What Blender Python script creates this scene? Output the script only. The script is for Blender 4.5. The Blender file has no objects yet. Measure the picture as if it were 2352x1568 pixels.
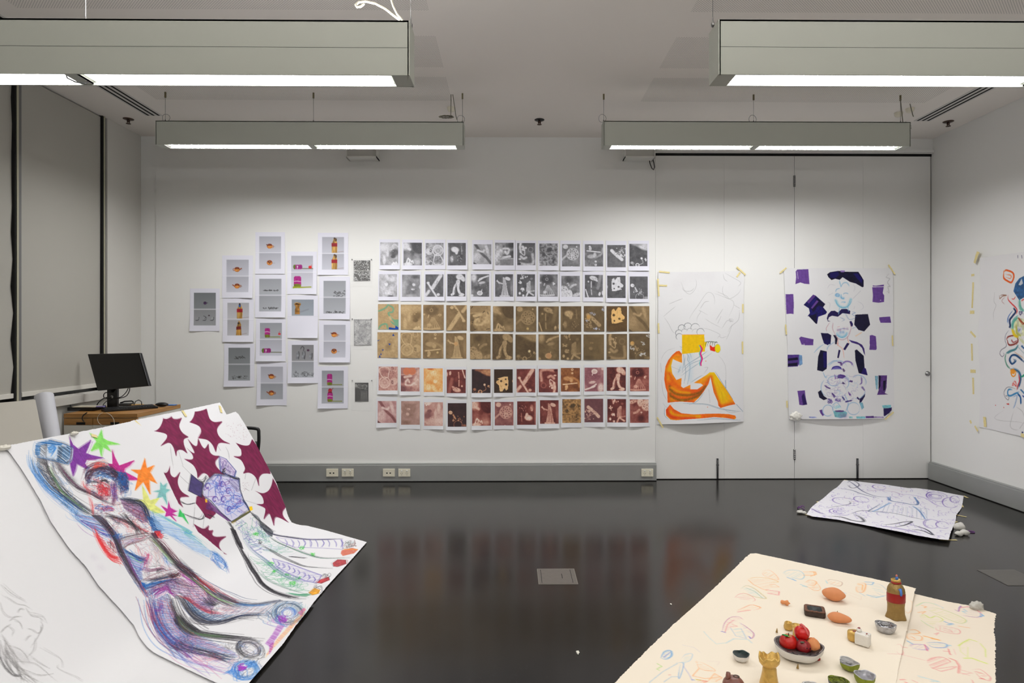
import bpy, bmesh, math, random
import numpy as np
from mathutils import Vector, Matrix
R0 = random.Random(7)
COL = bpy.context.scene.collection
# ---------------------------------------------------------------- camera model
F, CXP, CYP, HC, TH = 1440.0, 1190.6, 765.0, 1.45, 0.0115
CT, ST = math.cos(TH), math.sin(TH)
D = 6.18          # back wall
XL, XR = -3.63, 4.19
ZC = 3.381        # ceiling
YB = -3.2         # wall behind the camera
def proj(P):
    P = np.asarray(P, float)
    xc = P[..., 0]*CT - P[..., 1]*ST
    zc = P[..., 0]*ST + P[..., 1]*CT
    return np.stack([CXP + F*xc/zc, CYP - F*(P[..., 2]-HC)/zc], -1)
def ray(px, py):
    a = (px-CXP)/F; b = -(py-CYP)/F
    return np.array([a*CT + ST, -a*ST + CT, b])
def onY(px, py, y=D):
    d = ray(px, py); t = y/d[1]
    return Vector((d[0]*t, y, HC + d[2]*t))
def onX(px, py, x):
    d = ray(px, py); t = x/d[0]
    return Vector((x, d[1]*t, HC + d[2]*t))
def onZ(px, py, z=0.0):
    d = ray(px, py); t = (z-HC)/d[2]
    return Vector((d[0]*t, d[1]*t, z))
# ---------------------------------------------------------------- scene helpers
def lin(c):
    return tuple(((v/255.0)/12.92 if v/255.0 <= 0.04045 else ((v/255.0+0.055)/1.055)**2.4) for v in c)
def tag(o, label=None, cat=None, group=None, kind=None):
    if label: o['label'] = label
    if cat: o['category'] = cat
    if group: o['group'] = group
    if kind: o['kind'] = kind
    return o
def empty(name, loc, label, cat, group=None, rz=0.0, kind=None):
    o = bpy.data.objects.new(name, None); COL.objects.link(o)
    o.empty_display_size = 0.05
    o.location = loc; o.rotation_euler = (0, 0, rz)
    return tag(o, label, cat, group, kind)
def link(name, me, mat, parent=None, loc=None):
    o = bpy.data.objects.new(name, me); COL.objects.link(o)
    if mat is not None and len(me.materials) == 0:
        me.materials.append(mat)
    if parent is not None: o.parent = parent
    if loc is not None: o.location = loc
    return o
class MB:
    """collects shapes into one mesh"""
    def __init__(s): s.v = []; s.f = []; s.sm = []
    def add(s, vs, fs, smooth=False):
        b = len(s.v); s.v += [tuple(v) for v in vs]
        s.f += [tuple(b+i for i in f) for f in fs]; s.sm += [smooth]*len(fs)
        return s
    def box(s, x0, x1, y0, y1, z0, z1, M=None):
        vs = [(x0,y0,z0),(x1,y0,z0),(x1,y1,z0),(x0,y1,z0),(x0,y0,z1),(x1,y0,z1),(x1,y1,z1),(x0,y1,z1)]
        if M is not None: vs = [M @ Vector(v) for v in vs]
        return s.add(vs, [(0,3,2,1),(4,5,6,7),(0,1,5,4),(1,2,6,5),(2,3,7,6),(3,0,4,7)])
    def tube(s, pts, r, n=8, caps=True):
        pts = [Vector(p) for p in pts]; m = len(pts)
        rs = r if isinstance(r, (list, tuple)) else [r]*m
        vs = []; up = None
        for i, p in enumerate(pts):
            t = (pts[min(i+1, m-1)]-pts[max(i-1, 0)]).normalized()
            if up is None:
                a = Vector((0,0,1)) if abs(t.z) < 0.9 else Vector((1,0,0))
                up = t.cross(a).normalized()
            else:
                up = (up - t*up.dot(t)).normalized()
            w = t.cross(up)
            for k in range(n):
                an = 2*math.pi*k/n
                vs.append(p + up*math.cos(an)*rs[i] + w*math.sin(an)*rs[i])
        fs = []
        for i in range(m-1):
            for k in range(n):
                fs.append((i*n+k, i*n+(k+1)%n, (i+1)*n+(k+1)%n, (i+1)*n+k))
        if caps:
            fs.append(tuple(range(n-1, -1, -1))); fs.append(tuple((m-1)*n+k for k in range(n)))
        return s.add(vs, fs, True)
    def lathe(s, prof, n=32, sx=1, sy=1, M=None, wob=None, close=False):
        vs = []
        for i, (r, z) in enumerate(prof):
            for k in range(n):
                a = 2*math.pi*k/n
                rr, zz = r, z
                if wob: rr, zz = wob(r, z, a, i)
                v = Vector((rr*math.cos(a)*sx, rr*math.sin(a)*sy, zz))
                vs.append(M @ v if M is not None else v)
        fs = []
        m = len(prof)
        for i in range(m-1):
            for k in range(n):
                fs.append((i*n+k, i*n+(k+1)%n, (i+1)*n+(k+1)%n, (i+1)*n+k))
        if prof[0][0] > 1e-6: fs.append(tuple(range(n-1, -1, -1)))
        if prof[-1][0] > 1e-6 and close: fs.append(tuple((m-1)*n+k for k in range(n)))
        return s.add(vs, fs, True)
    def blob(s, c, r, n=20, fn=None, M=None):
        """ellipsoid, fn(unit vector)->scale"""
        vs = []; fs = []; m = n//2+1
        for i in range(m+1):
            th = math.pi*i/m
            for k in range(n):
                a = 2*math.pi*k/n
                d = Vector((math.sin(th)*math.cos(a), math.sin(th)*math.sin(a), math.cos(th)))
                q = fn(d) if fn else 1.0
                v = Vector((c[0]+d.x*r[0]*q, c[1]+d.y*r[1]*q, c[2]+d.z*r[2]*q))
                vs.append(M @ v if M is not None else v)
        for i in range(m):
            for k in range(n):
                fs.append((i*n+k, (i+1)*n+k, (i+1)*n+(k+1)%n, i*n+(k+1)%n))
        return s.add(vs, fs, True)
    def build(s, name, mat, parent=None, bevel=0.0, loc=None, fix=True):
        me = bpy.data.meshes.new(name)
        me.from_pydata(s.v, [], s.f)
        me.polygons.foreach_set('use_smooth', s.sm)
        bm = bmesh.new(); bm.from_mesh(me)
        bmesh.ops.remove_doubles(bm, verts=bm.verts, dist=1e-6)
        if fix: bmesh.ops.recalc_face_normals(bm, faces=bm.faces)
        if bevel > 0:
            eds = [e for e in bm.edges if len(e.link_faces) == 2 and e.calc_face_angle(0) > 0.6]
            bmesh.ops.bevel(bm, geom=eds, offset=bevel, segments=2, affect='EDGES', profile=0.6)
        bm.to_mesh(me); bm.free(); me.update()
        return link(name, me, mat, parent, loc)
# ---------------------------------------------------------------- materials
def nt(name):
    m = bpy.data.materials.new(name); m.use_nodes = True
    return m, m.node_tree.nodes, m.node_tree.links
def mat(name, rgb, rough=0.6, metal=0.0, spec=0.5, noise=0.0, nscale=20.0, bump=0.0, coat=0.0, bscale=None):
    m, N, L = nt(name); b = N['Principled BSDF']
    c = lin(rgb)
    b.inputs['Base Color'].default_value = (*c, 1); b.inputs['Roughness'].default_value = rough
    b.inputs['Metallic'].default_value = metal; b.inputs['Specular IOR Level'].default_value = spec
    b.inputs['Coat Weight'].default_value = coat
    tc = N.new('ShaderNodeTexCoord')
    nz = N.new('ShaderNodeTexNoise'); nz.inputs['Scale'].default_value = nscale; nz.inputs['Detail'].default_value = 5
    L.new(tc.outputs['Object'], nz.inputs['Vector'])
    if noise > 0:
        mx = N.new('ShaderNodeMix'); mx.data_type = 'RGBA'
        mx.inputs[6].default_value = (*[v*(1-noise) for v in c], 1); mx.inputs[7].default_value = (*[min(1, v*(1+noise)) for v in c], 1)
        L.new(nz.outputs['Fac'], mx.inputs[0]); L.new(mx.outputs[2], b.inputs['Base Color'])
    if bump > 0:
        nb = nz
        if bscale:
            nb = N.new('ShaderNodeTexNoise'); nb.inputs['Scale'].default_value = bscale; nb.inputs['Detail'].default_value = 3
            L.new(tc.outputs['Object'], nb.inputs['Vector'])
        bp = N.new('ShaderNodeBump'); bp.inputs['Strength'].default_value = bump; bp.inputs['Distance'].default_value = 0.01
        L.new(nb.outputs['Fac'], bp.inputs['Height']); L.new(bp.outputs['Normal'], b.inputs['Normal'])
    return m
def emis(name, rgb, st):
    m, N, L = nt(name)
    N.remove(N['Principled BSDF'])
    e = N.new('ShaderNodeEmission'); e.inputs[0].default_value = (*rgb, 1); e.inputs[1].default_value = st
    L.new(e.outputs[0], N['Material Output'].inputs[0])
    return m
def vcol_mat(name, rough=0.75, spec=0.3, bump=0.12, bscale=14):
    m, N, L = nt(name); b = N['Principled BSDF']
    a = N.new('ShaderNodeAttribute'); a.attribute_name = 'ink'
    L.new(a.outputs['Color'], b.inputs['Base Color'])
    b.inputs['Roughness'].default_value = rough; b.inputs['Specular IOR Level'].default_value = spec
    tc = N.new('ShaderNodeTexCoord'); nz = N.new('ShaderNodeTexNoise'); nz.inputs['Scale'].default_value = bscale
    nz.inputs['Detail'].default_value = 4
    bp = N.new('ShaderNodeBump'); bp.inputs['Strength'].default_value = bump; bp.inputs['Distance'].default_value = 0.01
    L.new(tc.outputs['Object'], nz.inputs['Vector']); L.new(nz.outputs['Fac'], bp.inputs['Height']); L.new(bp.outputs['Normal'], b.inputs['Normal'])
    return m
M = {}
M['paper'] = vcol_mat('drawing_paper')
M['print'] = vcol_mat('print_paper', rough=0.55, bump=0.05)
M['wall'] = mat('painted_plaster', (232, 232, 230), 0.75, spec=0.2, noise=0.012, nscale=3, bump=0.02, bscale=180)
M['door'] = mat('painted_door_leaf', (231, 231, 229), 0.6, spec=0.25, noise=0.012, nscale=4)
M['trunk'] = mat('anodised_trunking', (158, 160, 158), 0.42, metal=0.25, noise=0.06, nscale=6)
M['black'] = mat('black_plastic', (17, 17, 18), 0.42, noise=0.1)
M['gap'] = mat('dark_gap', (12, 12, 12), 0.9)
M['housing'] = mat('luminaire_paint', (185, 188, 179), 0.5, spec=0.3, noise=0.015, nscale=5)
M['steel'] = mat('steel', (150, 150, 150), 0.35, metal=0.9, noise=0.1)
M['cable'] = mat('grey_cable', (120, 118, 105), 0.5, noise=0.1)
M['cream'] = mat('cream_plastic', (226, 221, 202), 0.4, noise=0.02)
M['whitepl'] = mat('white_plastic', (225, 225, 220), 0.45, noise=0.02)
M['tape'] = mat('masking_tape', (228, 212, 150), 0.6, noise=0.12, nscale=60, bump=0.3)
# ---------------------------------------------------------------- room shell
def floor_mat():
    m, N, L = nt('polished_dark_floor'); b = N['Principled BSDF']
    tc = N.new('ShaderNodeTexCoord')
    n1 = N.new('ShaderNodeTexNoise'); n1.inputs['Scale'].default_value = 2.2; n1.inputs['Detail'].default_value = 6
    L.new(tc.outputs['Object'], n1.inputs['Vector'])
    n2 = N.new('ShaderNodeTexNoise'); n2.inputs['Scale'].default_value = 160; n2.inputs['Detail'].default_value = 2
    L.new(tc.outputs['Object'], n2.inputs['Vector'])
    r = N.new('ShaderNodeValToRGB'); r.color_ramp.elements[0].position = 0.3; r.color_ramp.elements[1].position = 0.72
    r.color_ramp.elements[0].color = (0.0098, 0.0090, 0.0080, 1); r.color_ramp.elements[1].color = (0.0165, 0.0150, 0.0135, 1)
    L.new(n1.outputs['Fac'], r.inputs[0])
    vo = N.new('ShaderNodeTexVoronoi'); vo.inputs['Scale'].default_value = 42
    L.new(tc.outputs['Object'], vo.inputs['Vector'])
    lt = N.new('ShaderNodeMath'); lt.operation = 'LESS_THAN'; lt.inputs[1].default_value = 0.045
    L.new(vo.outputs['Distance'], lt.inputs[0])
    gt = N.new('ShaderNodeMath'); gt.operation = 'GREATER_THAN'; gt.inputs[1].default_value = 0.83
    sp = N.new('ShaderNodeSeparateColor'); L.new(vo.outputs['Color'], sp.inputs[0]); L.new(sp.outputs[0], gt.inputs[0])
    mu = N.new('ShaderNodeMath'); mu.operation = 'MULTIPLY'; L.new(lt.outputs[0], mu.inputs[0]); L.new(gt.outputs[0], mu.inputs[1])
    mx = N.new('ShaderNodeMix'); mx.data_type = 'RGBA'; L.new(mu.outputs[0], mx.inputs[0]); L.new(r.outputs[0], mx.inputs[6])
    mx.inputs[7].default_value = (0.13, 0.125, 0.12, 1); 
    gr = N.new('ShaderNodeMix'); gr.data_type = 'RGBA'; gr.inputs[7].default_value = (0.036, 0.033, 0.030, 1)
    g2 = N.new('ShaderNodeValToRGB'); g2.color_ramp.elements[0].position = 0.55; g2.color_ramp.elements[1].position = 0.8
    L.new(n2.outputs['Fac'], g2.inputs[0]); L.new(g2.outputs[0], gr.inputs[0]); L.new(mx.outputs[2], gr.inputs[6])
    L.new(gr.outputs[2], b.inputs['Base Color'])
    rr = N.new('ShaderNodeMapRange'); rr.inputs['To Min'].default_value = 0.13; rr.inputs['To Max'].default_value = 0.21
    L.new(n1.outputs['Fac'], rr.inputs['Value']); L.new(rr.outputs[0], b.inputs['Roughness'])
    b.inputs['Specular IOR Level'].default_value = 0.34; b.inputs['Specular Tint'].default_value = (1, 0.97, 0.92, 1)
    bp = N.new('ShaderNodeBump'); bp.inputs['Strength'].default_value = 0.012; bp.inputs['Distance'].default_value = 0.01
    L.new(n2.outputs['Fac'], bp.inputs['Height']); L.new(bp.outputs['Normal'], b.inputs['Normal'])
    return m
def ceil_mat():
    """painted plasterboard with fields of drilled holes"""
    m, N, L = nt('perforated_ceiling'); b = N['Principled BSDF']
    tc = N.new('ShaderNodeTexCoord'); sx = N.new('ShaderNodeSeparateXYZ'); L.new(tc.outputs['Object'], sx.inputs[0])
    def mth(op, a, bb=None):
        n = N.new('ShaderNodeMath'); n.operation = op
        for i, v in enumerate([a, bb]):
            if v is None: continue
            if isinstance(v, (int, float)): n.inputs[i].default_value = v
            else: L.new(v, n.inputs[i])
        return n.outputs[0]
    X, Y = sx.outputs[0], sx.outputs[1]
    P = 0.0165
    def dots(ox, oy):
        fx = mth('SUBTRACT', mth('FRACT', mth('ADD', mth('DIVIDE', X, P), ox+500)), 0.5)
        fy = mth('SUBTRACT', mth('FRACT', mth('ADD', mth('DIVIDE', Y, P), oy+500)), 0.5)
        return mth('LESS_THAN', mth('ADD', mth('MULTIPLY', fx, fx), mth('MULTIPLY', fy, fy)), 0.024)
    dt = mth('MAXIMUM', dots(0, 0), dots(0.5, 0.5))
    def band(v, a, c):
        return mth('MULTIPLY', mth('GREATER_THAN', v, a), mth('LESS_THAN', v, c))
    xs = mth('MAXIMUM', band(X, -2.93, -0.49), band(X, 1.08, 3.47))
    ys = None
    for a, c in ((4.73, 5.22), (4.08, 4.56), (3.27, 3.76), (2.62, 3.10), (1.8, 2.29), (1.15, 1.63), (0.3, 0.8), (-0.5, 0.0), (-1.2, -0.7)):
        q = band(Y, a, c); ys = q if ys is None else mth('MAXIMUM', ys, q)
    k = mth('MULTIPLY', dt, mth('MULTIPLY', xs, ys))
    mx = N.new('ShaderNodeMix'); mx.data_type = 'RGBA'; L.new(k, mx.inputs[0])
    mx.inputs[6].default_value = (*lin((243, 238, 232)), 1); mx.inputs[7].default_value = (0.28, 0.27, 0.26, 1)
    L.new(mx.outputs[2], b.inputs['Base Color']); b.inputs['Roughness'].default_value = 0.8; b.inputs['Specular IOR Level'].default_value = 0.15
    return m
def struct(name, mb, mt, parent=None, bevel=0.0):
    o = mb.build(name, mt, parent, bevel)
    if parent is None: o['kind'] = 'structure'
    return o
struct('floor', MB().box(XL-0.2, XR+0.2, YB-0.1, D+0.2, -0.1, 0), floor_mat())
struct('ceiling', MB().box(XL-0.2, XR+0.2, YB-0.1, D+0.2, ZC, ZC+0.1), ceil_mat())
XA = onY(358, 600).x            # edge of the pin board wall
XD = onY(1505.5, 700).x         # start of the folding doors
XE = onY(2147, 700).x
wb = MB().box(XL-0.2, XR+0.2, D+0.12, D+0.22, 0, ZC)
wb.box(XL-0.1, XA, D+0.012, D+0.13, 0, ZC)
wb.box(XA, XD, D, D+0.13, 0, ZC)
ztop = onY(1900, 351.5).z
wb.box(XD, XR+0.05, D, D+0.13, ztop, ZC)
zl = onY(2120, 344).z
wb.box(XD+0.002, XR-0.001, D-0.02, D+0.01, zl-0.03, zl)
struct('wall_back', wb, M['wall'])
struct('trim_1', MB().box(XD, XR, D+0.02, D+0.1, onY(1900, 357).z, ztop), M['gap'])
struct('wall_right', MB().box(XR, XR+0.1, YB, D+0.2, 0, ZC), M['wall'])
struct('wall_front', MB().box(XL-0.2, XR+0.2, YB-0.1, YB, 0, ZC), M['wall'])
# left wall below and beside the glazing
z_sill = onX(150, 899, XL).z - 0.03
y_end = onX(247, 700, XL).y
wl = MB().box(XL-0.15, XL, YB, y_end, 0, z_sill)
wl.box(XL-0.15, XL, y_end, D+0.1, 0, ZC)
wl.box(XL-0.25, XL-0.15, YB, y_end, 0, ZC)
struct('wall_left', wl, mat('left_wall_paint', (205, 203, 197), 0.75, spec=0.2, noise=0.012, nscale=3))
# baseboards (cable trunking)
zb = 0.163
def trunk(name, x0, x1, y0, y1, ax):
    mb = MB().box(x0, x1, y0, y1, 0.006, zb)
    o = struct(name, mb, M['trunk'], bevel=0.004)
    lip = MB()
    if ax == 'y': lip.box(x0, x1, y0+0.012, y1, zb, zb+0.012)
    else: lip.box(x0+0.012, x1, y0, y1, zb, zb+0.012)
    lip.build('lip', M['trunk'], o)
    return o
bb = trunk('baseboard_back', XL+0.0, XD, D-0.05, D-0.0005, 'y')
trunk('baseboard_right', XR-0.05, XR-0.0005, YB+0.02, D-0.001, 'x')
gm = M['gap']
MB().box(XL, XD, D-0.046, D-0.002, 0.0003, 0.006).build('shadow_gap', gm, bb)
# folding door leaves
dz0, dz1 = 0.008, onY(1900, 357.5).z
xs = [onY(p, 700).x for p in (1506.5, 1665, 1826.5, 1985, 2146)]
xs[-1] = XR-0.012
for i in range(4):
    g = (0.0012, 0.0005, 0.0018, 0.0005, 0.002)
    o = struct('door_%d' % (i+1), MB().box(xs[i]+g[i], xs[i+1]-g[i+1], D+0.018, D+0.06, dz0, dz1), M['door'], bevel=0.0008)
    if i == 1:
        for ya, yb_ in ((402, 428), (1032, 1056)):
            zz0, zz1 = onY(1827, yb_).z, onY(1827, ya).z
            h = MB()
            for k in range(5):
                a = zz0+(zz1-zz0)*k/5
                h.tube([(xs[2], D+0.012, a+0.001), (xs[2], D+0.012, a+(zz1-zz0)/5-0.002)], 0.008, 10)
            h.box(xs[2]-0.011, xs[2]+0.011, D+0.014, D+0.0185, zz0, zz1)
            h.build('hinge', M['steel'], o)
    if i in (0, 2):
        px = 1649 if i == 0 else 1971
        bx = onY(px, 1080).x
        b = MB().box(bx-0.009, bx+0.009, D+0.008, D+0.018, 0.01, onY(px, 1053).z)
        b.box(bx-0.012, bx+0.012, D+0.004, D+0.018, 0.14, 0.15)
        b.tube([(bx, D+0.006, 0.03), (bx, D+0.006, 0.19)], 0.004, 8)
        b.build('bolt', mat('bolt_steel_%d' % i, (95, 96, 98), 0.4, metal=0.8, noise=0.2, nscale=90), o)
    if i == 3:
        p = onY(2133, 858)
        k = MB().lathe([(0.024, 0), (0.024, 0.006), (0.014, 0.01), (0.012, 0.02), (0.001, 0.022)], 20,
                       M=Matrix.Translation((p.x, D+0.018, p.z)) @ Matrix.Rotation(math.pi/2, 4, 'X'))
        k.build('lock_knob', M['steel'], o)
    sg = MB().box(xs[i], xs[i+1], D+0.03, D+0.11, 0.0004, dz0)
    sg.build('bottom_seal', gm, o)
# glazing posts, blinds and sill on the left wall
y0b = onX(0, 700, XL).y
yp = [onX(p, 600, XL).y for p in (36.5, 53, 237, 247.5)]
mp1 = mat('blind_post_light', (176, 172, 150), 0.45, noise=0.03); mp2 = mat('blind_post_grey', (118, 118, 118), 0.5, metal=0.3)
for k, (a, b) in enumerate(((yp[0], yp[1]), (yp[2], yp[3]))):
    w = b-a
    o = struct('trim_%d' % (k+2), MB().box(XL-0.14, XL-0.012, a+w*0.32, b, z_sill, ZC), mp2)
    MB().box(XL-0.12, XL+0.006, a+w*0.06, a+w*0.3, z_sill, ZC).build('guide_channel', mp1, o)
    MB().box(XL-0.1, XL+0.001, a-0.012, a+w*0.06, z_sill, ZC).build('shadow_slot', gm, o)
fab = mat('blind_fabric', (176, 174, 166), 0.85, spec=0.1, noise=0.02, nscale=2.5, bump=0.05, bscale=300)
zbl = z_sill + 0.03
for k, (a, b) in enumerate(((0.6, yp[0]-0.012), (yp[1], yp[2]-0.012))):
    lab = ('grey roller blind lowered fully, at the left edge of the picture', 'wide grey roller blind lowered behind the computer monitor')[k]
    o = empty('roller_blind', (XL-0.02, (a+b)/2, zbl), lab, 'blind', 'grey roller blinds on the left wall')
    n = 60; vs = []; fs = []
    for i in range(n+1):
        y = a+(b-a)*i/n
        for j in range(13):
            z = zbl+0.03+(ZC-zbl-0.04)*j/12
            e = (math.exp(-(b-y)/0.05))*0.010*math.sin(z*17) if k == 0 else 0.0
            vs.append((e+0.003*math.sin(y*3+z), y-(a+b)/2, z-zbl))
    for i in range(n):
        for j in range(12):
            q = i*13+j; fs.append((q, q+13, q+14, q+1))
    mb = MB().add(vs, fs, True); mb.build('fabric', fab, o, fix=False)
    MB().box(-0.012, 0.014, a-(a+b)/2, b-(a+b)/2, 0.0, 0.035).build('bottom_rail', mat('blind_rail', (215, 213, 205), 0.5), o, bevel=0.003)
ws = struct('window_1', MB().box(XL-0.14, XL-0.06, 0.6, yp[2], z_sill, ZC), mat('window_dark_glass', (60, 62, 62), 0.1))
sl = MB().box(XL-0.05, XL+0.05, YB+0.05, y_end-0.01, z_sill-0.075, z_sill-0.006)
struct('trim_4', sl, mat('sill_paint', (196, 194, 188), 0.6), bevel=0.004)
# slot diffusers in the ceiling
for nm, xx, ya, lab in (('linear_air_vent', -3.165, 5.60, 'three-slot linear air vent in the ceiling along the left wall'),
                    ('linear_air_vent', 3.735, 5.66, 'three-slot linear air vent in the ceiling along the right wall')):
    o = empty(nm, (xx, 3.0, ZC), lab, 'vent', 'linear slot vents in the ceiling')
    MB().box(-0.075, 0.075, -2.2, ya-3.0, -0.003, 0.001).build('frame', mat('vent_frame', (214, 212, 209), 0.6), o)
    for q in (-0.046, 0.0, 0.046):
        MB().box(q-0.009, q+0.009, -2.19, ya-3.0-0.01, -0.0042, -0.0028).build('slot', gm, o)
# ---------------------------------------------------------------- luminaires
EXPO = 0.0
LP = 28.0
glow = emis('lamp_glow', (1.0, 0.985, 0.95), 5.0)
louv = mat('louvre_white', (232, 232, 228), 0.3)
def luminaire(x0, x1, y0, zt, zb_, label, group, z_hang, wires, hooks, breaks=True, up=None):
    W, yc, xc = 0.11, y0+0.055, (x0+x1)/2
    o = empty('pendant_luminaire', (xc, yc, zb_), label, 'ceiling light', group)
    h = zt-zb_; l = (x1-x0)/2; t = 0.006; w2 = W/2
    b = MB()
    b.box(-l, l, -w2, -w2+t, 0, h).box(-l, l, w2-t, w2, 0, h).box(-l, l, -w2, w2, h-t, h)
    ho = b.build('housing', M['housing'], o)
    if 'right' in label and h > 0 and y0 < 3:
        MB().box(-l, l, -w2-0.0008, -w2+0.001, h*0.499, h*0.503).build('seam', M['gap'], ho)
    for s in (-1, 1):
        e = MB().box(s*l-0.004, s*l+0.004, -w2, w2, 0, h)
        e.box(min(s*l, s*(l-0.062)), max(s*l, s*(l-0.062)), -w2+t, w2-t, 0.0005, 0.02)
        e.build('end_cap', M['housing'], o)
    segs = ((-l+0.062, -0.022), (0.022, l-0.062))
    for a, c in segs:
        MB().box(a+0.01, c-0.01, -w2+t+0.001, w2-t-0.001, 0.0125, 0.015).build('diffuser', glow, o)
        lv = MB(); n = int((c-a)/0.05); vs = []; fs = []
        for k in range(n+1):
            xx = a+(c-a)*k/n; vs += [(xx, -w2+t, 0.002), (xx, -w2+t, 0.009), (xx, w2-t-0.0003, 0.009), (xx, w2-t-0.0003, 0.002)]
            fs.append((4*k, 4*k+1, 4*k+2, 4*k+3))
            if k: fs.append((4*k-2, 4*k+2, 4*k+3, 4*k-1))
        lv.add(vs, fs)
        lv.build('louvre', louv, o)
    MB().box(-0.022, 0.022, -w2+t, w2-t, 0.002, 0.02).build('joint_plate', M['housing'], o)
    if y0 < 3:
        MB().tube([(-0.03, -0.03, 0.02), (-0.028, -0.02, -0.002), (-0.012, 0.0, -0.008), (0.012, 0.02, -0.006), (0.02, 0.03, 0.01)], 0.0022, 6).build('loose_wire', M['black'], o)
    for x in wires:
        MB().tube([(x-xc, 0, h), (x-xc, 0, ZC-zb_)], 0.0011, 5).build('suspension_wire', M['steel'], o)
        MB().lathe([(0.006, 0), (0.007, 0.012), (0.003, 0.02), (0.0015, 0.035)], 10, M=Matrix.Translation((x-xc, 0, h))).build('wire_grip', M['steel'], o)
    for x, ring in hooks:
        mb = MB().box(x-xc-0.006, x-xc+0.006, -0.004, 0.004, ZC-zb_-0.045, ZC-zb_)
        mb.build('ceiling_hook', mat('brass_hook', (112, 104, 78), 0.5, metal=0.4), o)
        MB().tube([(x-xc, 0, h), (x-xc, 0, ZC-zb_-0.04)], 0.0016, 5).build('suspension_wire', M['steel'], o)
        MB().lathe([(0.008, 0), (0.006, 0.018), (0.002, 0.03)], 8, M=Matrix.Translation((x-xc, 0, h))).build('wire_grip', M['steel'], o)
        if ring:
            pts = [(x-xc+ring*0.012+0.03*math.cos(a)*1.0, -0.01+0.004*math.sin(a*2), h+0.035+0.032*math.sin(a)) for a in [2*math.pi*k/22*1.15 for k in range(23)]]
            MB().tube(pts, 0.0018, 6).build('wire_coil', M['steel'], o)
    for a, c in segs:
        ld = bpy.data.lights.new('tube_light', 'AREA'); ld.shape = 'RECTANGLE'; ld.size = c-a-0.04; ld.size_y = 0.07
        ld.energy = LP*(c-a)/1.1*(0.84 if y0 > 3 else 0.20); ld.color = (1.0, 0.994, 0.984)
        lo = bpy.data.objects.new('tube_light', ld); COL.objects.link(lo)
        lo.location = (xc+(a+c)/2, yc, zb_+0.0115)
    return o
yb_ = 5.0
pl = onY(358, 277, yb_); pr = onY(1064.5, 334, yb_)
L1 = luminaire(pl.x, pr.x, yb_, pl.z, pr.z, 'grey linear ceiling light nearest the back wall, on the left, left end by the corner', 'linear pendant luminaires', ZC, [],
    [(onY(371, 260, yb_).x, 1), (onY(715, 260, yb_).x, 0), (onY(1061, 260, yb_).x, -1)])
p2l = onY(1387, 277.5, yb_); p2r = onY(2091, 335, yb_)
L2 = luminaire(p2l.x, p2r.x, yb_, p2l.z, onY(1387, 333.5, yb_).z, 'grey linear ceiling light nearest the back wall, hanging in front of the folding doors', 'linear pendant luminaires', ZC, [],
    [(onY(1389, 260, yb_).x, -1), (onY(1737, 260, yb_).x, -1), (onY(2078, 260, yb_).x, 0)])
yf = 2.27
q = onY(938.5, 47, yf); zbf = onY(938.5, 172.7, yf).z
L3 = luminaire(q.x-2.44, q.x, yf, q.z, zbf, 'large grey linear light across the top left, with a bright upward strip along its top', 'linear pendant luminaires', ZC,
    [onY(173, 30, yf).x, onY(938, 30, yf).x, q.x-2.40], [])
q2 = onY(1652.8, 44.5, yf)
L4 = luminaire(q2.x, q2.x+2.44, yf, q2.z, onY(1652.8, 170.5, yf).z, 'large grey linear light across the top right with a seam along its side', 'linear pendant luminaires', ZC,
    [onY(1648.5, 30, yf).x, q2.x+2.40], [])
# upward tube of the top left luminaire
ua, ub = onY(157, 45, yf).x - (q.x-1.22), onY(925, 45, yf).x - (q.x-1.22)
hh = q.z-zbf
n = 40; vs = []
ut = MB()
ut.tube([(ua+(ub-ua)*k/n, -0.0, hh+0.006+0.004*math.sin(math.pi*k/n)) for k in range(n+1)], 0.0085, 10)
ut.build('upward_tube', emis('upward_glow', (1, 0.985, 0.95), 6.0), L3)
ld = bpy.data.lights.new('upward_light', 'AREA'); ld.shape = 'RECTANGLE'; ld.size = 1.15; ld.size_y = 0.05; ld.energy = 10.0; ld.color = (1, 0.994, 0.984)
lo = bpy.data.objects.new('upward_light', ld); COL.objects.link(lo); lo.location = (q.x-1.22+(ua+ub)/2, yf+0.055, q.z+0.02); lo.rotation_euler = (math.pi, 0, 0)
# white power flex over the top left luminaire
def P(px, py, y): return onY(px, py, y)
wc = mat('white_flex', (232, 228, 205), 0.45)
fx = MB().tube([P(920, 47, yf+0.05), P(905, 36, yf+0.05), P(885, 20, yf+0.06), P(862, 8, yf+0.06), P(840, 3, yf+0.07), P(824, 5, yf+0.07), P(817, 11, yf+0.06), P(820, 16, yf+0.05), P(828, 15, yf+0.05), P(836, 9, yf+0.06)], 0.0042, 8)
o = fx.build('power_flex', wc); tag(o, 'white power cable arching above the top left ceiling light', 'cable')
fx = MB().tube([P(925, 47, yf+0.06), P(912, 32, yf+0.07), P(903, 14, yf+0.08), P(897, -8, yf+0.1), P(893, -40, yf+0.12)], 0.0036, 8)
o = fx.build('power_flex', wc); tag(o, 'white cable running up from the right end of the top left light', 'cable')
# room lamps behind the camera (rest of the same installation)
for xx, yy, up_, e in ((-2.0, -1.6, 0, 7), (2.4, -1.6, 0, 7), (0.25, -0.8, 0, 4), (0.25, -0.35, 1, 112), (-1.8, -1.4, 1, 8), (2.6, -1.0, 1, 40)):
    ld = bpy.data.lights.new('room_light', 'AREA'); ld.shape = 'RECTANGLE'; ld.size = 1.2 if yy > -1 else 2.3; ld.size_y = 0.1
    ld.energy = e; ld.color = (1.0, 0.994, 0.984)
    lo = bpy.data.objects.new('room_light', ld); COL.objects.link(lo); lo.location = (xx, yy, 2.33+0.02*up_)
    if up_: lo.rotation_euler = (math.pi, 0, 0)
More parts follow.
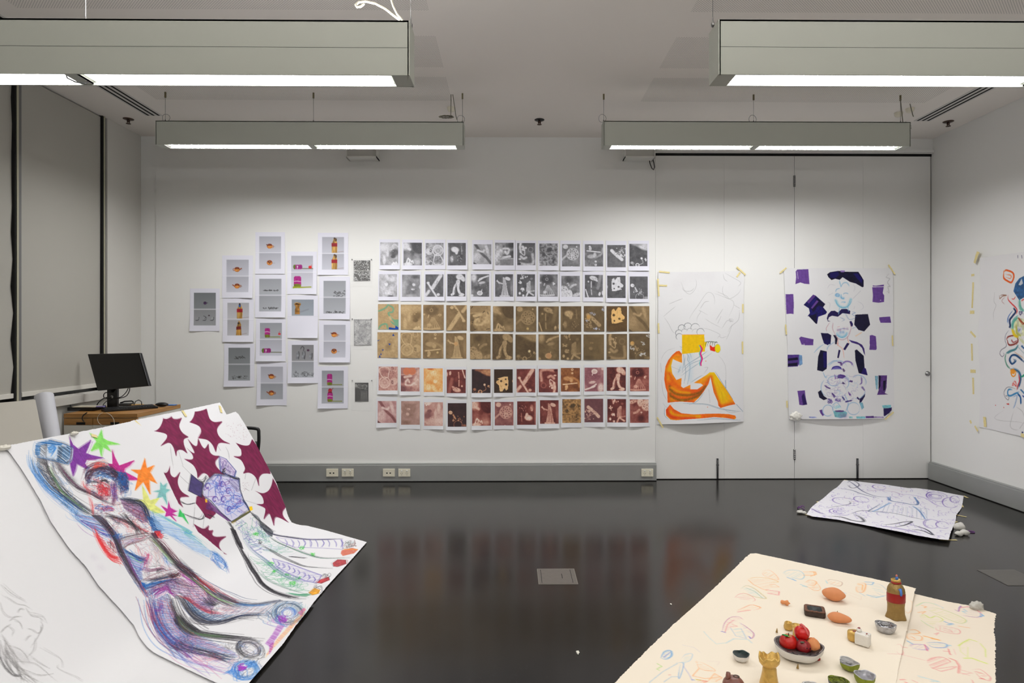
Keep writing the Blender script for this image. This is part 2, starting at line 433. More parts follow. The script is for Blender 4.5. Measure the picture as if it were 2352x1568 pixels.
# ceiling roses, coils, sprinklers, wall boxes
def rose(px, py, dome=1.0, lab=''):
    p = onZ(px, py, ZC)
    prof = [(0.001, -0.034), (0.022, -0.034), (0.030, -0.026), (0.034, -0.01), (0.035, 0)]
    o = MB().lathe(prof, 24).build('ceiling_rose', M['cream'], loc=(p.x, p.y, ZC)); tag(o, lab, 'ceiling rose', 'cream plastic ceiling roses'); return p
rose(1036, 247, 1, 'cream plastic ceiling rose above the right end of the left back light')
rose(2064, 259, 1, 'left cream ceiling rose of the pair above the right back light')
rose(2090, 249, 1, 'right cream ceiling rose of the pair above the right back light')
def coil(cx, cy, rx, rz, y, turns, label, seed, tilt=0.0):
    r = random.Random(seed); pts = []
    n = turns*18
    for k in range(n+1):
        a = 2*math.pi*k/18
        q = 1+r.uniform(-0.06, 0.06)
        u, v = math.cos(a)*rx*q, math.sin(a)*rz*q
        pts.append((cx+u*math.cos(tilt)-v*math.sin(tilt), y+r.uniform(-0.012, 0.012), cy+u*math.sin(tilt)+v*math.cos(tilt)))
    o = MB().tube(pts, 0.0035, 6).build('cable_coil', M['cable']); tag(o, label, 'cable', 'coiled power cables above the ceiling lights')
p = onY(2100, 285, 5.05); coil(p.x, p.z, 0.036, 0.05, 5.16, 5, 'round coil of grey-green cable hanging behind the right end of the right back light', 3)
p = onY(1026, 271, 5.0); coil(p.x, p.z, 0.055, 0.008, 4.97, 4, 'flat bundle of grey cable tied on top of the left back light', 5)
for pa, pb, y in (((1036, 259), (1030, 272), 5.0), ((1040, 259), (1050, 275), 5.0), ((2068, 270), (2074, 284), 5.05), ((2090, 258), (2098, 268), 5.16)):
    a, b = onY(*pa, y), onY(*pb, y); mid = (a+b)/2+Vector((0.008, 0, 0.0))
    a.z = ZC-0.03
    o = MB().tube([a, mid, b], 0.0035, 6).build('drop_cable', M['cable'])
    tag(o, {1036: 'grey cable dropping from the single cream ceiling rose to the flat bundle', 1040: 'thin grey cable looping right of the flat cable bundle', 2068: 'grey cable below the left rose of the right pair', 2090: 'grey cable from the right rose down to the round coil'}[pa[0]], 'cable')
cu = mat('sprinkler_bronze', (92, 74, 66), 0.35, metal=0.8)
for px, py, lab in ((295, 273, 'bronze ceiling sprinkler near the left air vent'), (1239, 275, 'dark ceiling sprinkler between the two back lights'), (2178, 279, 'bronze ceiling sprinkler near the right wall')):
    p = onZ(px, py, ZC)
    o = empty('sprinkler', (p.x, p.y, ZC), lab, 'sprinkler', 'ceiling sprinklers')
    MB().lathe([(0.045, 0), (0.044, -0.004), (0.03, -0.007), (0.012, -0.008), (0.001, -0.008)], 24).build('cover_plate', cu if px != 1239 else M['black'], o)
    MB().tube([(0, 0, -0.006), (0, 0, -0.03)], 0.009, 10).tube([(-0.012, 0, -0.012), (-0.010, 0, -0.036), (0, 0, -0.042)], 0.003, 6).tube([(0.012, 0, -0.012), (0.010, 0, -0.036), (0, 0, -0.042)], 0.003, 6).build('head', cu, o)
    MB().lathe([(0.001, -0.046), (0.02, -0.045), (0.021, -0.042), (0.001, -0.041)], 16).build('deflector', cu, o)
for xa, xb, lab in ((795, 865, 'white box on the wall half hidden under the left back light'), (1436, 1505, 'white box on the wall under the right back light with a black cable loop')):
    a, b = onY(xa, 361, D-0.14), onY(xb, 361, D-0.14)
    o = empty('wall_box', ((a.x+b.x)/2, D, a.z), lab, 'wall box', 'white boxes high on the back wall')
    l = (b.x-a.x)/2
    MB().box(-l, l, -0.14, 0, 0, 0.012).box(-l, -l+0.006, -0.14, 0, 0, 0.17).box(l-0.006, l, -0.14, 0, 0, 0.17).box(-l, l, -0.14, 0, 0.158, 0.17).build('shell', M['whitepl'], o)
    MB().box(-l+0.006, l-0.006, -0.125, -0.12, 0.012, 0.158).build('front_panel', mat('box_panel', (188, 187, 182), 0.5), o)
lp = [onY(a, b, D-0.02) for a, b in ((1491, 363), (1492.5, 374), (1497, 386), (1501, 390), (1503.5, 384), (1502, 374), (1499, 363))]
o = MB().tube(lp, 0.0045, 8).build('cable_loop', M['black']); tag(o, 'black cable loop hanging below the right white wall box', 'cable')
# power and data outlets on the trunking
def outlet(px, kind, lab):
    p = onY(px, 1085, D-0.05)
    o = empty('wall_outlet', (p.x, D-0.05, p.z), lab, 'outlet', 'cream outlets in the skirting trunking')
    MB().box(-0.058, 0.058, -0.010, 0.0, -0.038, 0.038).build('plate', M['cream'], o, bevel=0.003)
    if kind == 'power':
        for sx in (-0.026, 0.026):
            MB().box(sx-0.007, sx+0.007, -0.0145, -0.009, 0.012, 0.026).build('switch', M['whitepl'], o, bevel=0.002)
            s = MB().box(sx-0.009, sx-0.006, -0.0108, -0.009, -0.010, -0.003).box(sx+0.006, sx+0.009, -0.0108, -0.009, -0.010, -0.003).box(sx-0.0015, sx+0.0015, -0.0108, -0.009, -0.024, -0.016)
            s.build('pin_slots', gm, o)
    else:
        for sx in (-0.018, 0.014):
            MB().box(sx-0.007, sx+0.007, -0.0108, -0.009, -0.008, 0.003).build('data_port', gm, o)
outlet(763.5, 'data', 'cream data outlet plate, first from the left on the trunking')
outlet(799, 'power', 'cream double power outlet, second from the left on the trunking')
outlet(893.5, 'data', 'cream data outlet plate left of a power outlet, third from the left')
outlet(929, 'power', 'cream double power outlet, fourth from the left on the trunking')
outlet(1486.5, 'power', 'cream double power outlet at the right end of the trunking by the doors')
# floor service hatches
hm = mat('hatch_lid', (98, 92, 86), 0.6, noise=0.12, nscale=30, bump=0.2)
for c, lab, light in (((1233, 1306), 'grey square floor outlet hatch in the middle of the dark floor', 1), ((2244, 1308.4), 'dark grey square floor hatch at the right edge of the picture', 0)):
    a = onZ(c[0], c[1], 0.001)
    o = empty('floor_hatch', (a.x+0.115, a.y-0.12, 0.0), lab, 'floor hatch', 'floor service hatches')
    l = 0.115
    MB().box(-l, l, -0.12, 0.12, 0.0003, 0.002).build('frame', mat('hatch_frame_%d' % light, (120, 115, 108) if light else (104, 101, 97), 0.5, metal=0.3, noise=0.15), o)
    MB().box(-l+0.006, l-0.006, -0.112, 0.112, 0.002, 0.0028).build('lid', hm if light else mat('hatch_lid_dark', (90, 88, 84), 0.6, noise=0.1, nscale=30), o)
    if light:
        MB().box(-l+0.02, -l+0.023, -0.1, 0.1, 0.0028, 0.0031).box(l-0.03, l-0.027, -0.1, 0.1, 0.0028, 0.0031).build('slot', gm, o)
        MB().box(0.028, 0.032, -0.035, 0.035, 0.0028, 0.0032).build('finger_slot', gm, o)
# ---------------------------------------------------------------- desk, computer, chair, boards
oak = mat('oak_edge', (168, 122, 66), 0.5, noise=0.18, nscale=14)
def oakmat():
    m, N, L = nt('oak_veneer'); b = N['Principled BSDF']
    tc = N.new('ShaderNodeTexCoord'); mp = N.new('ShaderNodeMapping'); mp.inputs['Scale'].default_value = (3, 3, 60)
    L.new(tc.outputs['Object'], mp.inputs[0]); nz = N.new('ShaderNodeTexNoise'); nz.inputs['Scale'].default_value = 1.6; nz.inputs['Detail'].default_value = 5
    L.new(mp.outputs[0], nz.inputs['Vector']); r = N.new('ShaderNodeValToRGB')
    r.color_ramp.elements[0].position = 0.3; r.color_ramp.elements[1].position = 0.7
    r.color_ramp.elements[0].color = (*lin((148, 100, 46)), 1); r.color_ramp.elements[1].color = (*lin((178, 132, 72)), 1)
    L.new(nz.outputs['Fac'], r.inputs[0]); L.new(r.outputs[0], b.inputs['Base Color']); b.inputs['Roughness'].default_value = 0.45
    return m
oakv = oakmat()
zd = 0.82
a = onZ(146, 950, zd); b = onZ(307, 951.5, zd); c = onZ(404, 928.3, zd)
yd0, yd1, xd0, xd1 = a.y, c.y, a.x, b.x
dk = empty('desk_cabinet', ((xd0+xd1)/2, (yd0+yd1)/2, 0), 'oak topped cabinet with white doors and two drawers under the monitor', 'cabinet')
cx, cy = (xd0+xd1)/2, (yd0+yd1)/2; hx, hy = (xd1-xd0)/2, (yd1-yd0)/2
MB().box(-hx, hx, -hy, hy, zd-0.032, zd).build('top', oakv, dk, bevel=0.002)
wh = mat('white_laminate', (214, 211, 202), 0.5, noise=0.01)
MB().box(-hx+0.004, hx-0.004, -hy+0.02, hy-0.005, 0.05, zd-0.032).build('carcass', wh, dk)
xm = onY(213, 965, yd0).x-cx
for i, (p0, p1) in enumerate(((-hx+0.003, xm-0.002), (xm+0.002, hx-0.003))):
    dr = MB().box(p0, p1, -hy, -hy+0.02, zd-0.032-0.005-0.05, zd-0.037).build('drawer', oakv, dk, bevel=0.001)
    mx = (p0+p1)/2+(0.02 if i == 0 else 0.0)
    MB().box(mx-0.035, mx+0.035, -hy-0.001, -hy+0.01, zd-0.085, zd-0.066).build('grip_cutout', gm, dr)
    d = MB().box(p0, p1, -hy, -hy+0.02, 0.06, zd-0.09).build('door', wh, dk, bevel=0.001)
MB().box(-hx+0.02, hx-0.02, -hy+0.04, hy-0.03, 0.0, 0.05).build('plinth', gm, dk)
# monitor
bk = mat('monitor_black', (12, 12, 13), 0.35, noise=0.05)
scr = mat('monitor_screen', (14, 14, 15), 0.28)
ym = yd0+0.27
def pm(px, py, y): v = onY(px, py, y); return v
tl, tr, br, bl = pm(201, 813, ym+0.10), pm(320, 810, ym-0.04), pm(342, 886, ym-0.10), pm(224, 897, ym+0.04)
mo = empty('computer_monitor', (pm(257, 935, ym+0.05).x, ym+0.05, zd), 'black computer monitor tilted on its stand above the oak cabinet', 'monitor')
base = Vector(mo.location)
nrm = (tr-tl).cross(bl-tl).normalized()
if nrm.y > 0: nrm = -nrm
mb = MB(); q = [v-base for v in (tl, tr, br, bl)]
bkv = [v-nrm*0.028 for v in q]
mb.add(q+bkv, [(0,1,2,3),(7,6,5,4),(0,4,5,1),(1,5,6,2),(2,6,7,3),(3,7,4,0)])
mb.build('panel_housing', bk, mo, bevel=0.004)
cc = (q[0]+q[1]+q[2]+q[3])/4
inn = [cc+(v-cc)*0.955+nrm*0.0015+Vector((0,0,0.004)) for v in q]
MB().add(inn, [(0,1,2,3)]).build('screen', scr, mo)
st = pm(257, 905, ym+0.05)-base
arm_top = (q[2]+q[3])/2*0.5+(cc)*0.5 - nrm*0.05
MB().box(-0.042, 0.042, 0.0, 0.03, 0.0, 0.165).build('stand_neck', bk, mo, bevel=0.006)
MB().box(-0.08, 0.12, -0.03, 0.12, 0.0, 0.012).build('stand_foot', bk, mo, bevel=0.004)
MB().tube([Vector((0, 0.02, 0.15)), cc-nrm*0.028+Vector((0,0,0))], 0.028, 12).build('pivot', bk, mo)
MB().lathe([(0.001, 0), (0.012, 0)], 20, M=Matrix.Translation((0, -0.0008, 0.10)) @ Matrix.Rotation(math.pi/2, 4, 'X')).build('cable_hole', mat('hole_light', (150, 150, 146), 0.6), mo)
def wire(name, pts, r, m, lab, y=ym+0.03):
    o = MB().tube([pm(*p[:2], p[2] if len(p) > 2 else y) for p in pts], r, 8).build(name, m); tag(o, lab, 'cable'); return o
def smooth(pts, k=6):
    out = []; n = len(pts)
    for i in range(n-1):
        p0, p1, p2, p3 = pts[max(i-1, 0)], pts[i], pts[i+1], pts[min(i+2, n-1)]
        for j in range(k):
            t = j/k
            out.append(tuple(0.5*((2*p1[d])+(-p0[d]+p2[d])*t+(2*p0[d]-5*p1[d]+4*p2[d]-p3[d])*t*t+(-p0[d]+3*p1[d]-3*p2[d]+p3[d])*t**3) for d in range(len(p1))))
    out.append(tuple(pts[-1])); return out
wire('monitor_cable', smooth([(296, 888), (290, 900), (280, 910), (270, 913), (262, 911)]), 0.0035, M['black'], 'black cable looping out below the right side of the monitor')
wire('monitor_cable', smooth([(298, 888), (297, 898), (290, 909), (276, 914), (262, 915)]), 0.0035, M['black'], 'outer black cable loop below the monitor on the right')
wire('monitor_cable', smooth([(258, 904), (244, 901), (238, 907), (241, 914), (256, 913)]), 0.0035, M['black'], 'small black cable loop left of the monitor stand')
wire('monitor_cable', smooth([(256, 911), (240, 914), (228, 922), (221, 933)]), 0.004, M['black'], 'thick black cable falling left from the monitor stand')
wire('monitor_cable', smooth([(254, 917), (245, 921), (238, 928), (234, 935)]), 0.003, M['black'], 'second black cable falling left behind the keyboard')
# things on the desk
kb = empty('keyboard', (onZ(278, 938.5, zd).x, onZ(278, 941, zd).y, zd), 'black computer keyboard on the right front of the oak cabinet', 'keyboard', rz=0.0)
k0, k1 = onZ(236, 945, zd), onZ(358, 936, zd)
dirv = Vector((k1.x-k0.x, (k1.y-k0.y), 0)); ln = min(dirv.length, 0.44); ang = math.atan2(dirv.y, dirv.x)
kb.location = ((k0.x+k1.x)/2, (k0.y+k1.y)/2, zd); kb.rotation_euler = (0, 0, ang)
MB().box(-ln/2, ln/2, -0.065, 0.065, 0.001, 0.018).build('case', bk, kb, bevel=0.003)
km = MB()
for r_ in range(5):
    for c_ in range(18):
        x = -ln/2+0.012+c_*(ln-0.024)/18; y = -0.055+r_*0.0225
        km.box(x, x+(ln-0.024)/18-0.003, y, y+0.018, 0.018, 0.0235+0.001*r_)
km.build('keys', mat('key_black', (24, 24, 26), 0.55), kb)
p = onZ(366, 932, zd+0.01)
ms = MB().blob((0, 0, 0.012), (0.055, 0.032, 0.02), 20, fn=lambda d: 1.0 if d.z > -0.2 else 0.85).build('computer_mouse', bk, loc=(p.x+.01, p.y+.02, zd+0.007)); tag(ms, 'black computer mouse right of the keyboard', 'mouse')
p = onZ(391, 931, zd)
o = MB().box(-0.055, 0.045, -0.025, 0.03, 0.001, 0.007).build('blue_card', mat('blue_card', (52, 110, 182), 0.5), loc=(p.x, p.y, zd), bevel=0.002); tag(o, 'small bright blue card at the right end of the oak cabinet top', 'card')
p = onZ(190, 943, zd)
o = empty('docking_box', (p.x, p.y, zd), 'flat black computer box with an upright antenna at the left of the cabinet top', 'computer box')
MB().box(-0.105, 0.10, -0.03, 0.14, 0.002, 0.03).build('case', bk, o, bevel=0.003)
MB().tube([(-0.105, 0.02, 0.01), (-0.112, 0.02, 0.03), (-0.115, 0.02, 0.105)], 0.005, 8).build('antenna', bk, o)
MB().box(-0.08, 0.0, -0.032, -0.029, 0.010, 0.018).build('front_slot', mat('slot_grey', (50, 50, 52), 0.4), o)
p = onZ(196, 934, zd+0.03)
o = MB().box(-0.09, 0.09, -0.05, 0.05, 0.0, 0.006).build('notepad', mat('notepad_paper', (196, 190, 172), 0.7), loc=(p.x+0.02, p.y, zd+0.031)); tag(o, 'beige notepad lying on the flat black box', 'notepad')
p = onZ(286, 931.5, zd)
o = empty('headphone_case', (p.x, p.y, zd), 'open black case with grey lining between monitor stand and mouse', 'case')
MB().box(-0.06, 0.06, -0.05, 0.06, 0.001, 0.02).build('body', bk, o, bevel=0.006)
MB().tube([(-0.05, 0.02, 0.022), (-0.03, 0.05, 0.032), (0.03, 0.055, 0.035), (0.058, 0.03, 0.028)], 0.006, 8).build('rim', bk, o)
p = onZ(312, 931, zd)
o = MB().box(-0.03, 0.05, -0.02, 0.03, 0.001, 0.012).build('paper_stack', mat('manila', (214, 178, 120), 0.6), loc=(p.x, p.y, zd), bevel=0.002); tag(o, 'small stack of orange-beige paper behind the keyboard', 'paper')
o = MB().tube([onZ(*q_, zd+0.008) + Vector((0, 0.03, h_+.006)) for q_, h_ in (((303, 931), 0), ((307, 929), 0.02), ((314, 928.5), 0.03), ((320, 930), 0.02), ((321, 933), 0))], 0.004, 8).build('cable_hoop', M['black']); tag(o, 'short black cable hoop standing on the orange-beige paper', 'cable')
p = onZ(233, 943, zd)
o = MB().box(-0.03, 0.03, -0.012, 0.012, 0.031, 0.04).build('usb_stick', mat('lilac_plastic', (138, 132, 190), 0.5), loc=(p.x, p.y-0.01, zd)); tag(o, 'lilac plastic strip beside the left end of the keyboard', 'strip')
wm = mat('white_wire', (205, 203, 190), 0.5)
wire('white_wire', smooth([(236, 947, yd0-0.01), (227, 953, yd0-0.02), (224, 962, yd0-0.02), (228, 972, yd0-0.02), (240, 979, yd0-0.02)]), 0.0016, wm, 'thin white wire hanging over the cabinet front on its left')
wire('white_wire', smooth([(243, 947, yd0-0.01), (254, 953, yd0-0.02), (261, 963, yd0-0.02), (263, 976, yd0-0.02)]), 0.0016, wm, 'thin white wire hanging over the cabinet front on its right')
wire('black_lead', smooth([(200, 947, yd0-0.01), (191, 954, yd0-0.02), (189, 962, yd0-0.02), (193, 968, yd0-0.015)]), 0.004, M['black'], 'black lead hanging over the front edge into the left drawer')
# armchair behind the drawings
pc = onY(578, 1010, 5.45)
ch = empty('office_chair', (pc.x-0.25, 5.45, 0), 'black office chair whose armrest shows behind the leaning drawings', 'chair')
fr = lambda pts, r, nm: MB().tube([Vector(p_)-Vector(ch.location) for p_ in pts], r, 10).build(nm, M['black'], ch)
A = lambda px, py, y=5.45: onY(px, py, y)
fr(smooth([tuple(A(*t)) for t in ((540, 982), (570, 982.5), (588, 984), (593.5, 987), (594.5, 996), (594.5, 1014), (592, 1040), (588, 1070))]), 0.014, 'armrest')
fr([(pc.x-0.45, 5.45, 0.46), (pc.x+0.04, 5.45, 0.44)], 0.014, 'frame')
MB().box(-0.24, 0.24, -0.22, 0.22, 0.43, 0.48).build('seat', M['black'], ch, bevel=0.015)
MB().tube([(0, 0, 0.43), (0, 0, 0.12)], 0.025, 12).build('post', M['black'], ch)
for k in range(5):
    an = k*2*math.pi/5+0.3
    MB().tube([(0, 0, 0.10), (0.24*math.cos(an), 0.24*math.sin(an), 0.06)], 0.018, 8).blob((0.25*math.cos(an), 0.25*math.sin(an), 0.03), (0.025, 0.025, 0.03), 10).build('caster_leg', M['black'], ch)
# board and paper tube behind the leaning sheets
yw = 3.9
v0, v1 = onY(-260, 947, yw-0.25), onY(81, 917.5, yw+0.12)
dn = onY(98.5, 1005, yw+0.04)-v1
v = [v0, v1, v1+dn*(v1.z/-dn.z), v0+dn*(v0.z/-dn.z)]
nb = (v[1]-v[0]).cross(v[3]-v[0]).normalized()
if nb.y > 0: nb = -nb
bd = MB().add(v+[q_-nb*0.018 for q_ in v], [(0,1,2,3),(7,6,5,4),(0,4,5,1),(1,5,6,2),(2,6,7,3),(3,7,4,0)]).build('display_board', mat('board_white', (206, 202, 192), 0.7, noise=0.02))
tag(bd, 'large off-white board leaning upright at the left edge beneath the blinds', 'board')
t0, t1 = onY(101, 909, 4.3), onY(117, 1008, 4.18)
ax = (t1-t0).normalized(); t1 = t0+ax*(t0.z/(-ax.z))
r1 = 18.5*4.3/F
up = Vector((0, 1, 0)); 
pts = [t0+(t1-t0)*k/6 for k in range(7)]
pt = MB().tube(pts, [r1]*7, 24, caps=False)
pt.tube([pts[0]+Vector((0,0,0)), pts[-1]], r1-0.004, 24, caps=False)
o = pt.build('paper_roll', mat('paper_roll', (196, 197, 204), 0.6, noise=0.02), fix=False); tag(o, 'tall grey-white rolled paper tube leaning beside the board', 'paper roll')
# ---------------------------------------------------------------- drawn sheets: strokes are rasterised in sheet space, one colour per paper vertex
LUT = np.array([lin((i, i, i))[0] for i in range(256)])
def cr(pts, k=6):
    """Catmull-Rom through 2-D points"""
    p = np.asarray(pts, float)
    if len(p) < 3: return p
    q = np.vstack([p[:1]*2-p[1:2], p, p[-1:]*2-p[-2:-1]])
    t = np.linspace(0, 1, k, endpoint=False)[:, None]
    out = []
    for i in range(len(p)-1):
        a, b, c, d = q[i], q[i+1], q[i+2], q[i+3]
        out.append(0.5*((2*b)+(-a+c)*t+(2*a-5*b+4*c-d)*t*t+(-a+3*b-3*c+d)*t**3))
    out.append(p[-1:]); return np.vstack(out)
def spiky(p):
    """concave arcs between the outward tips of a spiky outline"""
    p = np.asarray(p, float); n = len(p); A = 0.5*sum(p[i][0]*p[(i+1) % n][1]-p[(i+1) % n][0]*p[i][1] for i in range(n)); sg = 1 if A > 0 else -1
    tip = []
    for i in range(n):
        a, b = p[i]-p[i-1], p[(i+1) % n]-p[i]; tip.append(sg*(a[0]*b[1]-a[1]*b[0]) > 0)
    out = []; i = tip.index(True); st = i
    while True:
        j = i+1
        while not tip[j % n]: j += 1
        mid = [p[k % n] for k in range(i+1, j)]; a, b = p[i % n], p[j % n]
        if len(mid) == 1:
            c = mid[0]+(mid[0]-(a+b)/2)*.55; t = np.linspace(0, 1, 10)[:-1, None]; out.append((1-t)**2*a+2*t*(1-t)*c+t*t*b)
        elif len(mid) > 1: out.append(cr([a]+mid+[b], 4)[:-1])
        else: out.append(np.array([a]))
        i = j
        if i >= st+n: break
    return [tuple(q) for q in np.vstack(out)]
def inpoly(x, y, poly):
    r = np.zeros(np.shape(x), bool); n = len(poly)
    for i in range(n):
        x0, y0 = poly[i]; x1, y1 = poly[(i+1) % n]
        if y0 == y1: continue
        c = (y0 > y) != (y1 > y)
        r ^= c & (x < (x1-x0)*(y-y0)/(y1-y0)+x0)
    return r
def vnoise(h, w, sy, sx, rng):
    gy, gx = max(2, int(h/sy)+3), max(2, int(w/sx)+3)
    g = rng.random((gy, gx))
    yy = np.linspace(0, gy-2.001, h); xx = np.linspace(0, gx-2.001, w)
    iy = yy.astype(int); ix = xx.astype(int); fy = (yy-iy)[:, None]; fx = (xx-ix)[None]
    fy = fy*fy*(3-2*fy); fx = fx*fx*(3-2*fx)
    a = g[iy][:, ix]; b = g[iy][:, ix+1]; c = g[iy+1][:, ix]; d = g[iy+1][:, ix+1]
    return a*(1-fy)*(1-fx)+b*(1-fy)*fx+c*fy*(1-fx)+d*fy*fx
class Canvas:
    """H x W colour grid; mapping fn turns photo-measured points into grid coordinates of the sheet"""
    def __init__(s, w, h, base=(232, 232, 234), mp=None, seed=1):
        s.w, s.h = w, h; s.img = np.empty((h, w, 3)); s.img[:] = base
        s.mp = mp or (lambda p: np.asarray(p, float)); s.rng = np.random.default_rng(seed); s.jm = s.nm = s.wm = s.om = 1.0
        s.grain = s.rng.random((h, w))*0.5+vnoise(h, w, 2.5, 2.5, s.rng)*0.5
    def raw(s, g, col, w=1.4, op=0.9, grain=0.35, taper=True):
        """stroke along grid points g"""
        g = np.asarray(g, float)
        x0, y0 = np.floor(g.min(0)-w-2).astype(int); x1, y1 = np.ceil(g.max(0)+w+3).astype(int)
        x0, y0 = max(x0, 0), max(y0, 0); x1, y1 = min(x1, s.w), min(y1, s.h)
        if x1 <= x0 or y1 <= y0: return
        A = np.zeros((y1-y0, x1-x0)); n = len(g)-1
        for i in range(n):
            ax, ay = g[i]; bx, by = g[i+1]
            ww = w
            if taper and n > 3:
                e = min(i+0.5, n-i-0.5)/n; ww = w*(0.55+0.45*min(1, e*5))
            hw = ww/2+0.6
            u0, u1 = max(x0, int(min(ax, bx)-hw-1)), min(x1, int(max(ax, bx)+hw+2))
            v0, v1 = max(y0, int(min(ay, by)-hw-1)), min(y1, int(max(ay, by)+hw+2))
            if u1 <= u0 or v1 <= v0: continue
            X = np.arange(u0, u1)[None]-ax; Y = np.arange(v0, v1)[:, None]-ay
            dx, dy = bx-ax, by-ay; l2 = dx*dx+dy*dy+1e-9
            t = np.clip((X*dx+Y*dy)/l2, 0, 1)
            dd = np.sqrt((X-t*dx)**2+(Y-t*dy)**2)
            a = np.clip(hw-dd, 0, 1)*min(1.0, ww*1.1)
            sub = A[v0-y0:v1-y0, u0-x0:u1-x0]; np.maximum(sub, a, out=sub)
        A *= op*(1-grain*s.grain[y0:y1, x0:x1]*1.6).clip(0, 1)
        im = s.img[y0:y1, x0:x1]; im += (np.array(col, float)-im)*A[..., None]
    def line(s, pts, col, w=1.4, op=0.9, sm=True, grain=0.35):
        g = s.mp(pts)
        if sm: g = cr(g)
        s.raw(g, col, w, op, grain)
    def sk(s, pts, col, n=3, w=1.2, jit=2.0, op=0.7, sm=True, grain=0.4, cut=0.18):
        """sketchy repeated line"""
        g0 = s.mp(pts)
        if sm: g0 = cr(g0, 5)
        cols = col if isinstance(col, list) else [col]
        jit *= s.jm; n = max(1, int(n*s.nm+.5)); w *= s.wm; op *= s.om
        for k in range(n):
            m = len(g0); a = int(s.rng.random()*cut*m); b = m-int(s.rng.random()*cut*m)
            g = g0[a:b]
            if len(g) < 2: g = g0
            o = s.rng.normal(0, jit, (3, 2)); o[:2] *= 1.25 if k > 2 else .7; t = np.linspace(0, 1, len(g))[:, None]
            j = o[0]*(1-t)+o[1]*t+o[2]*np.sin(t*3.14)*0.6
            s.raw(g+j, cols[k % len(cols)], w*s.rng.uniform(0.7, 1.25), op*s.rng.uniform(0.7, 1.1), grain)
    def fill(s, pts, col, op=1.0, var=0.0, sm=False, edge=0.0, soft=0, streak=None, gpts=None):
        g = s.mp(pts) if gpts is None else gpts
        if sm: g = cr(np.vstack([g, g[:1]]), 5)
        x0, y0 = np.floor(g.min(0)-2-soft).astype(int); x1, y1 = np.ceil(g.max(0)+3+soft).astype(int)
        x0, y0 = max(x0, 0), max(y0, 0); x1, y1 = min(x1, s.w), min(y1, s.h)
        if x1 <= x0 or y1 <= y0: return
        A = np.zeros((y1-y0, x1-x0))
        for ox, oy in ((-.25, -.25), (.25, -.25), (-.25, .25), (.25, .25)):
            X, Y = np.meshgrid(np.arange(x0, x1)+ox, np.arange(y0, y1)+oy)
            A += inpoly(X, Y, g)*0.25
        for _ in range(int(soft)):
            B = A.copy(); B[1:] += A[:-1]; B[:-1] += A[1:]; B[:, 1:] += A[:, :-1]; B[:, :-1] += A[:, 1:]; A = B/5
        c = np.array(col, float)[None, None]*np.ones((y1-y0, x1-x0, 1))
        if var:
            nn = vnoise(y1-y0, x1-x0, *(streak or (6, 6)), s.rng)*2-1
            c = c*(1+var*nn[..., None])
        A *= op
        if edge: A *= (1-edge*(s.grain[y0:y1, x0:x1] > 0.72))
        im = s.img[y0:y1, x0:x1]; im += (c-im)*A[..., None]
    def hatch(s, poly, ang, sp, col, w=1.0, op=0.5, jit=0.6, curve=0.0):
        """parallel pencil strokes clipped to a polygon (photo-measured points)"""
        g = s.mp(poly); a = math.radians(ang); d = np.array([math.cos(a), math.sin(a)]); nrm = np.array([-d[1], d[0]])
        c = g.mean(0); pr = (g-c)@nrm; lo, hi = pr.min(), pr.max(); cols = col if isinstance(col, list) else [col]
        sp /= s.nm**.5
        k = lo+sp*0.5; i = 0; ln = np.abs((g-c)@d).max()
        while k < hi:
            t = np.linspace(-ln, ln, 60); P_ = c+nrm*(k+s.rng.normal(0, jit))+t[:, None]*d
            P_ = P_+nrm*(curve*(1-(t/ln)**2))[:, None]
            ok = inpoly(P_[:, 0], P_[:, 1], g); run = []
            for q in range(60):
                if ok[q]: run.append(P_[q])
                if (not ok[q] or q == 59) and len(run) > 2:
                    s.raw(np.array(run)[::2] if len(run) > 6 else np.array(run), cols[i % len(cols)], w, op*s.rng.uniform(0.6, 1.1)); run = []; i += 1
                elif not ok[q]: run = []
            k += sp*s.rng.uniform(0.7, 1.3)
    def scrib(s, poly, n, col, w=1.1, op=0.7, L=7, spread=0.35):
        """loopy scribble inside a polygon"""
        g = s.mp(poly); lo, hi = g.min(0), g.max(0); cols = col if isinstance(col, list) else [col]
        sz = hi-lo
        for k in range(n):
            for _ in range(30):
                p = lo+s.rng.random(2)*sz
                if inpoly(p[0], p[1], g): break
            pts = [p]
            for _ in range(L*4):
                q = pts[-1]+s.rng.normal(0, 1, 2)*sz*spread
                if inpoly(q[0], q[1], g): pts.append(q)
                if len(pts) >= L: break
            if len(pts) > 2: s.raw(cr(pts, 6), cols[k % len(cols)], w, op*s.rng.uniform(0.7, 1))
    def smudge(s, pts, col, r=6, op=0.25, clip=None):
        g = cr(s.mp(pts), 14)
        x0, y0 = np.floor(g.min(0)-2*r).astype(int); x1, y1 = np.ceil(g.max(0)+2*r).astype(int)
        x0, y0 = max(x0, 0), max(y0, 0); x1, y1 = min(x1, s.w), min(y1, s.h)
        if x1 <= x0 or y1 <= y0: return
        X, Y = np.meshgrid(np.arange(x0, x1), np.arange(y0, y1)); dm = np.full(X.shape, 1e9)
        for p in g: dm = np.minimum(dm, (X-p[0])**2+(Y-p[1])**2)
        r *= s.wm; A = np.exp(-dm/(r*r))*op*(1-0.7*s.grain[y0:y1, x0:x1])
        if clip is not None: A = A*inpoly(X, Y, s.mp(clip))
        im = s.img[y0:y1, x0:x1]; im += (np.array(col, float)-im)*A[..., None]
    def linear(s):
        return LUT[np.clip(s.img, 0, 255).astype(int)]
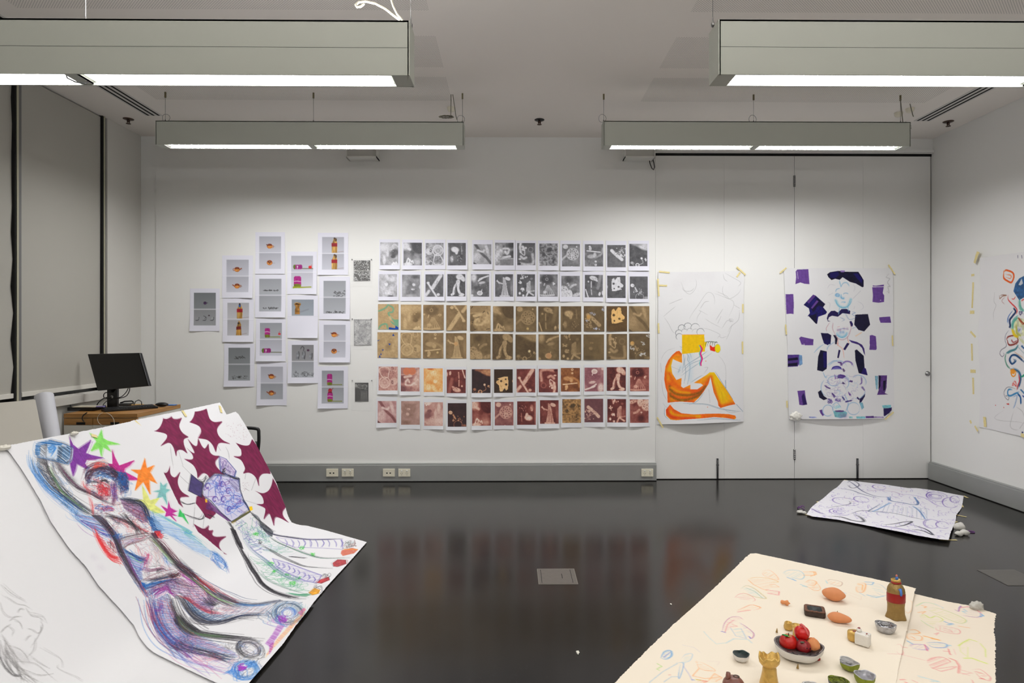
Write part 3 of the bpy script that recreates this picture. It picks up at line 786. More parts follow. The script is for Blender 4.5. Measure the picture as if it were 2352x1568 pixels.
class Surf:
    """parametric paper surface fn(u, v) -> xyz arrays, with inverse lookup of photo-measured points"""
    def __init__(s, fn, u0, u1, v0, v1, step):
        s.fn = fn; s.u0, s.v0 = u0, v0
        s.nu, s.nv = int(abs(u1-u0)/step)+1, int(abs(v1-v0)/step)+1
        s.du, s.dv = (u1-u0)/(s.nu-1), (v1-v0)/(s.nv-1)
        a = np.linspace(u0, u1, 70); b = np.linspace(v0, v1, 70)
        s.U, s.V = np.meshgrid(a, b); s.PX = proj(np.stack(fn(s.U, s.V), -1))
    def px2uv(s, pts):
        pts = np.atleast_2d(np.asarray(pts, float)); out = np.empty_like(pts)
        fl = s.PX.reshape(-1, 2); uu = s.U.ravel(); vv = s.V.ravel()
        for i in range(0, len(pts), 400):
            q = pts[i:i+400]; k = ((q[:, None]-fl[None])**2).sum(-1).argmin(1)
            u, v = uu[k].copy(), vv[k].copy(); e = 1e-4
            for _ in range(7):
                p0 = proj(np.stack(s.fn(u, v), -1)); r = q-p0
                pu = (proj(np.stack(s.fn(u+e, v), -1))-p0)/e; pv = (proj(np.stack(s.fn(u, v+e), -1))-p0)/e
                det = pu[:, 0]*pv[:, 1]-pu[:, 1]*pv[:, 0]; det = np.where(np.abs(det) < 1e-6, 1e-6, det)
                u = u+np.clip((r[:, 0]*pv[:, 1]-r[:, 1]*pv[:, 0])/det, -.3, .3)
                v = v+np.clip((pu[:, 0]*r[:, 1]-pu[:, 1]*r[:, 0])/det, -.3, .3)
            out[i:i+400, 0] = u; out[i:i+400, 1] = v
        return out
    def grid(s, uv):
        uv = np.asarray(uv); return np.stack([(uv[:, 0]-s.u0)/s.du, (uv[:, 1]-s.v0)/s.dv], -1)
    def mp(s, pts): return s.grid(s.px2uv(pts))
    def canvas(s, base=(232, 232, 234), seed=1): return Canvas(s.nu, s.nv, base, s.mp, seed)
def sheet(name, surf, cv, mtl, outline=None, parent=None, gout=None, origin=None, rough=0.0):
    """paper mesh with one vertex per canvas cell, cut to the outline"""
    iu, iv = np.meshgrid(np.arange(surf.nu), np.arange(surf.nv))
    g = None
    if outline is not None: g = surf.mp(outline)
    if gout is not None: g = np.asarray(gout, float)
    fu = iu.astype(float); fv = iv.astype(float)
    if g is not None:
        if rough:   # torn edge
            dens = []
            for i in range(len(g)):
                a, b = g[i], g[(i+1) % len(g)]; m = max(2, int(np.hypot(*(b-a))/3))
                dens += [a+(b-a)*t for t in np.linspace(0, 1, m, endpoint=False)]
            g = np.array(dens)+cv.rng.normal(0, rough, (len(dens), 2))
        ins = inpoly(fu, fv, g)
        # snap vertices near the outline onto it
        A = g; B = np.roll(g, -1, 0); best = np.full(fu.shape, 1e9); nx = fu.copy(); ny = fv.copy()
        for a, b in zip(A, B):
            lx, hx_ = int(min(a[0], b[0])-2), int(max(a[0], b[0])+3); ly, hy_ = int(min(a[1], b[1])-2), int(max(a[1], b[1])+3)
            lx, ly = max(lx, 0), max(ly, 0)
            if hx_ <= lx or hy_ <= ly: continue
            X = fu[ly:hy_, lx:hx_]; Y = fv[ly:hy_, lx:hx_]
            if X.size == 0: continue
            d = b-a; l2 = (d*d).sum()+1e-9; t = np.clip(((X-a[0])*d[0]+(Y-a[1])*d[1])/l2, 0, 1)
            qx, qy = a[0]+t*d[0], a[1]+t*d[1]; dd = (X-qx)**2+(Y-qy)**2
            bs = best[ly:hy_, lx:hx_]; m = dd < bs
            bs[m] = dd[m]; nx[ly:hy_, lx:hx_][m] = qx[m]; ny[ly:hy_, lx:hx_][m] = qy[m]
        near = best < 0.5**2*1.05
        fu2 = np.where(near, nx, fu); fv2 = np.where(near, ny, fv); keep = ins | near
        fu2 = np.where(keep, fu2, fu)
    else:
        keep = np.ones(fu.shape, bool); fu2, fv2 = fu, fv
    fc = keep[:-1, :-1] & keep[1:, :-1] & keep[:-1, 1:] & keep[1:, 1:]
    used = np.zeros_like(keep); used[:-1, :-1] |= fc; used[1:, :-1] |= fc; used[:-1, 1:] |= fc; used[1:, 1:] |= fc
    idx = np.full(keep.shape, -1); idx[used] = np.arange(used.sum())
    x, y, z = surf.fn(surf.u0+fu2*surf.du, surf.v0+fv2*surf.dv)
    co_ = np.stack([x[used], y[used], z[used]], -1)
    if origin is None: origin = co_.mean(0); origin[2] = co_[:, 2].min()
    co_ = co_-np.asarray(origin)
    J, I = np.nonzero(fc)
    q = np.stack([idx[J, I], idx[J, I+1], idx[J+1, I+1], idx[J+1, I]], -1)
    me = bpy.data.meshes.new(name); nvt = len(co_); nf = len(q)
    me.vertices.add(nvt); me.vertices.foreach_set('co', co_.astype(np.float32).ravel())
    me.loops.add(nf*4); me.loops.foreach_set('vertex_index', q.astype(np.int32).ravel())
    me.polygons.add(nf); me.polygons.foreach_set('loop_start', np.arange(0, nf*4, 4, dtype=np.int32))
    me.polygons.foreach_set('use_smooth', np.ones(nf, bool))
    me.update(calc_edges=True)
    at = me.color_attributes.new('ink', 'FLOAT_COLOR', 'POINT')
    c = cv.linear()[used]; c = np.concatenate([c, np.ones((len(c), 1))], 1)
    at.data.foreach_set('color', c.astype(np.float32).ravel())
    me.materials.append(mtl)
    o = bpy.data.objects.new(name, me); COL.objects.link(o); o.location = Vector(origin)
    if parent: o.parent = parent; o.location = Vector(origin)-Vector(parent.location)
    return o
def tape(parent, surf, p0, p1, w=0.018, off=0.0015, name='tape', col=None):
    """a strip of masking tape across two photo-measured points, lying on the sheet / wall"""
    a, b = surf.px2uv([p0, p1]); d = b-a; L_ = np.hypot(*d); n = np.array([-d[1], d[0]])/L_*w/2
    N_ = 6; vs = []
    for i in range(N_+1):
        for sgn in (-1, 1):
            uv = a+d*i/N_+n*sgn*(1+0.1*math.sin(i*2.3+sgn)); vs.append(uv)
    vs = np.array(vs); X, Y, Z = surf.fn(vs[:, 0], vs[:, 1])
    e = 1e-3
    P0 = np.stack([X, Y, Z], -1); Pu = np.stack(surf.fn(vs[:, 0]+e, vs[:, 1]), -1)-P0; Pv = np.stack(surf.fn(vs[:, 0], vs[:, 1]+e), -1)-P0
    nn = np.cross(Pu, Pv); nn /= np.linalg.norm(nn, axis=1)[:, None]+1e-12
    toC = np.array([0, 0, HC])-P0; nn *= np.sign((nn*toC).sum(1))[:, None]
    P0 = P0+nn*off
    org = np.array(parent.location) if parent else P0.mean(0)
    mb = MB(); top = [tuple(p-org) for p in P0]; bot = [tuple(p-org) for p in P0-nn*0.0003]
    m = len(top); fs = [(2*i, 2*i+1, 2*i+3, 2*i+2) for i in range(N_)]+[(m+2*i+2, m+2*i+3, m+2*i+1, m+2*i) for i in range(N_)]
    fs += [(0, 2*N_, m+2*N_, m)] if False else []
    for i in range(N_): fs += [(2*i, 2*i+2, m+2*i+2, m+2*i), (2*i+1, m+2*i+1, m+2*i+3, 2*i+3)]
    fs += [(0, m, m+1, 1), (2*N_, 2*N_+1, m+2*N_+1, m+2*N_)]
    mb.add(top+bot, fs, False)
    return mb.build(name, M['tape'] if col is None else col, parent, loc=None if parent else tuple(org))
# ---------------------------------------------------------------- photograms: brightness fields
def motif(ops, base, amp, iw, ih, seed):
    rng = np.random.default_rng(seed); s = iw
    G = np.full((ih, iw), base)+amp*(vnoise(ih, iw, 14, 14, rng)-0.5)+amp*0.4*(vnoise(ih, iw, 4, 4, rng)-0.5)
    X, Y = np.meshgrid((np.arange(iw)+.5)/iw, (np.arange(ih)+.5)/iw)   # y in widths; height = ih/iw
    def put(A, v): G[:] = G+(v-G)*np.clip(A, 0, 1)
    H = ih/iw
    for o in ops:
        k = o[0]
        if k == 'b':      # blob x y rx ry rot val soft
            _, x, y, rx, ry, ro, v, so = o; y *= H; a = math.radians(ro); dx, dy = X-x, Y-y
            u = (dx*math.cos(a)+dy*math.sin(a))/rx; w = (-dx*math.sin(a)+dy*math.cos(a))/ry
            put((1-np.sqrt(u*u+w*w))/so+0.0, v)
        elif k == 'l':    # polyline pts w val soft
            _, pts, w, v, so = o; g = cr(pts, 6); dm = np.full(X.shape, 9.)
            for i in range(len(g)-1):
                ax, ay = g[i][0], g[i][1]*H; bx, by = g[i+1][0], g[i+1][1]*H; dx, dy = bx-ax, by-ay; l2 = dx*dx+dy*dy+1e-9
                t = np.clip(((X-ax)*dx+(Y-ay)*dy)/l2, 0, 1); dm = np.minimum(dm, np.hypot(X-ax-t*dx, Y-ay-t*dy))
            put((w/2-dm)/so+0.7, v)
        elif k == 'r':    # ring
            _, x, y, r, w, v = o; d = np.abs(np.hypot(X-x, Y-y*H)-r); put((w/2-d)*s+0.6, v)
        elif k == 'g':    # cluster of specks: x y n spread size val
            _, x, y, n, sp, sz, v = o
            for _i in range(n):
                px, py = x+rng.normal(0, sp), (y+rng.normal(0, sp*0.85))*H; r = sz*rng.uniform(.5, 1.4)
                put((1-np.hypot((X-px)/r, (Y-py)/(r*rng.uniform(.6, 1.6))))*1.5, v*rng.uniform(.85, 1.1))
        elif k == 'p':    # polygon pts val
            _, pts, v, op = o; P_ = [(a*iw, b*ih) for a, b in pts]; XX, YY = np.meshgrid(np.arange(iw), np.arange(ih))
            put(inpoly(XX, YY, P_)*op, v)
        elif k == 'n':
            G += o[2]*(vnoise(ih, iw, o[1], o[1], rng)-0.5)
    m = G > .5; G = G-m*.2*(vnoise(ih, iw, 2.6, 2.6, rng)**2)*(G-.4)*2.0+0.07*(vnoise(ih, iw, 1.7, 1.7, rng)-.5)+.08*(vnoise(ih, iw, 7, 7, rng)-.5)
    return G.clip(0, 1)
MOT = {
 'a1': (.55, .25, [('b',.2,.2,.7,.35,0,.85,.8),('b',.22,.75,.12,.35,0,.85,.5),('b',.4,.5,.12,.3,5,.82,.6),('b',.8,.45,.3,.25,-30,.2,.5),('b',.72,.62,.16,.12,0,.15,.4),('l',[(.6,.2),(.8,.1),(.98,.18)],.08,.75,.05),('g',.62,.33,8,.06,.03,.8),('b',.8,.97,.22,.12,0,.95,.3),('l',[(.7,.98),(.75,.88),(.82,.95),(.88,.86),(.95,.95)],.04,1,.02)], 'soft fingers and a dark round hollow'),
 'a2': (.35, .25, [('b',.12,.15,.3,.3,20,.85,.6),('l',[(.1,.05),(.2,.2),(.35,.3)],.1,.9,.08),('b',.85,.15,.42,.45,-30,.12,.12),('g',.85,.15,14,.1,.015,.35),('b',.25,.95,.3,.12,0,.9,.4),('l',[(.15,.95),(.25,.7),(.33,.8),(.3,.9)],.06,.95,.02),('l',[(.35,.75),(.45,.85),(.5,.8),(.55,.9)],.06,.95,.02),('b',.75,.85,.3,.25,-20,.7,.8)], 'white shell shapes below a dark disc'),
 'a3': (.5, .3, [('n',3,.25),('b',.68,.28,.29,.29,0,.68,.2),('r',.68,.34,.28,.05,.85),('r',.68,.34,.18,.02,.78),('r',.68,.34,.08,.02,.4),('b',.2,.38,.22,.22,10,.75,.2),('p',[(.23,.25),(.34,.3),(.32,.42),(.22,.4)],.15,1),('p',[(.26,.29),(.3,.3),(.29,.38),(.25,.37)],.7,1),('l',[(.5,.55),(.75,.52),(.97,.85),(.8,.97),(.5,.95),(.45,.8),(.5,.55)],.035,.9,.02),('r',.28,.92,.12,.03,.8),('g',.28,.75,10,.05,.02,.15)], 'lace doilies and a small square'),
 'a4': (.2, .15, [('b',.4,.3,.26,.18,10,.95,.35),('b',.48,.42,.1,.14,0,.9,.4),('b',.22,.72,.12,.22,0,.6,.5),('g',.22,.7,12,.05,.03,.8),('g',.65,.75,18,.1,.02,.75),('l',[(.75,.15),(.78,.5)],.02,.6,.03),('g',.77,.35,8,.03,.015,.7),('b',.02,.5,.1,.9,0,.45,.6)], 'a glowing white hand shape in the dark'),
 'a5': (.55, .2, [('b',.2,.65,.3,.4,20,.75,.6),('l',[(.1,.0),(.45,.45),(.75,.7),(1.0,1.0)],.12,.22,.05),('b',.75,.25,.12,.5,-15,.8,.6),('l',[(.25,.3),(.5,.38),(.6,.3)],.08,.85,.06),('p',[(0,.88),(.2,1),(0,1)],.1,1)], 'soft folded cloth running diagonally'),
 'a6': (.45, .3, [('b',.15,.5,.3,.6,10,.78,.7),('l',[(.3,.35),(.5,.25),(.75,.3),(.65,.5),(.55,.4)],.09,.85,.04),('n',5,.3),('b',.95,.1,.3,.25,0,.1,.5),('b',.92,.5,.15,.25,0,.12,.5),('l',[(.45,.65),(.8,.6)],.11,.85,.04),('p',[(.25,.72),(1,.72),(1,1),(.25,1)],.38,.9),('l',[(.25,.72),(1,.7)],.02,.8,.02)], 'crumpled paper forms above a flat box'),
 'a7': (.25, .15, [('l',[(.2,.0),(.15,.2),(.2,.4)],.1,.85,.06),('g',.35,.25,14,.08,.06,.95),('l',[(.15,.4),(.4,.55),(.42,.35)],.04,.9,.02),('r',.75,.3,.13,.05,.42),('l',[(.85,.5),(.88,.9),(.55,.97),(.2,.92)],.11,.7,.08),('l',[(.2,.6),(.35,.7),(.5,.65)],.1,.75,.06),('b',.15,.72,.1,.06,0,.9,.5),('b',.12,.93,.12,.08,0,.05,.5)], 'bright seed leaves and a bent tube'),
 'a8': (.4, .3, [('n',4,.4),('b',.55,.28,.2,.14,-30,.12,.4),('b',.25,.5,.12,.14,0,.12,.4),('b',.85,.3,.15,.08,-10,.2,.4),('r',.55,.35,.25,.03,.55),('n',2,.15)], 'mottled moss with dark oval hollows'),
 'a9': (.35, .2, [('b',.2,.12,.16,.14,0,.85,.25),('b',.6,.45,.37,.36,0,.68,.08)]+[('b',.6+.26*math.cos(a)*(1-.35*(i%2)),.45+.22*math.sin(a)*(1-.35*(i%2)),.04,.04,0,.2,.5) for i,a in enumerate([k*.349 for k in range(18)])]+[('r',.6,.55,.09,.03,.85),('r',.55,1.1,.11,.06,.88),('r',.93,1.13,.07,.04,.85),('b',.82,.12,.05,.05,0,.95,.4),('l',[(.0,.7),(.2,.55),(.3,.5)],.08,.7,.05)], 'a big pierced disc with small rings'),
 'a10': (.28, .2, [('b',.3,.2,.1,.14,0,.75,.4),('b',.27,.1,.07,.05,0,.8,.3),('l',[(.12,.3),(.5,.33),(.85,.36)],.05,.9,.02),('b',.35,.55,.26,.14,-5,.6,.4),('b',.55,.5,.12,.18,0,.7,.4),('l',[(.6,.6),(.9,.45),(.98,.2)],.08,.5,.05),('b',.6,.78,.07,.06,0,.85,.3),('r',.6,.93,.045,.03,.9)], 'a long bone and a small vase'),
 'a11': (.22, .12, [('l',[(.25,.25),(.5,.45),(.65,.55),(.8,.65)],.16,.85,.04),('g',.5,.38,20,.1,.025,.15),('g',.75,.25,40,.1,.03,.85),('g',.8,.5,14,.06,.04,.9),('g',.65,.2,16,.09,.02,.15),('b',.22,.25,.05,.08,0,.9,.3)], 'a lacy pod with a flower cluster'),
 'a12': (.13, .1, [('b',.8,.1,.6,.25,20,.7,.4),('b',.4,.02,.4,.12,0,.5,.6),('n',5,.1),('r',.45,.95,.09,.04,.9),('b',.68,.65,.07,.07,0,1,.3),('l',[(.7,.7),(.75,.85),(.5,.95),(.4,.97)],.018,.7,.015),('g',.9,.7,9,.04,.03,.95),('b',.15,.85,.12,.1,0,.6,.5),('g',.2,.97,10,.09,.02,.85)], 'a white ring, a ball and a thread'),
 'b1': (.65, .25, [('b',.4,.45,.12,.12,30,.95,.4),('b',.75,.2,.2,.25,0,.85,.6),('b',.5,.8,.2,.15,0,.85,.5),('g',.45,.82,16,.08,.03,.9),('b',.65,.98,.2,.06,0,.15,.5),('b',.45,.12,.12,.3,-30,.8,.6)], 'pale blurred blossoms'),
 'b2': (.42, .2, [('b',.1,.5,.2,.6,0,.65,.9),('b',.65,.45,.11,.1,20,.85,.4),('b',.6,.66,.11,.06,0,.85,.35),('b',.62,.65,.03,.02,0,.3,.4),('b',.75,.1,.3,.15,0,.2,.8),('b',1,.55,.08,.14,0,.75,.5),('b',.4,.95,.5,.12,0,.6,.8)], 'two small pale pebbles in haze'),
 'b3': (.25, .15, [('l',[(.85,.05),(.6,.35),(.4,.6)],.18,.82,.05),('l',[(.68,.3),(.6,.42)],.02,.3,.02),('l',[(.15,.4),(.3,.6),(.5,.85),(.62,1)],.08,.88,.04),('b',.15,.38,.1,.08,0,.92,.4),('l',[(0,.95),(.2,.75)],.14,.8,.05),('g',.55,.73,12,.06,.03,.1),('b',.72,.9,.1,.09,0,.85,.3)], 'a bone crossing a twisted tube'),
 'b4': (.15, .1, [('b',.68,.12,.22,.2,0,.85,.3),('b',.85,.2,.14,.22,-30,.8,.3),('b',.6,.35,.14,.14,0,.85,.3),('l',[(.55,.4),(.4,.6),(.35,.85),(.25,.92)],.12,.85,.03),('l',[(.62,.42),(.6,.65),(.7,.85),(.88,.92)],.12,.85,.03),('l',[(.5,.45),(.42,.7),(.38,.85)],.02,.25,.02),('b',.75,.96,.16,.05,10,.9,.4),('n',3,.14)], 'two striding plaster legs'),
 'b5': (.3, .25, [('b',.15,.15,.2,.3,0,.85,.6),('l',[(.4,.3),(.6,.18),(.95,.08)],.07,.85,.03),('b',.55,.2,.16,.07,-20,.85,.3),('b',.6,.38,.22,.09,-10,.7,.4),('g',.6,.6,30,.18,.02,.45),('b',.48,.84,.17,.14,0,.92,.15),('b',.48,.84,.12,.1,0,.72,.3),('l',[(.57,.75),(.6,.68)],.03,.9,.02),('b',.05,.95,.1,.1,0,.8,.5)], 'a pale disc with a short tail'),
 'b6': (.25, .2, [('b',.7,.2,.18,.11,20,.85,.25),('l',[(.1,.3),(.25,.38),(.4,.42)],.05,.85,.03),('l',[(.12,.26),(.22,.42)],.03,.8,.02),('p',[(.42,.12),(.52,.15),(.62,.4),(.66,.65),(.76,.97),(.3,.97),(.4,.6),(.42,.4)],.75,.9),('l',[(.5,.4),(.48,.95)],.02,.45,.03),('l',[(.58,.5),(.62,.95)],.02,.45,.03),('l',[(.28,.97),(.78,.97)],.06,.85,.03),('b',.92,.6,.12,.5,0,.45,.8)], 'a long bell-shaped dress'),
 'b7': (.18, .12, [('g',.35,.12,12,.08,.05,.9),('g',.2,.4,9,.05,.04,.95),('g',.3,.68,10,.05,.05,.95),('b',.15,.85,.07,.09,0,.95,.3),('b',.35,.95,.07,.07,0,.9,.3),('p',[(.68,.28),(.75,.3),(.76,.72),(.5,.78),(.52,.4)],.68,.95),('l',[(.65,.78),(.93,.74)],.07,.82,.03),('l',[(.65,.8),(.9,.93)],.08,.8,.03),('l',[(.62,.8),(.52,.97)],.08,.8,.03),('b',.8,.2,.1,.08,0,.4,.5),('b',.85,.6,.2,.4,0,.4,.9)], 'a windmill shape beside chips'),
 'b8': (.35, .2, [('b',.42,.22,.42,.3,0,.1,.35),('r',.4,.22,.07,.03,.5),('g',.4,.1,6,.05,.02,.5),('l',[(.28,.4),(.24,.5)],.03,.9,.02),('g',.78,.42,8,.04,.04,.85),('b',.05,.38,.07,.06,0,.8,.4)]+[('l',[(.42+.02*k,.5),(.2+.12*k,.9)],.025,.65,.03) for k in range(6)]+[('b',.3,.8,.14,.1,0,.75,.4),('l',[(.05,.93),(.3,.95),(.8,.93)],.06,.75,.05)], 'a dark burst over a row of feet'),
 'b9': (.35, .2, [('b',.4,.2,.3,.3,0,.12,.7),('b',.12,.75,.3,.35,0,.85,.2),('g',.15,.6,30,.12,.025,.2),('b',.45,.9,.18,.3,0,.88,.25),('g',.35,.9,16,.15,.02,.3),('l',[(.5,.55),(.65,.45),(.78,.42)],.1,.72,.04),('g',.4,.42,6,.03,.03,.9),('b',.85,.9,.3,.12,-15,.8,.4),('g',.8,.85,12,.08,.02,.35)], 'tangled pale leaves around a thumb'),
 'b10': (.2, .15, [('b',.48,.15,.26,.14,15,.82,.3),('g',.45,.2,18,.1,.02,.2),('b',.65,.25,.12,.06,30,.75,.3),('b',.2,.3,.06,.06,0,.8,.3),('l',[(.36,.3),(.36,.6),(.38,.88)],.05,.7,.02),('g',.37,.6,14,.02,.02,.2),('l',[(.05,.65),(.18,.98)],.05,.9,.02),('b',.82,.85,.07,.13,10,.85,.3),('b',1,.8,.07,.14,0,.8,.3),('l',[(.88,.0),(.8,.35),(.72,.6)],.14,.42,.08)], 'a jellyfish form trailing a cord'),
 'b11': (.16, .08, [('p',[(.25,.15),(.35,.1),(.42,.2),(.55,.05),(.68,.06),(.72,.3),(.88,.42),(.85,.5),(.7,.55),(.8,.6),(.45,.68),(.25,.68),(.22,.4)],.85,1),('b',.35,.36,.07,.07,0,.12,.3),('b',.38,.58,.05,.05,0,.15,.3),('b',.62,.5,.07,.06,0,.2,.3),('b',.0,.5,.04,.1,0,.7,.5),('n',4,.1)], 'a torn white mask with holes'),
 'b12': (.17, .1, [('b',.15,.4,.12,.11,20,.92,.25),('g',.2,.38,5,.05,.02,.2),('l',[(.3,.5),(.4,.65)],.06,.75,.04),('g',.35,.66,6,.06,.035,.9),('r',.55,.92,.22,.02,.6),('g',.6,.68,12,.1,.03,.75),('b',.9,.95,.2,.1,0,.55,.8)], 'a tiny dress and a ring of beads'),
 'c1': (.72, .12, [], 'tan ground with teal path and blue corner'),
 'd1': (.7, .2, [('n',5,.15),('b',.55,.55,.2,.3,30,.4,.8)], 'wrinkled tan cloth with blue triangles'),
}
def tone(G, ramp):
    k = np.linspace(0, 1, len(ramp)); r = np.array(ramp, float)
    return np.stack([np.interp(G, k, r[:, i]) for i in range(3)], -1)
BW = [(62,62,66),(104,104,108),(158,158,163),(212,212,219),(238,238,244)]
SEL = [(104,86,62),(138,114,82),(168,142,104),(196,168,126),(214,190,150)]
SE = [(82,66,48),(112,93,66),(136,114,82),(166,140,104),(206,178,134)]
PK = [(66,34,38),(122,62,58),(178,112,100),(222,176,156),(242,226,214)]
PKL = [(96,62,66),(156,106,104),(196,146,136),(222,188,176),(240,226,218)]
DK = [(48,40,42),(72,52,54),(150,96,74),(212,160,118),(240,220,200)]
ORG = [(196,84,28),(222,120,48),(236,160,88),(242,208,150),(250,238,214)]
YE = [(60,54,44),(128,96,64),(186,142,92),(210,170,116),(226,196,150)]
STEP = 0.0036
def wall_surf(x0, y0, x1, y1, off=0.003, curl=0.012, tw=0.0, seed=0, yw=D):
    """rectangle on the back wall given photo corners; hangs flat at the top, lifts at the bottom"""
    a = onY(x0, y0, yw); b = onY(x1, y1, yw)
    h = a.z-b.z
    def fn(u, v):
        t = np.clip((a.z-v)/h, 0, 1); s_ = np.clip((u-a.x)/(b.x-a.x), 0, 1)
        lift = curl*t**4*(0.55+0.45*np.sin(s_*3.1+tw))+0.0018*np.sin(s_*5+seed)*t
        return u, yw-off-np.maximum(lift, 0)+0*u, v+0*u
    return Surf(fn, a.x, b.x, a.z, b.z, STEP)
class FastSurf(Surf): pass
def put_print(name, rect, draw, label, cat, group, seed, curl=0.012, base=(226, 226, 238)):
    sf = wall_surf(*rect, curl=curl, tw=seed*1.7, seed=seed)
    cv = Canvas(sf.nu, sf.nv, base, lambda p: (np.atleast_2d(np.asarray(p, float))-np.array([rect[0], rect[1]]))*np.array([(sf.nu-1)/(rect[2]-rect[0]), (sf.nv-1)/(rect[3]-rect[1])]), seed)
    draw(cv, rect)
    o = sheet(name, sf, cv, M['print'])
    tag(o, label, cat, group)
    return o
def photogram(rect, irect, mo, ramp, rot, label, group, seed, extra=None, base=(226, 226, 238), jit=0.0):
    b, amp, ops, _ = MOT[mo]
    def draw(cv, r):
        g0 = cv.mp([(irect[0], irect[1])])[0]; g1 = cv.mp([(irect[2], irect[3])])[0]
        x0, y0, x1, y1 = [int(round(q)) for q in (g0[0], g0[1], g1[0], g1[1])]
        x0, y0 = max(x0, 0), max(y0, 0); x1, y1 = min(x1, cv.w), min(y1, cv.h)
        G = motif(ops, b, amp, x1-x0, y1-y0, sum(ord(ch) for ch in mo)*7)
        if rot == 'r': G = G[::-1, ::-1]
        elif rot == 'v': G = G[::-1]
        cv.img[y0:y1, x0:x1] = tone(G, ramp)
        if extra: extra(cv, x0, y0, x1-x0, y1-y0)
    return put_print('photogram_print', rect, draw, label, 'print', group, seed, curl=0.012 if irect[1]-rect[1] > 2 else 0.004, base=base)
def sh(v, n=12):  # positions from zoom readings
    return v
LX = lambda v: [860+q/7.35 for q in v]
RX = lambda v: [1180+q/7.35 for q in v]
seed = 10
# rows 1-2, black and white
rows = []
x1_ = LX([85,470,850,1225,1650,2030])+RX([30,410,785,1170,1555,1935])
t1_ = [549.5+v for v in (0,.5,.3,1,1.5,1.5,3,3,3,3.2,3.4,3.2)]; b1_ = [618.6,619,618.5,619.3,619,620,620.5,621,621.6,622.3,622.6,621.8]
i1x = LX([105,497,870,1243,1672,2045])+RX([62,437,815,1203,1582,1952]); i1y = [540+v/7.35 for v in (128,132,132,133,155,133,133,140,153,153,168,150)]
nm = ['a1','a2','a3','a4','a5','a6','a7','a8','a9','a10','a11','a12']
for k in range(12):
    seed += 1
    ih = 51.5 if k not in (4,) else 46
    photogram((x1_[k], t1_[k], x1_[k]+47.2, b1_[k]), (i1x[k], i1y[k], i1x[k]+41.5, i1y[k]+ih), nm[k], BW, '', 'black and white print of %s, top row' % MOT[nm[k]][3], 'black and white photogram prints', seed)
x2_ = LX([65,440,840,1210,1625,2010])+RX([40,410,775,1165,1555,1935])
b2_ = [690,691.3,691,691.2,691,691,691.5,691.6,692.5,692.5,694,694.3]
i2x = LX([82,470,862,1233,1638,2040])+RX([60,440,808,1200,1582,1957]); i2y = [540+v/7.35 for v in (665,668,663,660,660,663,662,664,692,675,683,697)]
nm = ['b1','b2','b3','b4','b5','b6','b7','b8','b9','b10','b11','b12']
for k in range(12):
    seed += 1
    photogram((x2_[k], 622.5+0.15*k, x2_[k]+47.2, b2_[k]), (i2x[k], i2y[k], i2x[k]+41.5, i2y[k]+(51.5 if k != 8 else 47.5)), nm[k], BW, '', 'black and white print of %s, second row' % MOT[nm[k]][3], 'black and white photogram prints', seed)
# rows 3-4, sepia, borderless
def ex_c1(cv, x0, y0, w, h):
    f = lambda p: np.array([(x0+a*w, y0+b*h) for a, b in p])
    for p in ([(0,.28),(.2,.22),(.4,.12),(.48,.02)],[(.48,.02),(.6,.08),(.72,.15),(.7,.3),(.5,.35),(.6,.5),(.75,.62),(1,.62)],[(.02,.98),(.15,.82),(.4,.78),(.46,.98)],[(.62,.68),(.8,.8),(1,.85)]):
        cv.raw(cr(f(p)), (104,168,138), 4.2, .85, .1)
    cv.fill(None, (110,170,140), .85, gpts=f([(.72,.64),(1,.62),(1,.88),(.8,.76)]))
    cv.fill(None, (20,72,170), 1, gpts=f([(.52,.9),(.82,.94),(.84,.84),(1,.92),(1,1),(.52,1)]))
    cv.fill(None, (218,186,140), .8, gpts=f([(.5,.5),(.6,.45),(.68,.6),(.58,.62)]), soft=2)
def ex_d1(cv, x0, y0, w, h):
    f = lambda p: np.array([(x0+a*w, y0+b*h) for a, b in p])
    for p in ([(.7,.14),(.76,.05),(.82,.15)],[(0,.32),(.13,.28),(.02,.35)],[(.52,.43),(.64,.44),(.58,.51)],[(.2,.67),(.32,.66),(.25,.72)],[(.06,.98),(.1,.88),(.16,.98)],[(.13,.88),(.17,.8),(.21,.88)]):
        cv.fill(None, (22,66,158), 1, gpts=f(p))
def ex_c5(cv, x0, y0, w, h):
    f = lambda p: np.array([(x0+a*w, y0+b*h) for a, b in p])
    for p in ([(.05,.1),(.14,.02)],[(.62,.27),(.7,.2)],[(.85,.25),(.87,.34)],[(.3,.48),(.47,.42)],[(.15,.55),(.08,.8)],[(.2,.92),(.3,.92)],[(.78,.92),(.96,.88)]):
        q = np.linspace(0, 1, 7)
        for i in range(0, 6, 2): cv.raw(f([tuple(np.array(p[0])+(np.array(p[1])-p[0])*q[i]), tuple(np.array(p[0])+(np.array(p[1])-p[0])*q[i+1])]), (40,30,25), 1.3, .9, 0)
def ex_blue(pos, col=(186,192,214)):
    def f(cv, x0, y0, w, h):
        for a, b, n in pos:
            for _ in range(n):
                c = np.array([x0+a*w, y0+b*h])+cv.rng.normal(0, w*.045, 2); p = [c+cv.rng.normal(0, 1.5, 2) for _i in range(4)]
                cv.raw(cr(p), col, 1.1, .95, 0)
    return f
def ex_spot(pos, col, r):
    def f(cv, x0, y0, w, h):
        for a, b in pos: cv.fill(None, col, .7, gpts=np.array([(x0+a*w+r*w*math.cos(t), y0+b*h+r*w*math.sin(t)) for t in np.linspace(0, 6.2, 14)]), soft=1)
    return f
def both(*fs): return lambda *a: [f(*a) for f in fs]
x3_ = LX([62,445,825,1213,1615,2003])+RX([35,415,793,1183,1567,1943]); t3_ = [690+v/7.35 for v in (60,68,72,78,88,95,98,98,96,94,94,94)]
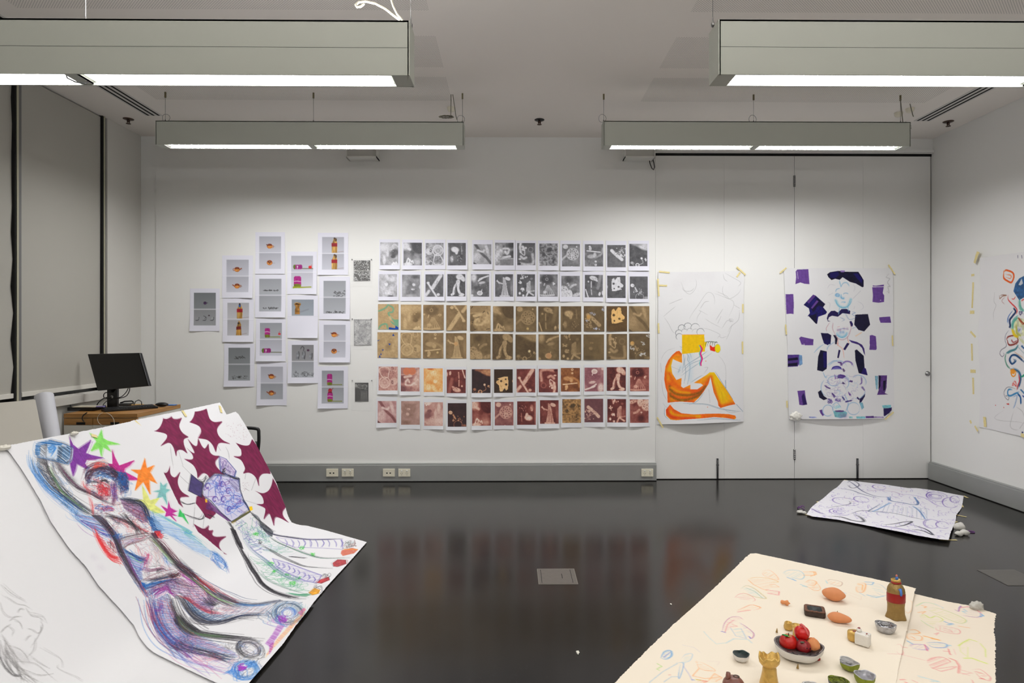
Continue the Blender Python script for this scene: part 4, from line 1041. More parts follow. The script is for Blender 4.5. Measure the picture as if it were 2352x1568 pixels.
c3 = [('c1','',SEL,ex_c1),('a1','',SEL,None),('b8','',SEL,None),('b3','r',SEL,None),('a6','r',SEL,ex_c5),('a2','',SE,None),('a9','',SE,ex_spot([(.57,.87)],(232,200,130),.06)),('b10','',SE,None),('a4','',SE,None),('a11','r',SE,both(ex_blue([(.42,.3,5),(.12,.55,4),(.6,.88,8),(.93,.1,5)]),ex_spot([(.22,.42)],(214,160,80),.1))),('b11','',[(78,60,38),(104,80,50),(150,118,74),(232,186,118),(240,200,134)],None),('a5','',SE,None)]
for k, (mo, ro, rp, ex) in enumerate(c3):
    seed += 1
    photogram((x3_[k], t3_[k], x3_[k]+47, t3_[k]+58), (x3_[k]-1, t3_[k]-1, x3_[k]+48, t3_[k]+59), mo, rp, ro, 'sepia print of %s, upper sepia row' % MOT[mo][3], 'sepia photogram prints', seed, ex, base=(150,124,90))
x4_ = LX([52,440,820,1207,1615,1992])+RX([30,418,793,1178,1567,1948]); t4_ = [690+v/7.35 for v in (535,540,545,548,558,565,572,570,570,570,563,558)]
c4 = [('d1','',SEL,ex_d1),('a3','r',SEL,None),('a10','v',SEL,ex_spot([(.7,.76)],(240,214,150),.05)),('b6','',SEL,ex_spot([(.48,.42)],(214,164,110),.1)),('b9','',SE,None),('b4','',SE,None),('a12','',SE,ex_spot([(.65,.66)],(240,226,180),.05)),('b5','',SE,ex_spot([(.5,.83)],(204,150,104),.14)),('b7','',SE,None),('b2','r',[(84,72,52),(98,82,58),(118,98,68),(138,114,80),(160,134,98)],None),('a7','',SE,None),('b12','',SE,both(ex_blue([(.68,.38,4),(.12,.55,6),(.6,.8,8),(.9,.08,5),(.75,.8,4)],(214,214,214)),ex_spot([(.15,.36)],(220,166,90),.09)))]
for k, (mo, ro, rp, ex) in enumerate(c4):
    seed += 1
    photogram((x4_[k], t4_[k], x4_[k]+47, t4_[k]+58.5), (x4_[k]-1, t4_[k]-1, x4_[k]+48, t4_[k]+60), mo, rp, ro, 'sepia print of %s, lower sepia row' % MOT[mo][3], 'sepia photogram prints', seed, ex, base=(150,124,90))
# rows 5-6, rose toned
x5_ = LX([50,432,835,1212,1635,2010])+RX([38,400,785,1185,1560,1945]); t5_ = [830+v/7.35 for v in (45,55,75,90,95,90,65,60,55,50,48,45)]; b5_ = [830+v/7.35 for v in (552,568,578,592,602,594,580,572,565,562,560,566)]
i5x = LX([75,448,835,1225,1645,2020])+RX([48,425,800,1198,1575,1965]); i5y = [830+v/7.35 for v in (88,105,118,138,135,133,125,125,108,108,97,103)]
c5 = [('a3','r',PKL,None),('a6','r',PKL,ex_spot([(.3,.15),(.6,.15)],(226,128,84),.2)),('b1','r',ORG,None),('b10','r',PK,None),('a12','',DK,None),('b11','r',[(58,46,38),(70,54,44),(140,100,60),(236,190,130),(246,220,176)],None),('b3','',PK,None),('a7','r',PK,None),('a10','v',[(74,44,30),(130,78,50),(190,130,80),(228,184,140),(242,220,196)],None),('b5','r',[(110,66,76),(150,96,104),(196,150,146),(230,206,198),(244,234,228)],None),('b4','',PK,None),('b8','',PK,None)]
for k, (mo, ro, rp, ex) in enumerate(c5):
    seed += 1
    photogram((x5_[k], t5_[k], x5_[k]+47.2, b5_[k]), (i5x[k], i5y[k], i5x[k]+43.5, i5y[k]+54.5), mo, rp, ro, 'rose toned print of %s, upper rose row' % MOT[mo][3], 'rose toned photogram prints', seed, ex, base=(228,229,234))
x6_ = LX([35,430,820,1210,1640,2010])+RX([42,420,797,1190,1570,1950]); t6_ = [830+v/7.35 for v in (600,620,628,648,640,640,612,605,600,600,598,598)]; b6_ = [830+v/7.35 for v in (1112,1137,1142,1157,1152,1142,1132,1126,1112,1102,1097,1097)]
i6x = LX([57,455,845,1243,1655,2035])+RX([62,442,820,1198,1580,1965]); i6y = [830+v/7.35 for v in (670,672,690,703,685,685,675,653,640,633,633,640)]
c6 = [('a5','',[(90,50,52),(150,100,100),(196,150,148),(228,200,194),(242,228,222)],None),('b2','r',[(120,84,76),(150,116,104),(184,148,138),(212,178,166),(236,206,186)],None),('a1','r',PKL,None),('b12','',DK,None),('a2','',PK,None),('a9','',[(80,44,48),(130,80,82),(180,124,116),(220,176,158),(242,226,216)],None),('a4','r',PK,None),('b6','',PK,None),('a8','',YE,None),('a11','r',[(90,58,62),(116,76,80),(160,110,106),(222,180,160),(240,220,204)],None),('b7','',PK,None),('b9','r',PK,None)]
for k, (mo, ro, rp, ex) in enumerate(c6):
    seed += 1
    photogram((x6_[k], t6_[k], x6_[k]+47.2, b6_[k]), (i6x[k], i6y[k], i6x[k]+43, i6y[k]+(54 if k != 0 else 50)), mo, rp, ro, 'rose toned print of %s, bottom row' % MOT[mo][3], 'rose toned photogram prints', seed, ex, base=(228,229,234))
# ---------------------------------------------------------------- folded two-panel photo prints
def pic(cv, kind, x, y, w, h):
    """small still life drawn in a photo panel; x y w h in photo units"""
    P_ = lambda q: [(x+a*w, y+b*h) for a, b in q]
    el = lambda cx, cy, rx, ry, c, op=1, ro=0: cv.fill([(x+cx*w+rx*w*math.cos(t)*math.cos(ro)-ry*w*math.sin(t)*math.sin(ro), y+cy*h+rx*w*math.cos(t)*math.sin(ro)+ry*w*math.sin(t)*math.cos(ro)) for t in np.linspace(0, 6.1, 18)], c, op, var=.15)
    L_ = lambda q, c, ww, op=.95: cv.line(P_(q), c, ww, op, grain=.05)
    if kind[:3] == 'pot':
        v = kind[3]; fl = 1 if v in 'ac' else -1; cx = .47
        el(cx+.1, .62, .16, .03, (150,150,158), .5)
        el(cx, .6, .13, .115, (196,118,52)); el(cx, .53, .11, .06, (128,62,40)); el(cx, .63, .09, .05, (224,160,84), .8)
        if v in 'ab':
            L_([(cx-.1*fl,.55),(cx-.18*fl,.56),(cx-.17*fl,.66),(cx-.1*fl,.66)], (150,80,46), 1.3); L_([(cx+.1*fl,.62),(cx+.17*fl,.56),(cx+.21*fl,.52)], (146,74,44), 2.6)
        elif v == 'c': L_([(cx+.1,.58),(cx+.17,.58),(cx+.16,.68),(cx+.1,.7)], (180,110,60), 1.3); L_([(cx-.1,.55),(cx-.14,.5)], (90,50,40), 2)
        else: el(cx, .58, .06, .07, (98,52,34), .7); el(cx, .52, .03, .03, (160,120,84), .8)
    elif kind == 'bottleblue' or kind == 'bottle':
        cx = .56; g1 = (178,138,74)
        L_([(cx+.1,.93),(cx+.4,.88)], (160,146,152), 2.2, .6)
        cv.fill(P_([(cx-.13,.97),(cx-.12,.4),(cx-.06,.2),(cx-.04,.1),(cx+.05,.1),(cx+.1,.25),(cx+.13,.4),(cx+.12,.97)]), g1, 1, var=.3, streak=(20, 2))
        L_([(cx-.09,.92),(cx-.08,.6)], (220,190,120), 1.4, .7); L_([(cx+.05,.95),(cx+.06,.6)], (120,84,40), 1.6, .7)
        cv.fill(P_([(cx-.135,.37),(cx+.125,.37),(cx+.125,.58),(cx-.135,.58)]), (150,34,44), 1, var=.1)
        el(cx+(.06 if kind == 'bottle' else 0), .17, .05, .08, (40,90,160) if kind == 'bottleblue' else (96,74,52)); el(cx, .08, .04, .04, (70,54,44))
    elif kind == 'bottlecap':
        cx = .53; L_([(cx+.1,.93),(cx+.35,.86)], (160,140,144), 2.2, .6)
        cv.fill(P_([(cx-.13,.98),(cx-.11,.5),(cx-.07,.3),(cx-.03,.14),(cx,.06),(cx+.04,.16),(cx+.1,.32),(cx+.1,.5),(cx+.13,.98)]), (168,126,62), 1, var=.3, streak=(20, 2))
        cv.fill(P_([(cx-.12,.45),(cx+.1,.42),(cx+.1,.62),(cx-.12,.64)]), (112,40,36), 1, var=.1); el(cx-.02, .24, .05, .05, (70,58,46))
    elif kind == 'canlie':
        L_([(.45,.78),(.98,.79)], (88,92,48), 1.8, .9)
        cv.fill(P_([(.1,.56),(.46,.54),(.5,.62),(.5,.76),(.46,.82),(.12,.82),(.09,.7)]), (150,44,120), 1, var=.12)
        cv.fill(P_([(.1,.56),(.2,.55),(.17,.82),(.12,.82),(.08,.7)]), (96,112,48), 1); el(.28, .66, .03, .04, (236,226,236)); L_([(.28,.7),(.27,.78)], (230,210,230), 1.2)
    elif kind in ('canup', 'canfig', 'cantop', 'canbig'):
        cx, t = (.33, .32) if kind == 'canup' else ((.34, .2) if kind == 'cantop' else ((.36, .32) if kind == 'canfig' else (.28, .24)))
        wd = .17 if kind == 'canbig' else .12
        sh_ = (120,130,50) if kind != 'canbig' else (150,160,40)
        L_([(cx+.05,.86 if kind != 'canbig' else .93),(.9,.86 if kind != 'canbig' else .9)], sh_, 2.2 if kind != 'canbig' else 3, .85)
        cv.fill(P_([(cx-wd,t+.08),(cx-wd*.7,t),(cx+wd*.7,t),(cx+wd,t+.08),(cx+wd,.84),(cx+wd*.7,.9),(cx-wd*.7,.9),(cx-wd,.84)]), (168,44,128), 1, var=.12)
        cv.fill(P_([(cx-wd,.74),(cx,.7),(cx+wd,.76),(cx+wd*.8,.9),(cx-wd*.8,.9)]), (116,124,44), 1, var=.1)
        L_([(cx-wd,.56),(cx-.02,.54),(cx+wd,.57)], (232,214,232), 1.4)
        if kind == 'canup': el(.88, .68, .06, .05, (206,58,66)); L_([(.86,.6),(.9,.52)], (200,70,80), 1)
        if kind == 'canfig': el(cx, .2, .09, .09, (168,40,52)); L_([(cx+.06,.2),(cx+.14,.05)], (140,40,50), 1.2); cv.fill(P_([(cx-.08,.26),(cx+.08,.26),(cx+.1,.36),(cx-.1,.36)]), (130,36,60))
        if kind == 'canbig': cv.fill(P_([(cx-.2,.86),(cx+.16,.88),(.7,.93),(cx-.22,.98)]), (152,164,34), 1)
    elif kind == 'redlie':
        pic(cv, 'canlie', x, y, w, h); el(.86, .7, .08, .07, (214,54,50)); L_([(.9,.66),(.93,.55)], (200,60,60), 1)
    elif kind == 'vase':
        L_([(.4,.75),(.75,.6)], (120,124,128), 4, .35)
        cv.fill(P_([(.13,.9),(.14,.6),(.17,.46),(.1,.28),(.14,.2),(.38,.2),(.42,.28),(.34,.46),(.36,.65),(.36,.9)]), (150,106,52), 1, var=.3)
        el(.26, .25, .13, .05, (72,46,26)); L_([(.12,.26),(.2,.19),(.3,.22),(.4,.26)], (214,168,98), 1.6)
    elif kind == 'cap': el(.5, .63, .075, .07, (64,44,76)); el(.6, .62, .04, .015, (60,52,70), .8)
    elif kind == 'threelie':
        for cx in (.17, .5, .84): L_([(cx-.1,.68),(cx+.02,.66),(cx+.06,.48)], (58,60,64), 1.5); el(cx, .56, .05, .05, (168,170,174), .7)
        el(.68, .38, .04, .03, (70,48,60)); L_([(.42,.4),(.52,.46),(.48,.6)], (70,70,74), 1.3)
    elif kind == 'threeup':
        for cx, t in ((.25, .4), (.52, .38), (.85, .5)):
            cv.fill(P_([(cx-.08,.86),(cx-.06,t+.05),(cx,t-.06),(cx+.05,t+.05),(cx+.07,.86)]), (128,130,136), .9, var=.3); L_([(cx+.06,t),(cx+.07,.6),(cx+.05,.88)], (58,58,62), 1.5)
        L_([(.38,.26),(.46,.1),(.54,.2),(.5,.4)], (62,60,64), 1.6); el(.73, .33, .06, .05, (76,54,72))
    else:   # debris
        n0, y0, y1, xa, xb = {'deb1': (40,.7,.72,.18,.88), 'deb2': (30,.55,.68,.3,.72), 'deb3': (36,.72,.86,.22,.8), 'deb4': (34,.74,.82,.18,.86), 'deb5': (44,.62,.95,.44,.95), 'deb6': (34,.86,.95,.12,.95), 'deb7': (40,.66,.92,.06,.98)}[kind]
        for _ in range(n0):
            t = cv.rng.random(); c = (x+(xa+(xb-xa)*t)*w, y+(y0+(y1-y0)*cv.rng.random())*h)
            cv.line([c, (c[0]+cv.rng.normal(0, 2.2), c[1]+cv.rng.normal(0, 1.0))], tuple(int(v) for v in (48+30*cv.rng.random(),)*3), 1.3, .9, sm=False)
def folded(rect, kinds, tones, label, single=False):
    global seed; seed += 1
    def draw(cv, r):
        w = 50.3; ix = r[0]+(r[2]-r[0]-w)/2+0.4; iy = r[1]+9.8; hh_ = 37.4
        for k, kd in enumerate(kinds):
            if kd is None: continue
            y = iy+k*(hh_+0.6)
            a = np.array(tones[k], float)
            g = cv.mp([(ix, y), (ix+w, y+hh_)]); x0, y0 = np.round(g[0]).astype(int); x1, y1 = np.round(g[1]).astype(int)
            t = np.linspace(0, 1, y1-y0)[:, None, None]; cv.img[y0:y1, x0:x1] = a*(0.93+0.12*t)
            pic(cv, kd, ix, y, w, hh_)
        if not single: cv.line([(ix-9, iy+hh_+.2), (ix+w+9, iy+hh_+.2)], (238,238,246), 1.3, .9, sm=False, grain=0)
        cv.line([(r[0]+1, (r[1]+r[3])/2), (r[2]-1, (r[1]+r[3])/2)], (206,206,216), 0.8, .5, sm=False, grain=0)
    put_print('folded_photo_print', rect, draw, label, 'print', 'folded two-panel photo prints', seed, curl=0.016)
lt = (186,187,198); md = (164,167,174); dkk = (128,132,136)
folded((436.8,662.4,505,760.3), ['cap','threelie'], [dkk,(150,152,156)], 'leftmost two-panel print, grey, with a small dark purple cap')
folded((510.8,586.5,581.3,684), ['pota','potb'], [lt,lt], 'two-panel print of brown teapots, upper left of the block')
folded((512,685.3,583,785), ['bottleblue','bottlecap'], [(184,184,190),(178,178,184)], 'two-panel print of gold bottle with red band and blue top, below the teapots print')
folded((515.2,788.5,584.5,887.5), ['deb2','deb3'], [dkk,(142,146,150)], 'two-panel grey print of dark fragments, below the blue-topped bottle print')
folded((586.8,533,654.8,629), ['potc','potd'], [lt,lt], 'two-panel print of small brown pots, top of the second tallest column')
folded((586,630.3,656.3,729), ['deb1','deb4'], [md,md], 'two-panel grey print of dark necklace-like fragments, left-centre')
folded((588.5,731.5,656.5,829.5), ['canup','canlie'], [md,lt], 'two-panel print of a magenta can standing and lying, beside a small red object')
folded((590.3,832,659,930.5), ['potc','potb'], [lt,md], 'two-panel print of brown teapots, lowest of its column')
folded((660.3,577.5,728,675.5), ['redlie','canbig'], [lt,(200,200,212)], 'two-panel print of a magenta can with bright green shadow')
folded((660.5,678,730.5,776), ['vase',None], [(150,158,168),lt], 'print with one gold vase photo above an empty white half', single=True)
folded((661.5,782,730.5,879.5), ['threeup','deb7'], [(142,142,146),md], 'two-panel grey print of three upright bottles above fragments')
folded((730.3,534.5,800,631.5), ['bottle','bottle'], [lt,lt], 'two-panel print of gold bottle with red band, top right of the block')
folded((733.5,635,804,733.3), ['deb5','deb6'], [md,md], 'two-panel grey print of tiny black fragments in the right column')
folded((733,736,804.6,832), ['potc','potd'], [lt,lt], 'two-panel print of an orange-brown pot, right column')
folded((730.5,841,799.5,937.5), ['cantop','canfig'], [md,md], 'two-panel print of magenta cans, one with a red figure head, lowest right')
# ---------------------------------------------------------------- film transparencies in clear sleeves
clear, N_, L_2 = nt('clear_sleeve'); bs = N_['Principled BSDF']; bs.inputs['Base Color'].default_value = (0.9, 0.9, 0.9, 1); bs.inputs['Roughness'].default_value = 0.12
bs.inputs['Alpha'].default_value = 0.10; bs.inputs['Coat Weight'].default_value = 0.5
def transp(rect, ir, kind, label):
    global seed; seed += 1
    a, b = onY(rect[0], rect[1], D-0.002), onY(rect[2], rect[3], D-0.002)
    t = empty('film_transparency', ((a.x+b.x)/2, D-0.002, b.z), label, 'transparency', 'film transparencies in clear sleeves')
    sf = wall_surf(*ir, off=0.0035, curl=0.0)
    cv = Canvas(sf.nu, sf.nv, (30,30,30), None, seed); r = cv.rng; w, h = cv.w, cv.h
    n = vnoise(h, w, 1.6, 1.6, r)
    if kind == 'map':
        cv.img[:] = np.where(n[..., None] > .5, 190, 62)
        for _ in range(40): cv.raw(np.array([r.random(2)*[w, h*.65] for _i in range(2)])*[1, 1], (70,70,68), 1, .6, 0)
        for p in ([(.0,.62),(.3,.7),(.45,1),(.3,1),(.1,.72)], [(.5,.87),(.85,.85),(.85,.97),(.5,.97)], [(.5,0),(.65,0),(.62,.1),(.55,.1)], [(.88,0),(1,0),(1,.6),(.92,.5)]):
            cv.fill(None, (70,70,68), .9, gpts=np.array(p)*[w, h])
        cv.raw(np.array([(0, h*.5), (w, h*.49)]), (214,214,208), 1.2, .9, 0)
    elif kind == 'light':
        cv.img[:] = 196+26*(n[..., None]-.5); 
        for _ in range(170):
            p = r.random(2)*[w, h]; pts = [p]
            for _i in range(4): pts.append(pts[-1]+r.normal(0, 4, 2))
            cv.raw(cr(pts), (120,120,122), .8, .5, 0)
        cv.fill(None, (140,140,142), .35, gpts=np.array([(w*.5+w*.25*math.cos(q), h*.5+h*.3*math.sin(q)) for q in np.linspace(0, 6.2, 16)]), soft=4)
        for k in (h*.03, h*.97): cv.raw(np.array([(0, k), (w, k)]), (110,110,110), 1.2, .8, 0)
        for k in (.5, w-1.5): cv.raw(np.array([(k, 0), (k, h)]), (130,130,130), 1.2, .8, 0)
    else:
        cv.img[:] = 42+14*(n[..., None]-.5)
        for _ in range(26):
            p = np.array([w*r.random(), h*(.05+.2*r.random())]); cv.raw(cr([p, p+r.normal(0, 4, 2), p+r.normal(0, 6, 2)]), (170,170,165), .9, .7, 0)
        for k in range(6): cv.raw(cr([(w*(.42+.09*k), h*.4), (w*(.46+.08*k), h*.6), (w*(.44+.09*k), h*.98)]), (160,160,155), .9, .65, 0)
        for k in range(5): cv.raw(cr([(w*.4, h*(.55+.09*k)), (w*.95, h*(.56+.09*k))]), (150,150,145), .7, .5, 0)
        cv.raw(cr([(0, h*.3), (w*.3, h*.12), (w*.9, h*.2)]), (180,180,175), 1, .6, 0)
    f = sheet('film', sf, cv, M['print'], parent=t); 
    l = (b.x-a.x)/2; hh_ = a.z-b.z; n2 = 20; vs = []; fs = []
    rr = random.Random(seed)
    for i in range(n2+1):
        for j in range(n2+1):
            vs.append((-l+2*l*i/n2, -0.004-0.004*abs(math.sin(i*.9+j*1.3+seed)), hh_*j/n2))
    for i in range(n2):
        for j in range(n2): q = i*(n2+1)+j; fs.append((q, q+n2+1, q+n2+2, q+1))
    MB().add(vs, fs, True).build('sleeve', clear, t, fix=False)
    for sx in (-l+.008, l-.012):
        MB().lathe([(0.006, 0), (0.005, 0.004), (0.001, 0.006)], 10, M=Matrix.Translation((sx, -0.004, hh_-0.012)) @ Matrix.Rotation(math.pi/2, 4, 'X')).build('pin', M['steel'], t)
transp((807,593,856,657), (812.5,598,850.5,645), 'map', 'topmost of the three small film sheets in clear sleeves, dense black speckle with white line')
transp((807.5,729.5,856,801), (813,733,853,793), 'light', 'pale grey film sheet of fine scribbles in a clear sleeve, middle of three')
transp((807.5,871,857,942), (815.5,878.5,846.5,921.5), 'dark', 'small dark film sheet with white hatching in a clear sleeve, lowest of three')
# ---------------------------------------------------------------- the three big drawings that lean and run out over the floor on the left
def Z(ox, oy, s): return lambda *p: [(ox+a/s, oy+b/s) for a, b in p]
s5 = Z(0, 700, 3.92); z3 = Z(0, 960, 5.227); z4 = Z(0, 1260, 5.091); z5 = Z(400, 920, 5.227); z6 = Z(400, 1200, 4.26); z7 = Z(150, 1000, 7.84); z8 = Z(150, 1180, 7.84)
def lean(off, seed, lift=None):
    def fn(u, s):
        u = np.asarray(u, float)+0*s; s = np.asarray(s, float)+0*u
        tx = -2.30+(u-4.98)*0.0965; kx = -1.70; dx = kx-tx; L1 = np.sqrt(dx*dx+0.81); ex, ez = dx/L1, -0.9/L1; r = 0.13
        x = np.where(s < L1-r, tx+ex*s, 0); z = np.where(s < L1-r, 0.9+ez*s, 0)
        m = (s >= L1-r) & (s < L1+r); t = (s-L1+r)/(2*r)
        bx = (1-t)**2*(kx-ex*r)+2*t*(1-t)*kx+t*t*(kx+r); bz = (1-t)**2*(-ez*r)
        x = np.where(m, bx, x); z = np.where(m, bz, z)
        f = s >= L1+r; x = np.where(f, kx+s-L1, x); z = np.where(f, 0.0, z)
        k = np.clip((L1+0.05-s)/0.3, 0, 1)      # wall-side waviness fades out on the floor
        wv = 0.006*np.sin(u*2.3+seed)*np.sin(s*3.1+seed*.7)+0.003*np.sin(u*6.1+s*4+seed)
        nx, nz = -ez, ex
        o_ = off+wv*k+0.004*k
        fl = 0.0025*(1+np.sin(u*5+seed)*np.sin(s*7))*(1-k)
        if lift is not None: o_ = o_+lift(u, s)
        return x+nx*o_*k, u, z+nz*o_*k+(off+fl)*(1-k)*1.0+0.002+(lift(u, s)*(1-k) if lift is not None else 0)
    return fn
LO = (1.75, 5.15)
class C_: pass
BK, RD, BL, NV, PU, MG, MR = (34,32,38), (214,44,52), (28,98,180), (24,44,92), (92,44,140), (170,40,140), (104,28,66)
GR, LB = (110,180,90), (120,170,226)
# --- blank sheet with a faint pencil drawing, lowest left
S1 = Surf(lean(0.002, 1.3), LO[0], LO[1], 0, 1.9, 0.0034)
c = S1.canvas((228, 228, 230), 31); c.wm = .8
pg = (120, 118, 118)
for p in (z4((0,390),(150,520),(320,630)), z4((0,420),(130,530),(300,600)), z4((20,520),(100,580),(190,640),(290,660),(380,720)), z4((0,640),(30,740),(110,800),(240,790)), z4((290,660),(340,740),(420,760),(500,790),(540,870)), z4((340,740),(380,790),(470,810),(545,880)),
          z4((200,750),(235,700),(280,710)), z4((115,840),(170,790),(260,790)), z4((330,930),(380,940),(420,975)), z4((0,980),(50,920),(130,880)), z4((150,830),(230,860),(270,930)), z4((440,800),(500,900),(450,1020),(350,1160)), z4((490,870),(470,960),(430,1000)),
          z4((290,1070),(330,1030),(370,1020)), z4((0,1000),(80,1130),(200,1280),(320,1380)), z4((80,1130),(220,1160),(300,1230),(340,1310)), z4((420,1050),(410,1180),(340,1260)), z4((130,1290),(200,1380),(330,1440),(480,1480),(720,1440)), z4((150,1310),(300,1330),(420,1360),(560,1460),(700,1568)),
          z4((90,900),(150,960),(140,1030)), z4((0,1080),(60,1300),(150,1480)), z4((470,1150),(600,1220),(720,1300),(740,1440)), z4((340,1240),(480,1330),(600,1410)), z4((700,1350),(680,1400),(900,1500),(1010,1568))):
    c.sk(p, pg, 2, 1.0, 1.1, 0.55)
for _ in range(16): c.sk(z4((int(10+c.rng.random()*60), 1000+int(c.rng.random()*200)), (60+int(c.rng.random()*80), 1250), (140+int(c.rng.random()*160), 1400+int(c.rng.random()*60)), (200+int(c.rng.random()*300), 1560)), pg, 1, 1.1, 2.5, 0.55)
c.sk(z4((0,1180),(30,1300),(80,1400),(150,1480),(250,1500)), (70,68,70), 6, 1.4, 2, 0.6)
c.smudge(z4((80,1200),(200,1250),(280,1290)), (150,146,148), 10, 0.3)
sh1 = sheet('drawing_sheet', S1, c, M['paper'], outline=[(-260, 1072), (0, 1026), (30, 1020), (120, 1085), (250, 1255), (430, 1476), (560, 1540), (575, 1590), (535, 1640), (480, 1745), (-120, 1900), (-300, 1700)])
tag(sh1, 'mostly blank white paper sheet with faint pencil scribble in the lower left corner', 'drawing', 'large leaning paper drawings')
o = MB().blob((0,0,0), (0.05, 0.035, 0.03), 18, fn=lambda d: 1+0.25*math.sin(d.x*9+d.y*7)*math.cos(d.z*8)).build('blob', M['paper'])
bpy.data.objects.remove(o)
# --- figure drawing
def lift2(u, s): return 0.0
S2 = Surf(lean(0.011, 1.3), LO[0]+0.6, LO[1], 0, 1.85, 0.0025)
c = S2.canvas((231, 231, 234), 32); c.nm = 2.4; c.wm = .62; c.jm = 1.9; c.om = .8
c.smudge(z3((500,1080),(560,1130),(620,1300)), (206,200,208), 14, 0.3); c.smudge(z4((1100,100),(1180,220)), (206,198,212), 16, 0.35)
# stars
def star(cv, p, col, dk, op=0.93, n=14, ang=None):
    cv.fill(p, col, op, var=0.10, edge=0.12); 
    cv.hatch(p, ang if ang is not None else cv.rng.uniform(20, 160), 3.0, dk, 1.1, 0.45, 0.8)
    cv.sk(p+p[:1], col, 2, 1.3, 0.9, 0.8, sm=False, cut=0.1)
star(c, z3((835,225),(880,320),(940,370),(1095,265),(1065,345),(1030,420),(1100,445),(1240,475),(1150,495),(1040,500),(1020,540),(1060,600),(1030,605),(920,545),(905,620),(878,690),(852,600),(835,500),(850,400)), (118,38,150), [(90,30,120),(140,60,170)])
star(c, z3((1220,135),(1240,240),(1290,270),(1435,310),(1280,320),(1330,400),(1240,350),(1215,460),(1190,360),(1090,395),(1130,320),(1160,280),(1075,180),(1180,225)), (128,222,90), [(90,200,100),(150,230,90)])
star(c, z3((1345,375),(1385,480),(1430,570),(1610,505),(1550,570),(1500,600),(1490,640),(1680,740),(1540,740),(1440,640),(1340,610),(1295,545),(1350,550)), (190,24,128), [(140,30,140),(200,40,140)])
star(c, z3((1740,480),(1765,600),(1850,565),(1800,650),(1880,780),(1790,740),(1800,910),(1720,760),(1620,865),(1650,740),(1660,670),(1575,620),(1690,620)), (248,128,26), [(230,100,20),(250,160,60)])
star(c, z3((1925,765),(1960,810),(2005,780),(1990,850),(2040,860),(1990,900),(2010,1040),(1950,940),(1890,960),(1910,890),(1850,880),(1920,860)), (112,190,184), [(90,160,170),(120,150,190)], 0.85)
star(c, z3((1705,800),(1770,920),(1800,990),(1910,960),(1850,1040),(1980,1130),(1860,1140),(1780,1090),(1700,1010),(1610,985),(1720,980)), (222,228,104), [(200,220,90),(240,230,120)], 0.75)
star(c, z3((2025,1000),(2050,1080),(2125,1120),(2065,1140),(2120,1175),(2060,1165),(2115,1240),(2040,1170),(1985,1180),(2000,1130),(1935,1050),(2010,1090)), (192,26,140), [(150,40,150)])
star(c, z3((2160,1090),(2190,1140),(2245,1150),(2215,1175),(2265,1270),(2190,1185),(2140,1180)), (50,190,90), [(30,160,80)])
# raised arm
c.smudge(z3((720,560),(820,700),(930,820),(1040,890)), (60,58,62), 9, 0.8); c.smudge(z3((690,540),(760,620),(880,740)), (110,108,112), 13, 0.5)
c.hatch(z3((440,480),(560,480),(600,600),(740,860),(900,980),(1060,1130),(1090,1180),(950,1100),(760,960),(600,800),(480,640),(430,560)), 62, 2.6, [BK, (60,58,60), BK], 1.7, 0.75, 0.8)
c.sk(z3((560,490),(600,640),(740,850),(880,980),(1060,1110),(1160,1160)), BK, 9, 1.8, 2.6, 0.8)
c.sk(z3((460,500),(480,640),(600,800),(760,940),(940,1080),(1090,1170)), BK, 8, 1.7, 3.0, 0.75)
c.sk(z3((650,510),(740,640),(850,770),(950,850),(1080,900),(1200,970),(1330,1030)), [BK, (110,30,80), BK], 9, 1.7, 1.8, 0.8)
c.sk(z3((410,420),(410,560),(450,680),(540,800),(620,880),(760,980),(900,1090),(1000,1150)), [BL, (40,130,220)], 12, 1.8, 2.6, 0.75)
c.sk(z3((395,500),(430,660),(540,850),(690,1000),(890,1150),(960,1210)), [(90,150,220), LB, (90,100,180)], 6, 1.1, 3.0, 0.6)
c.hatch(z3((560,860),(700,960),(900,1090),(1100,1230),(1130,1300),(900,1180),(700,1010)), 40, 5, [LB, (110,160,230)], 1.8, 0.5, 1.5)
c.sk(z3((600,560),(620,650),(740,880),(880,1000),(1000,1090),(1070,1150)), GR, 2, 1.3, 0.8, 0.9)
c.sk(z3((890,1070),(900,1180),(1000,1260),(1100,1310)), [BL, LB], 5, 1.5, 3, 0.7)
# can
can = z3((430,300),(600,262),(760,300),(860,350),(850,480),(800,540),(680,510),(560,480),(440,460),(420,380))
c.fill(can, (206,218,232), 0.7); c.hatch(z3((430,300),(600,262),(760,300),(740,330),(500,330),(470,460),(420,440)), 20, 2.4, [BL,(20,100,170)], 2, 0.85, 1)
c.hatch(z3((700,330),(860,350),(850,480),(800,540),(680,510)), 70, 2.2, [(20,80,140), BK, (20,100,170)], 2, 0.85, 1)
c.hatch(z3((470,330),(560,310),(540,460),(480,450)), 80, 2.8, [BK, (70,70,76)], 1.2, 0.7, 1); c.hatch(z3((690,340),(760,340),(740,500),(690,500)), 85, 3, [BK], 1, 0.7, 1)
c.scrib(z3((570,320),(680,310),(660,430),(560,430)), 8, [BL, (60,150,230)], 1.3, 0.85)
c.sk(can+can[:1], [BL, BK], 6, 1.4, 1.6, 0.8, sm=False)
c.sk(z3((830,350),(860,380),(840,500),(800,530)), (230,230,232), 3, 1.6, 1.5, 0.9); c.sk(z3((560,310),(540,460)), BK, 2, 1, 1, .8); c.sk(z3((690,310),(660,400),(600,470)), (40,130,220), 2, 1.4, 1, .9)
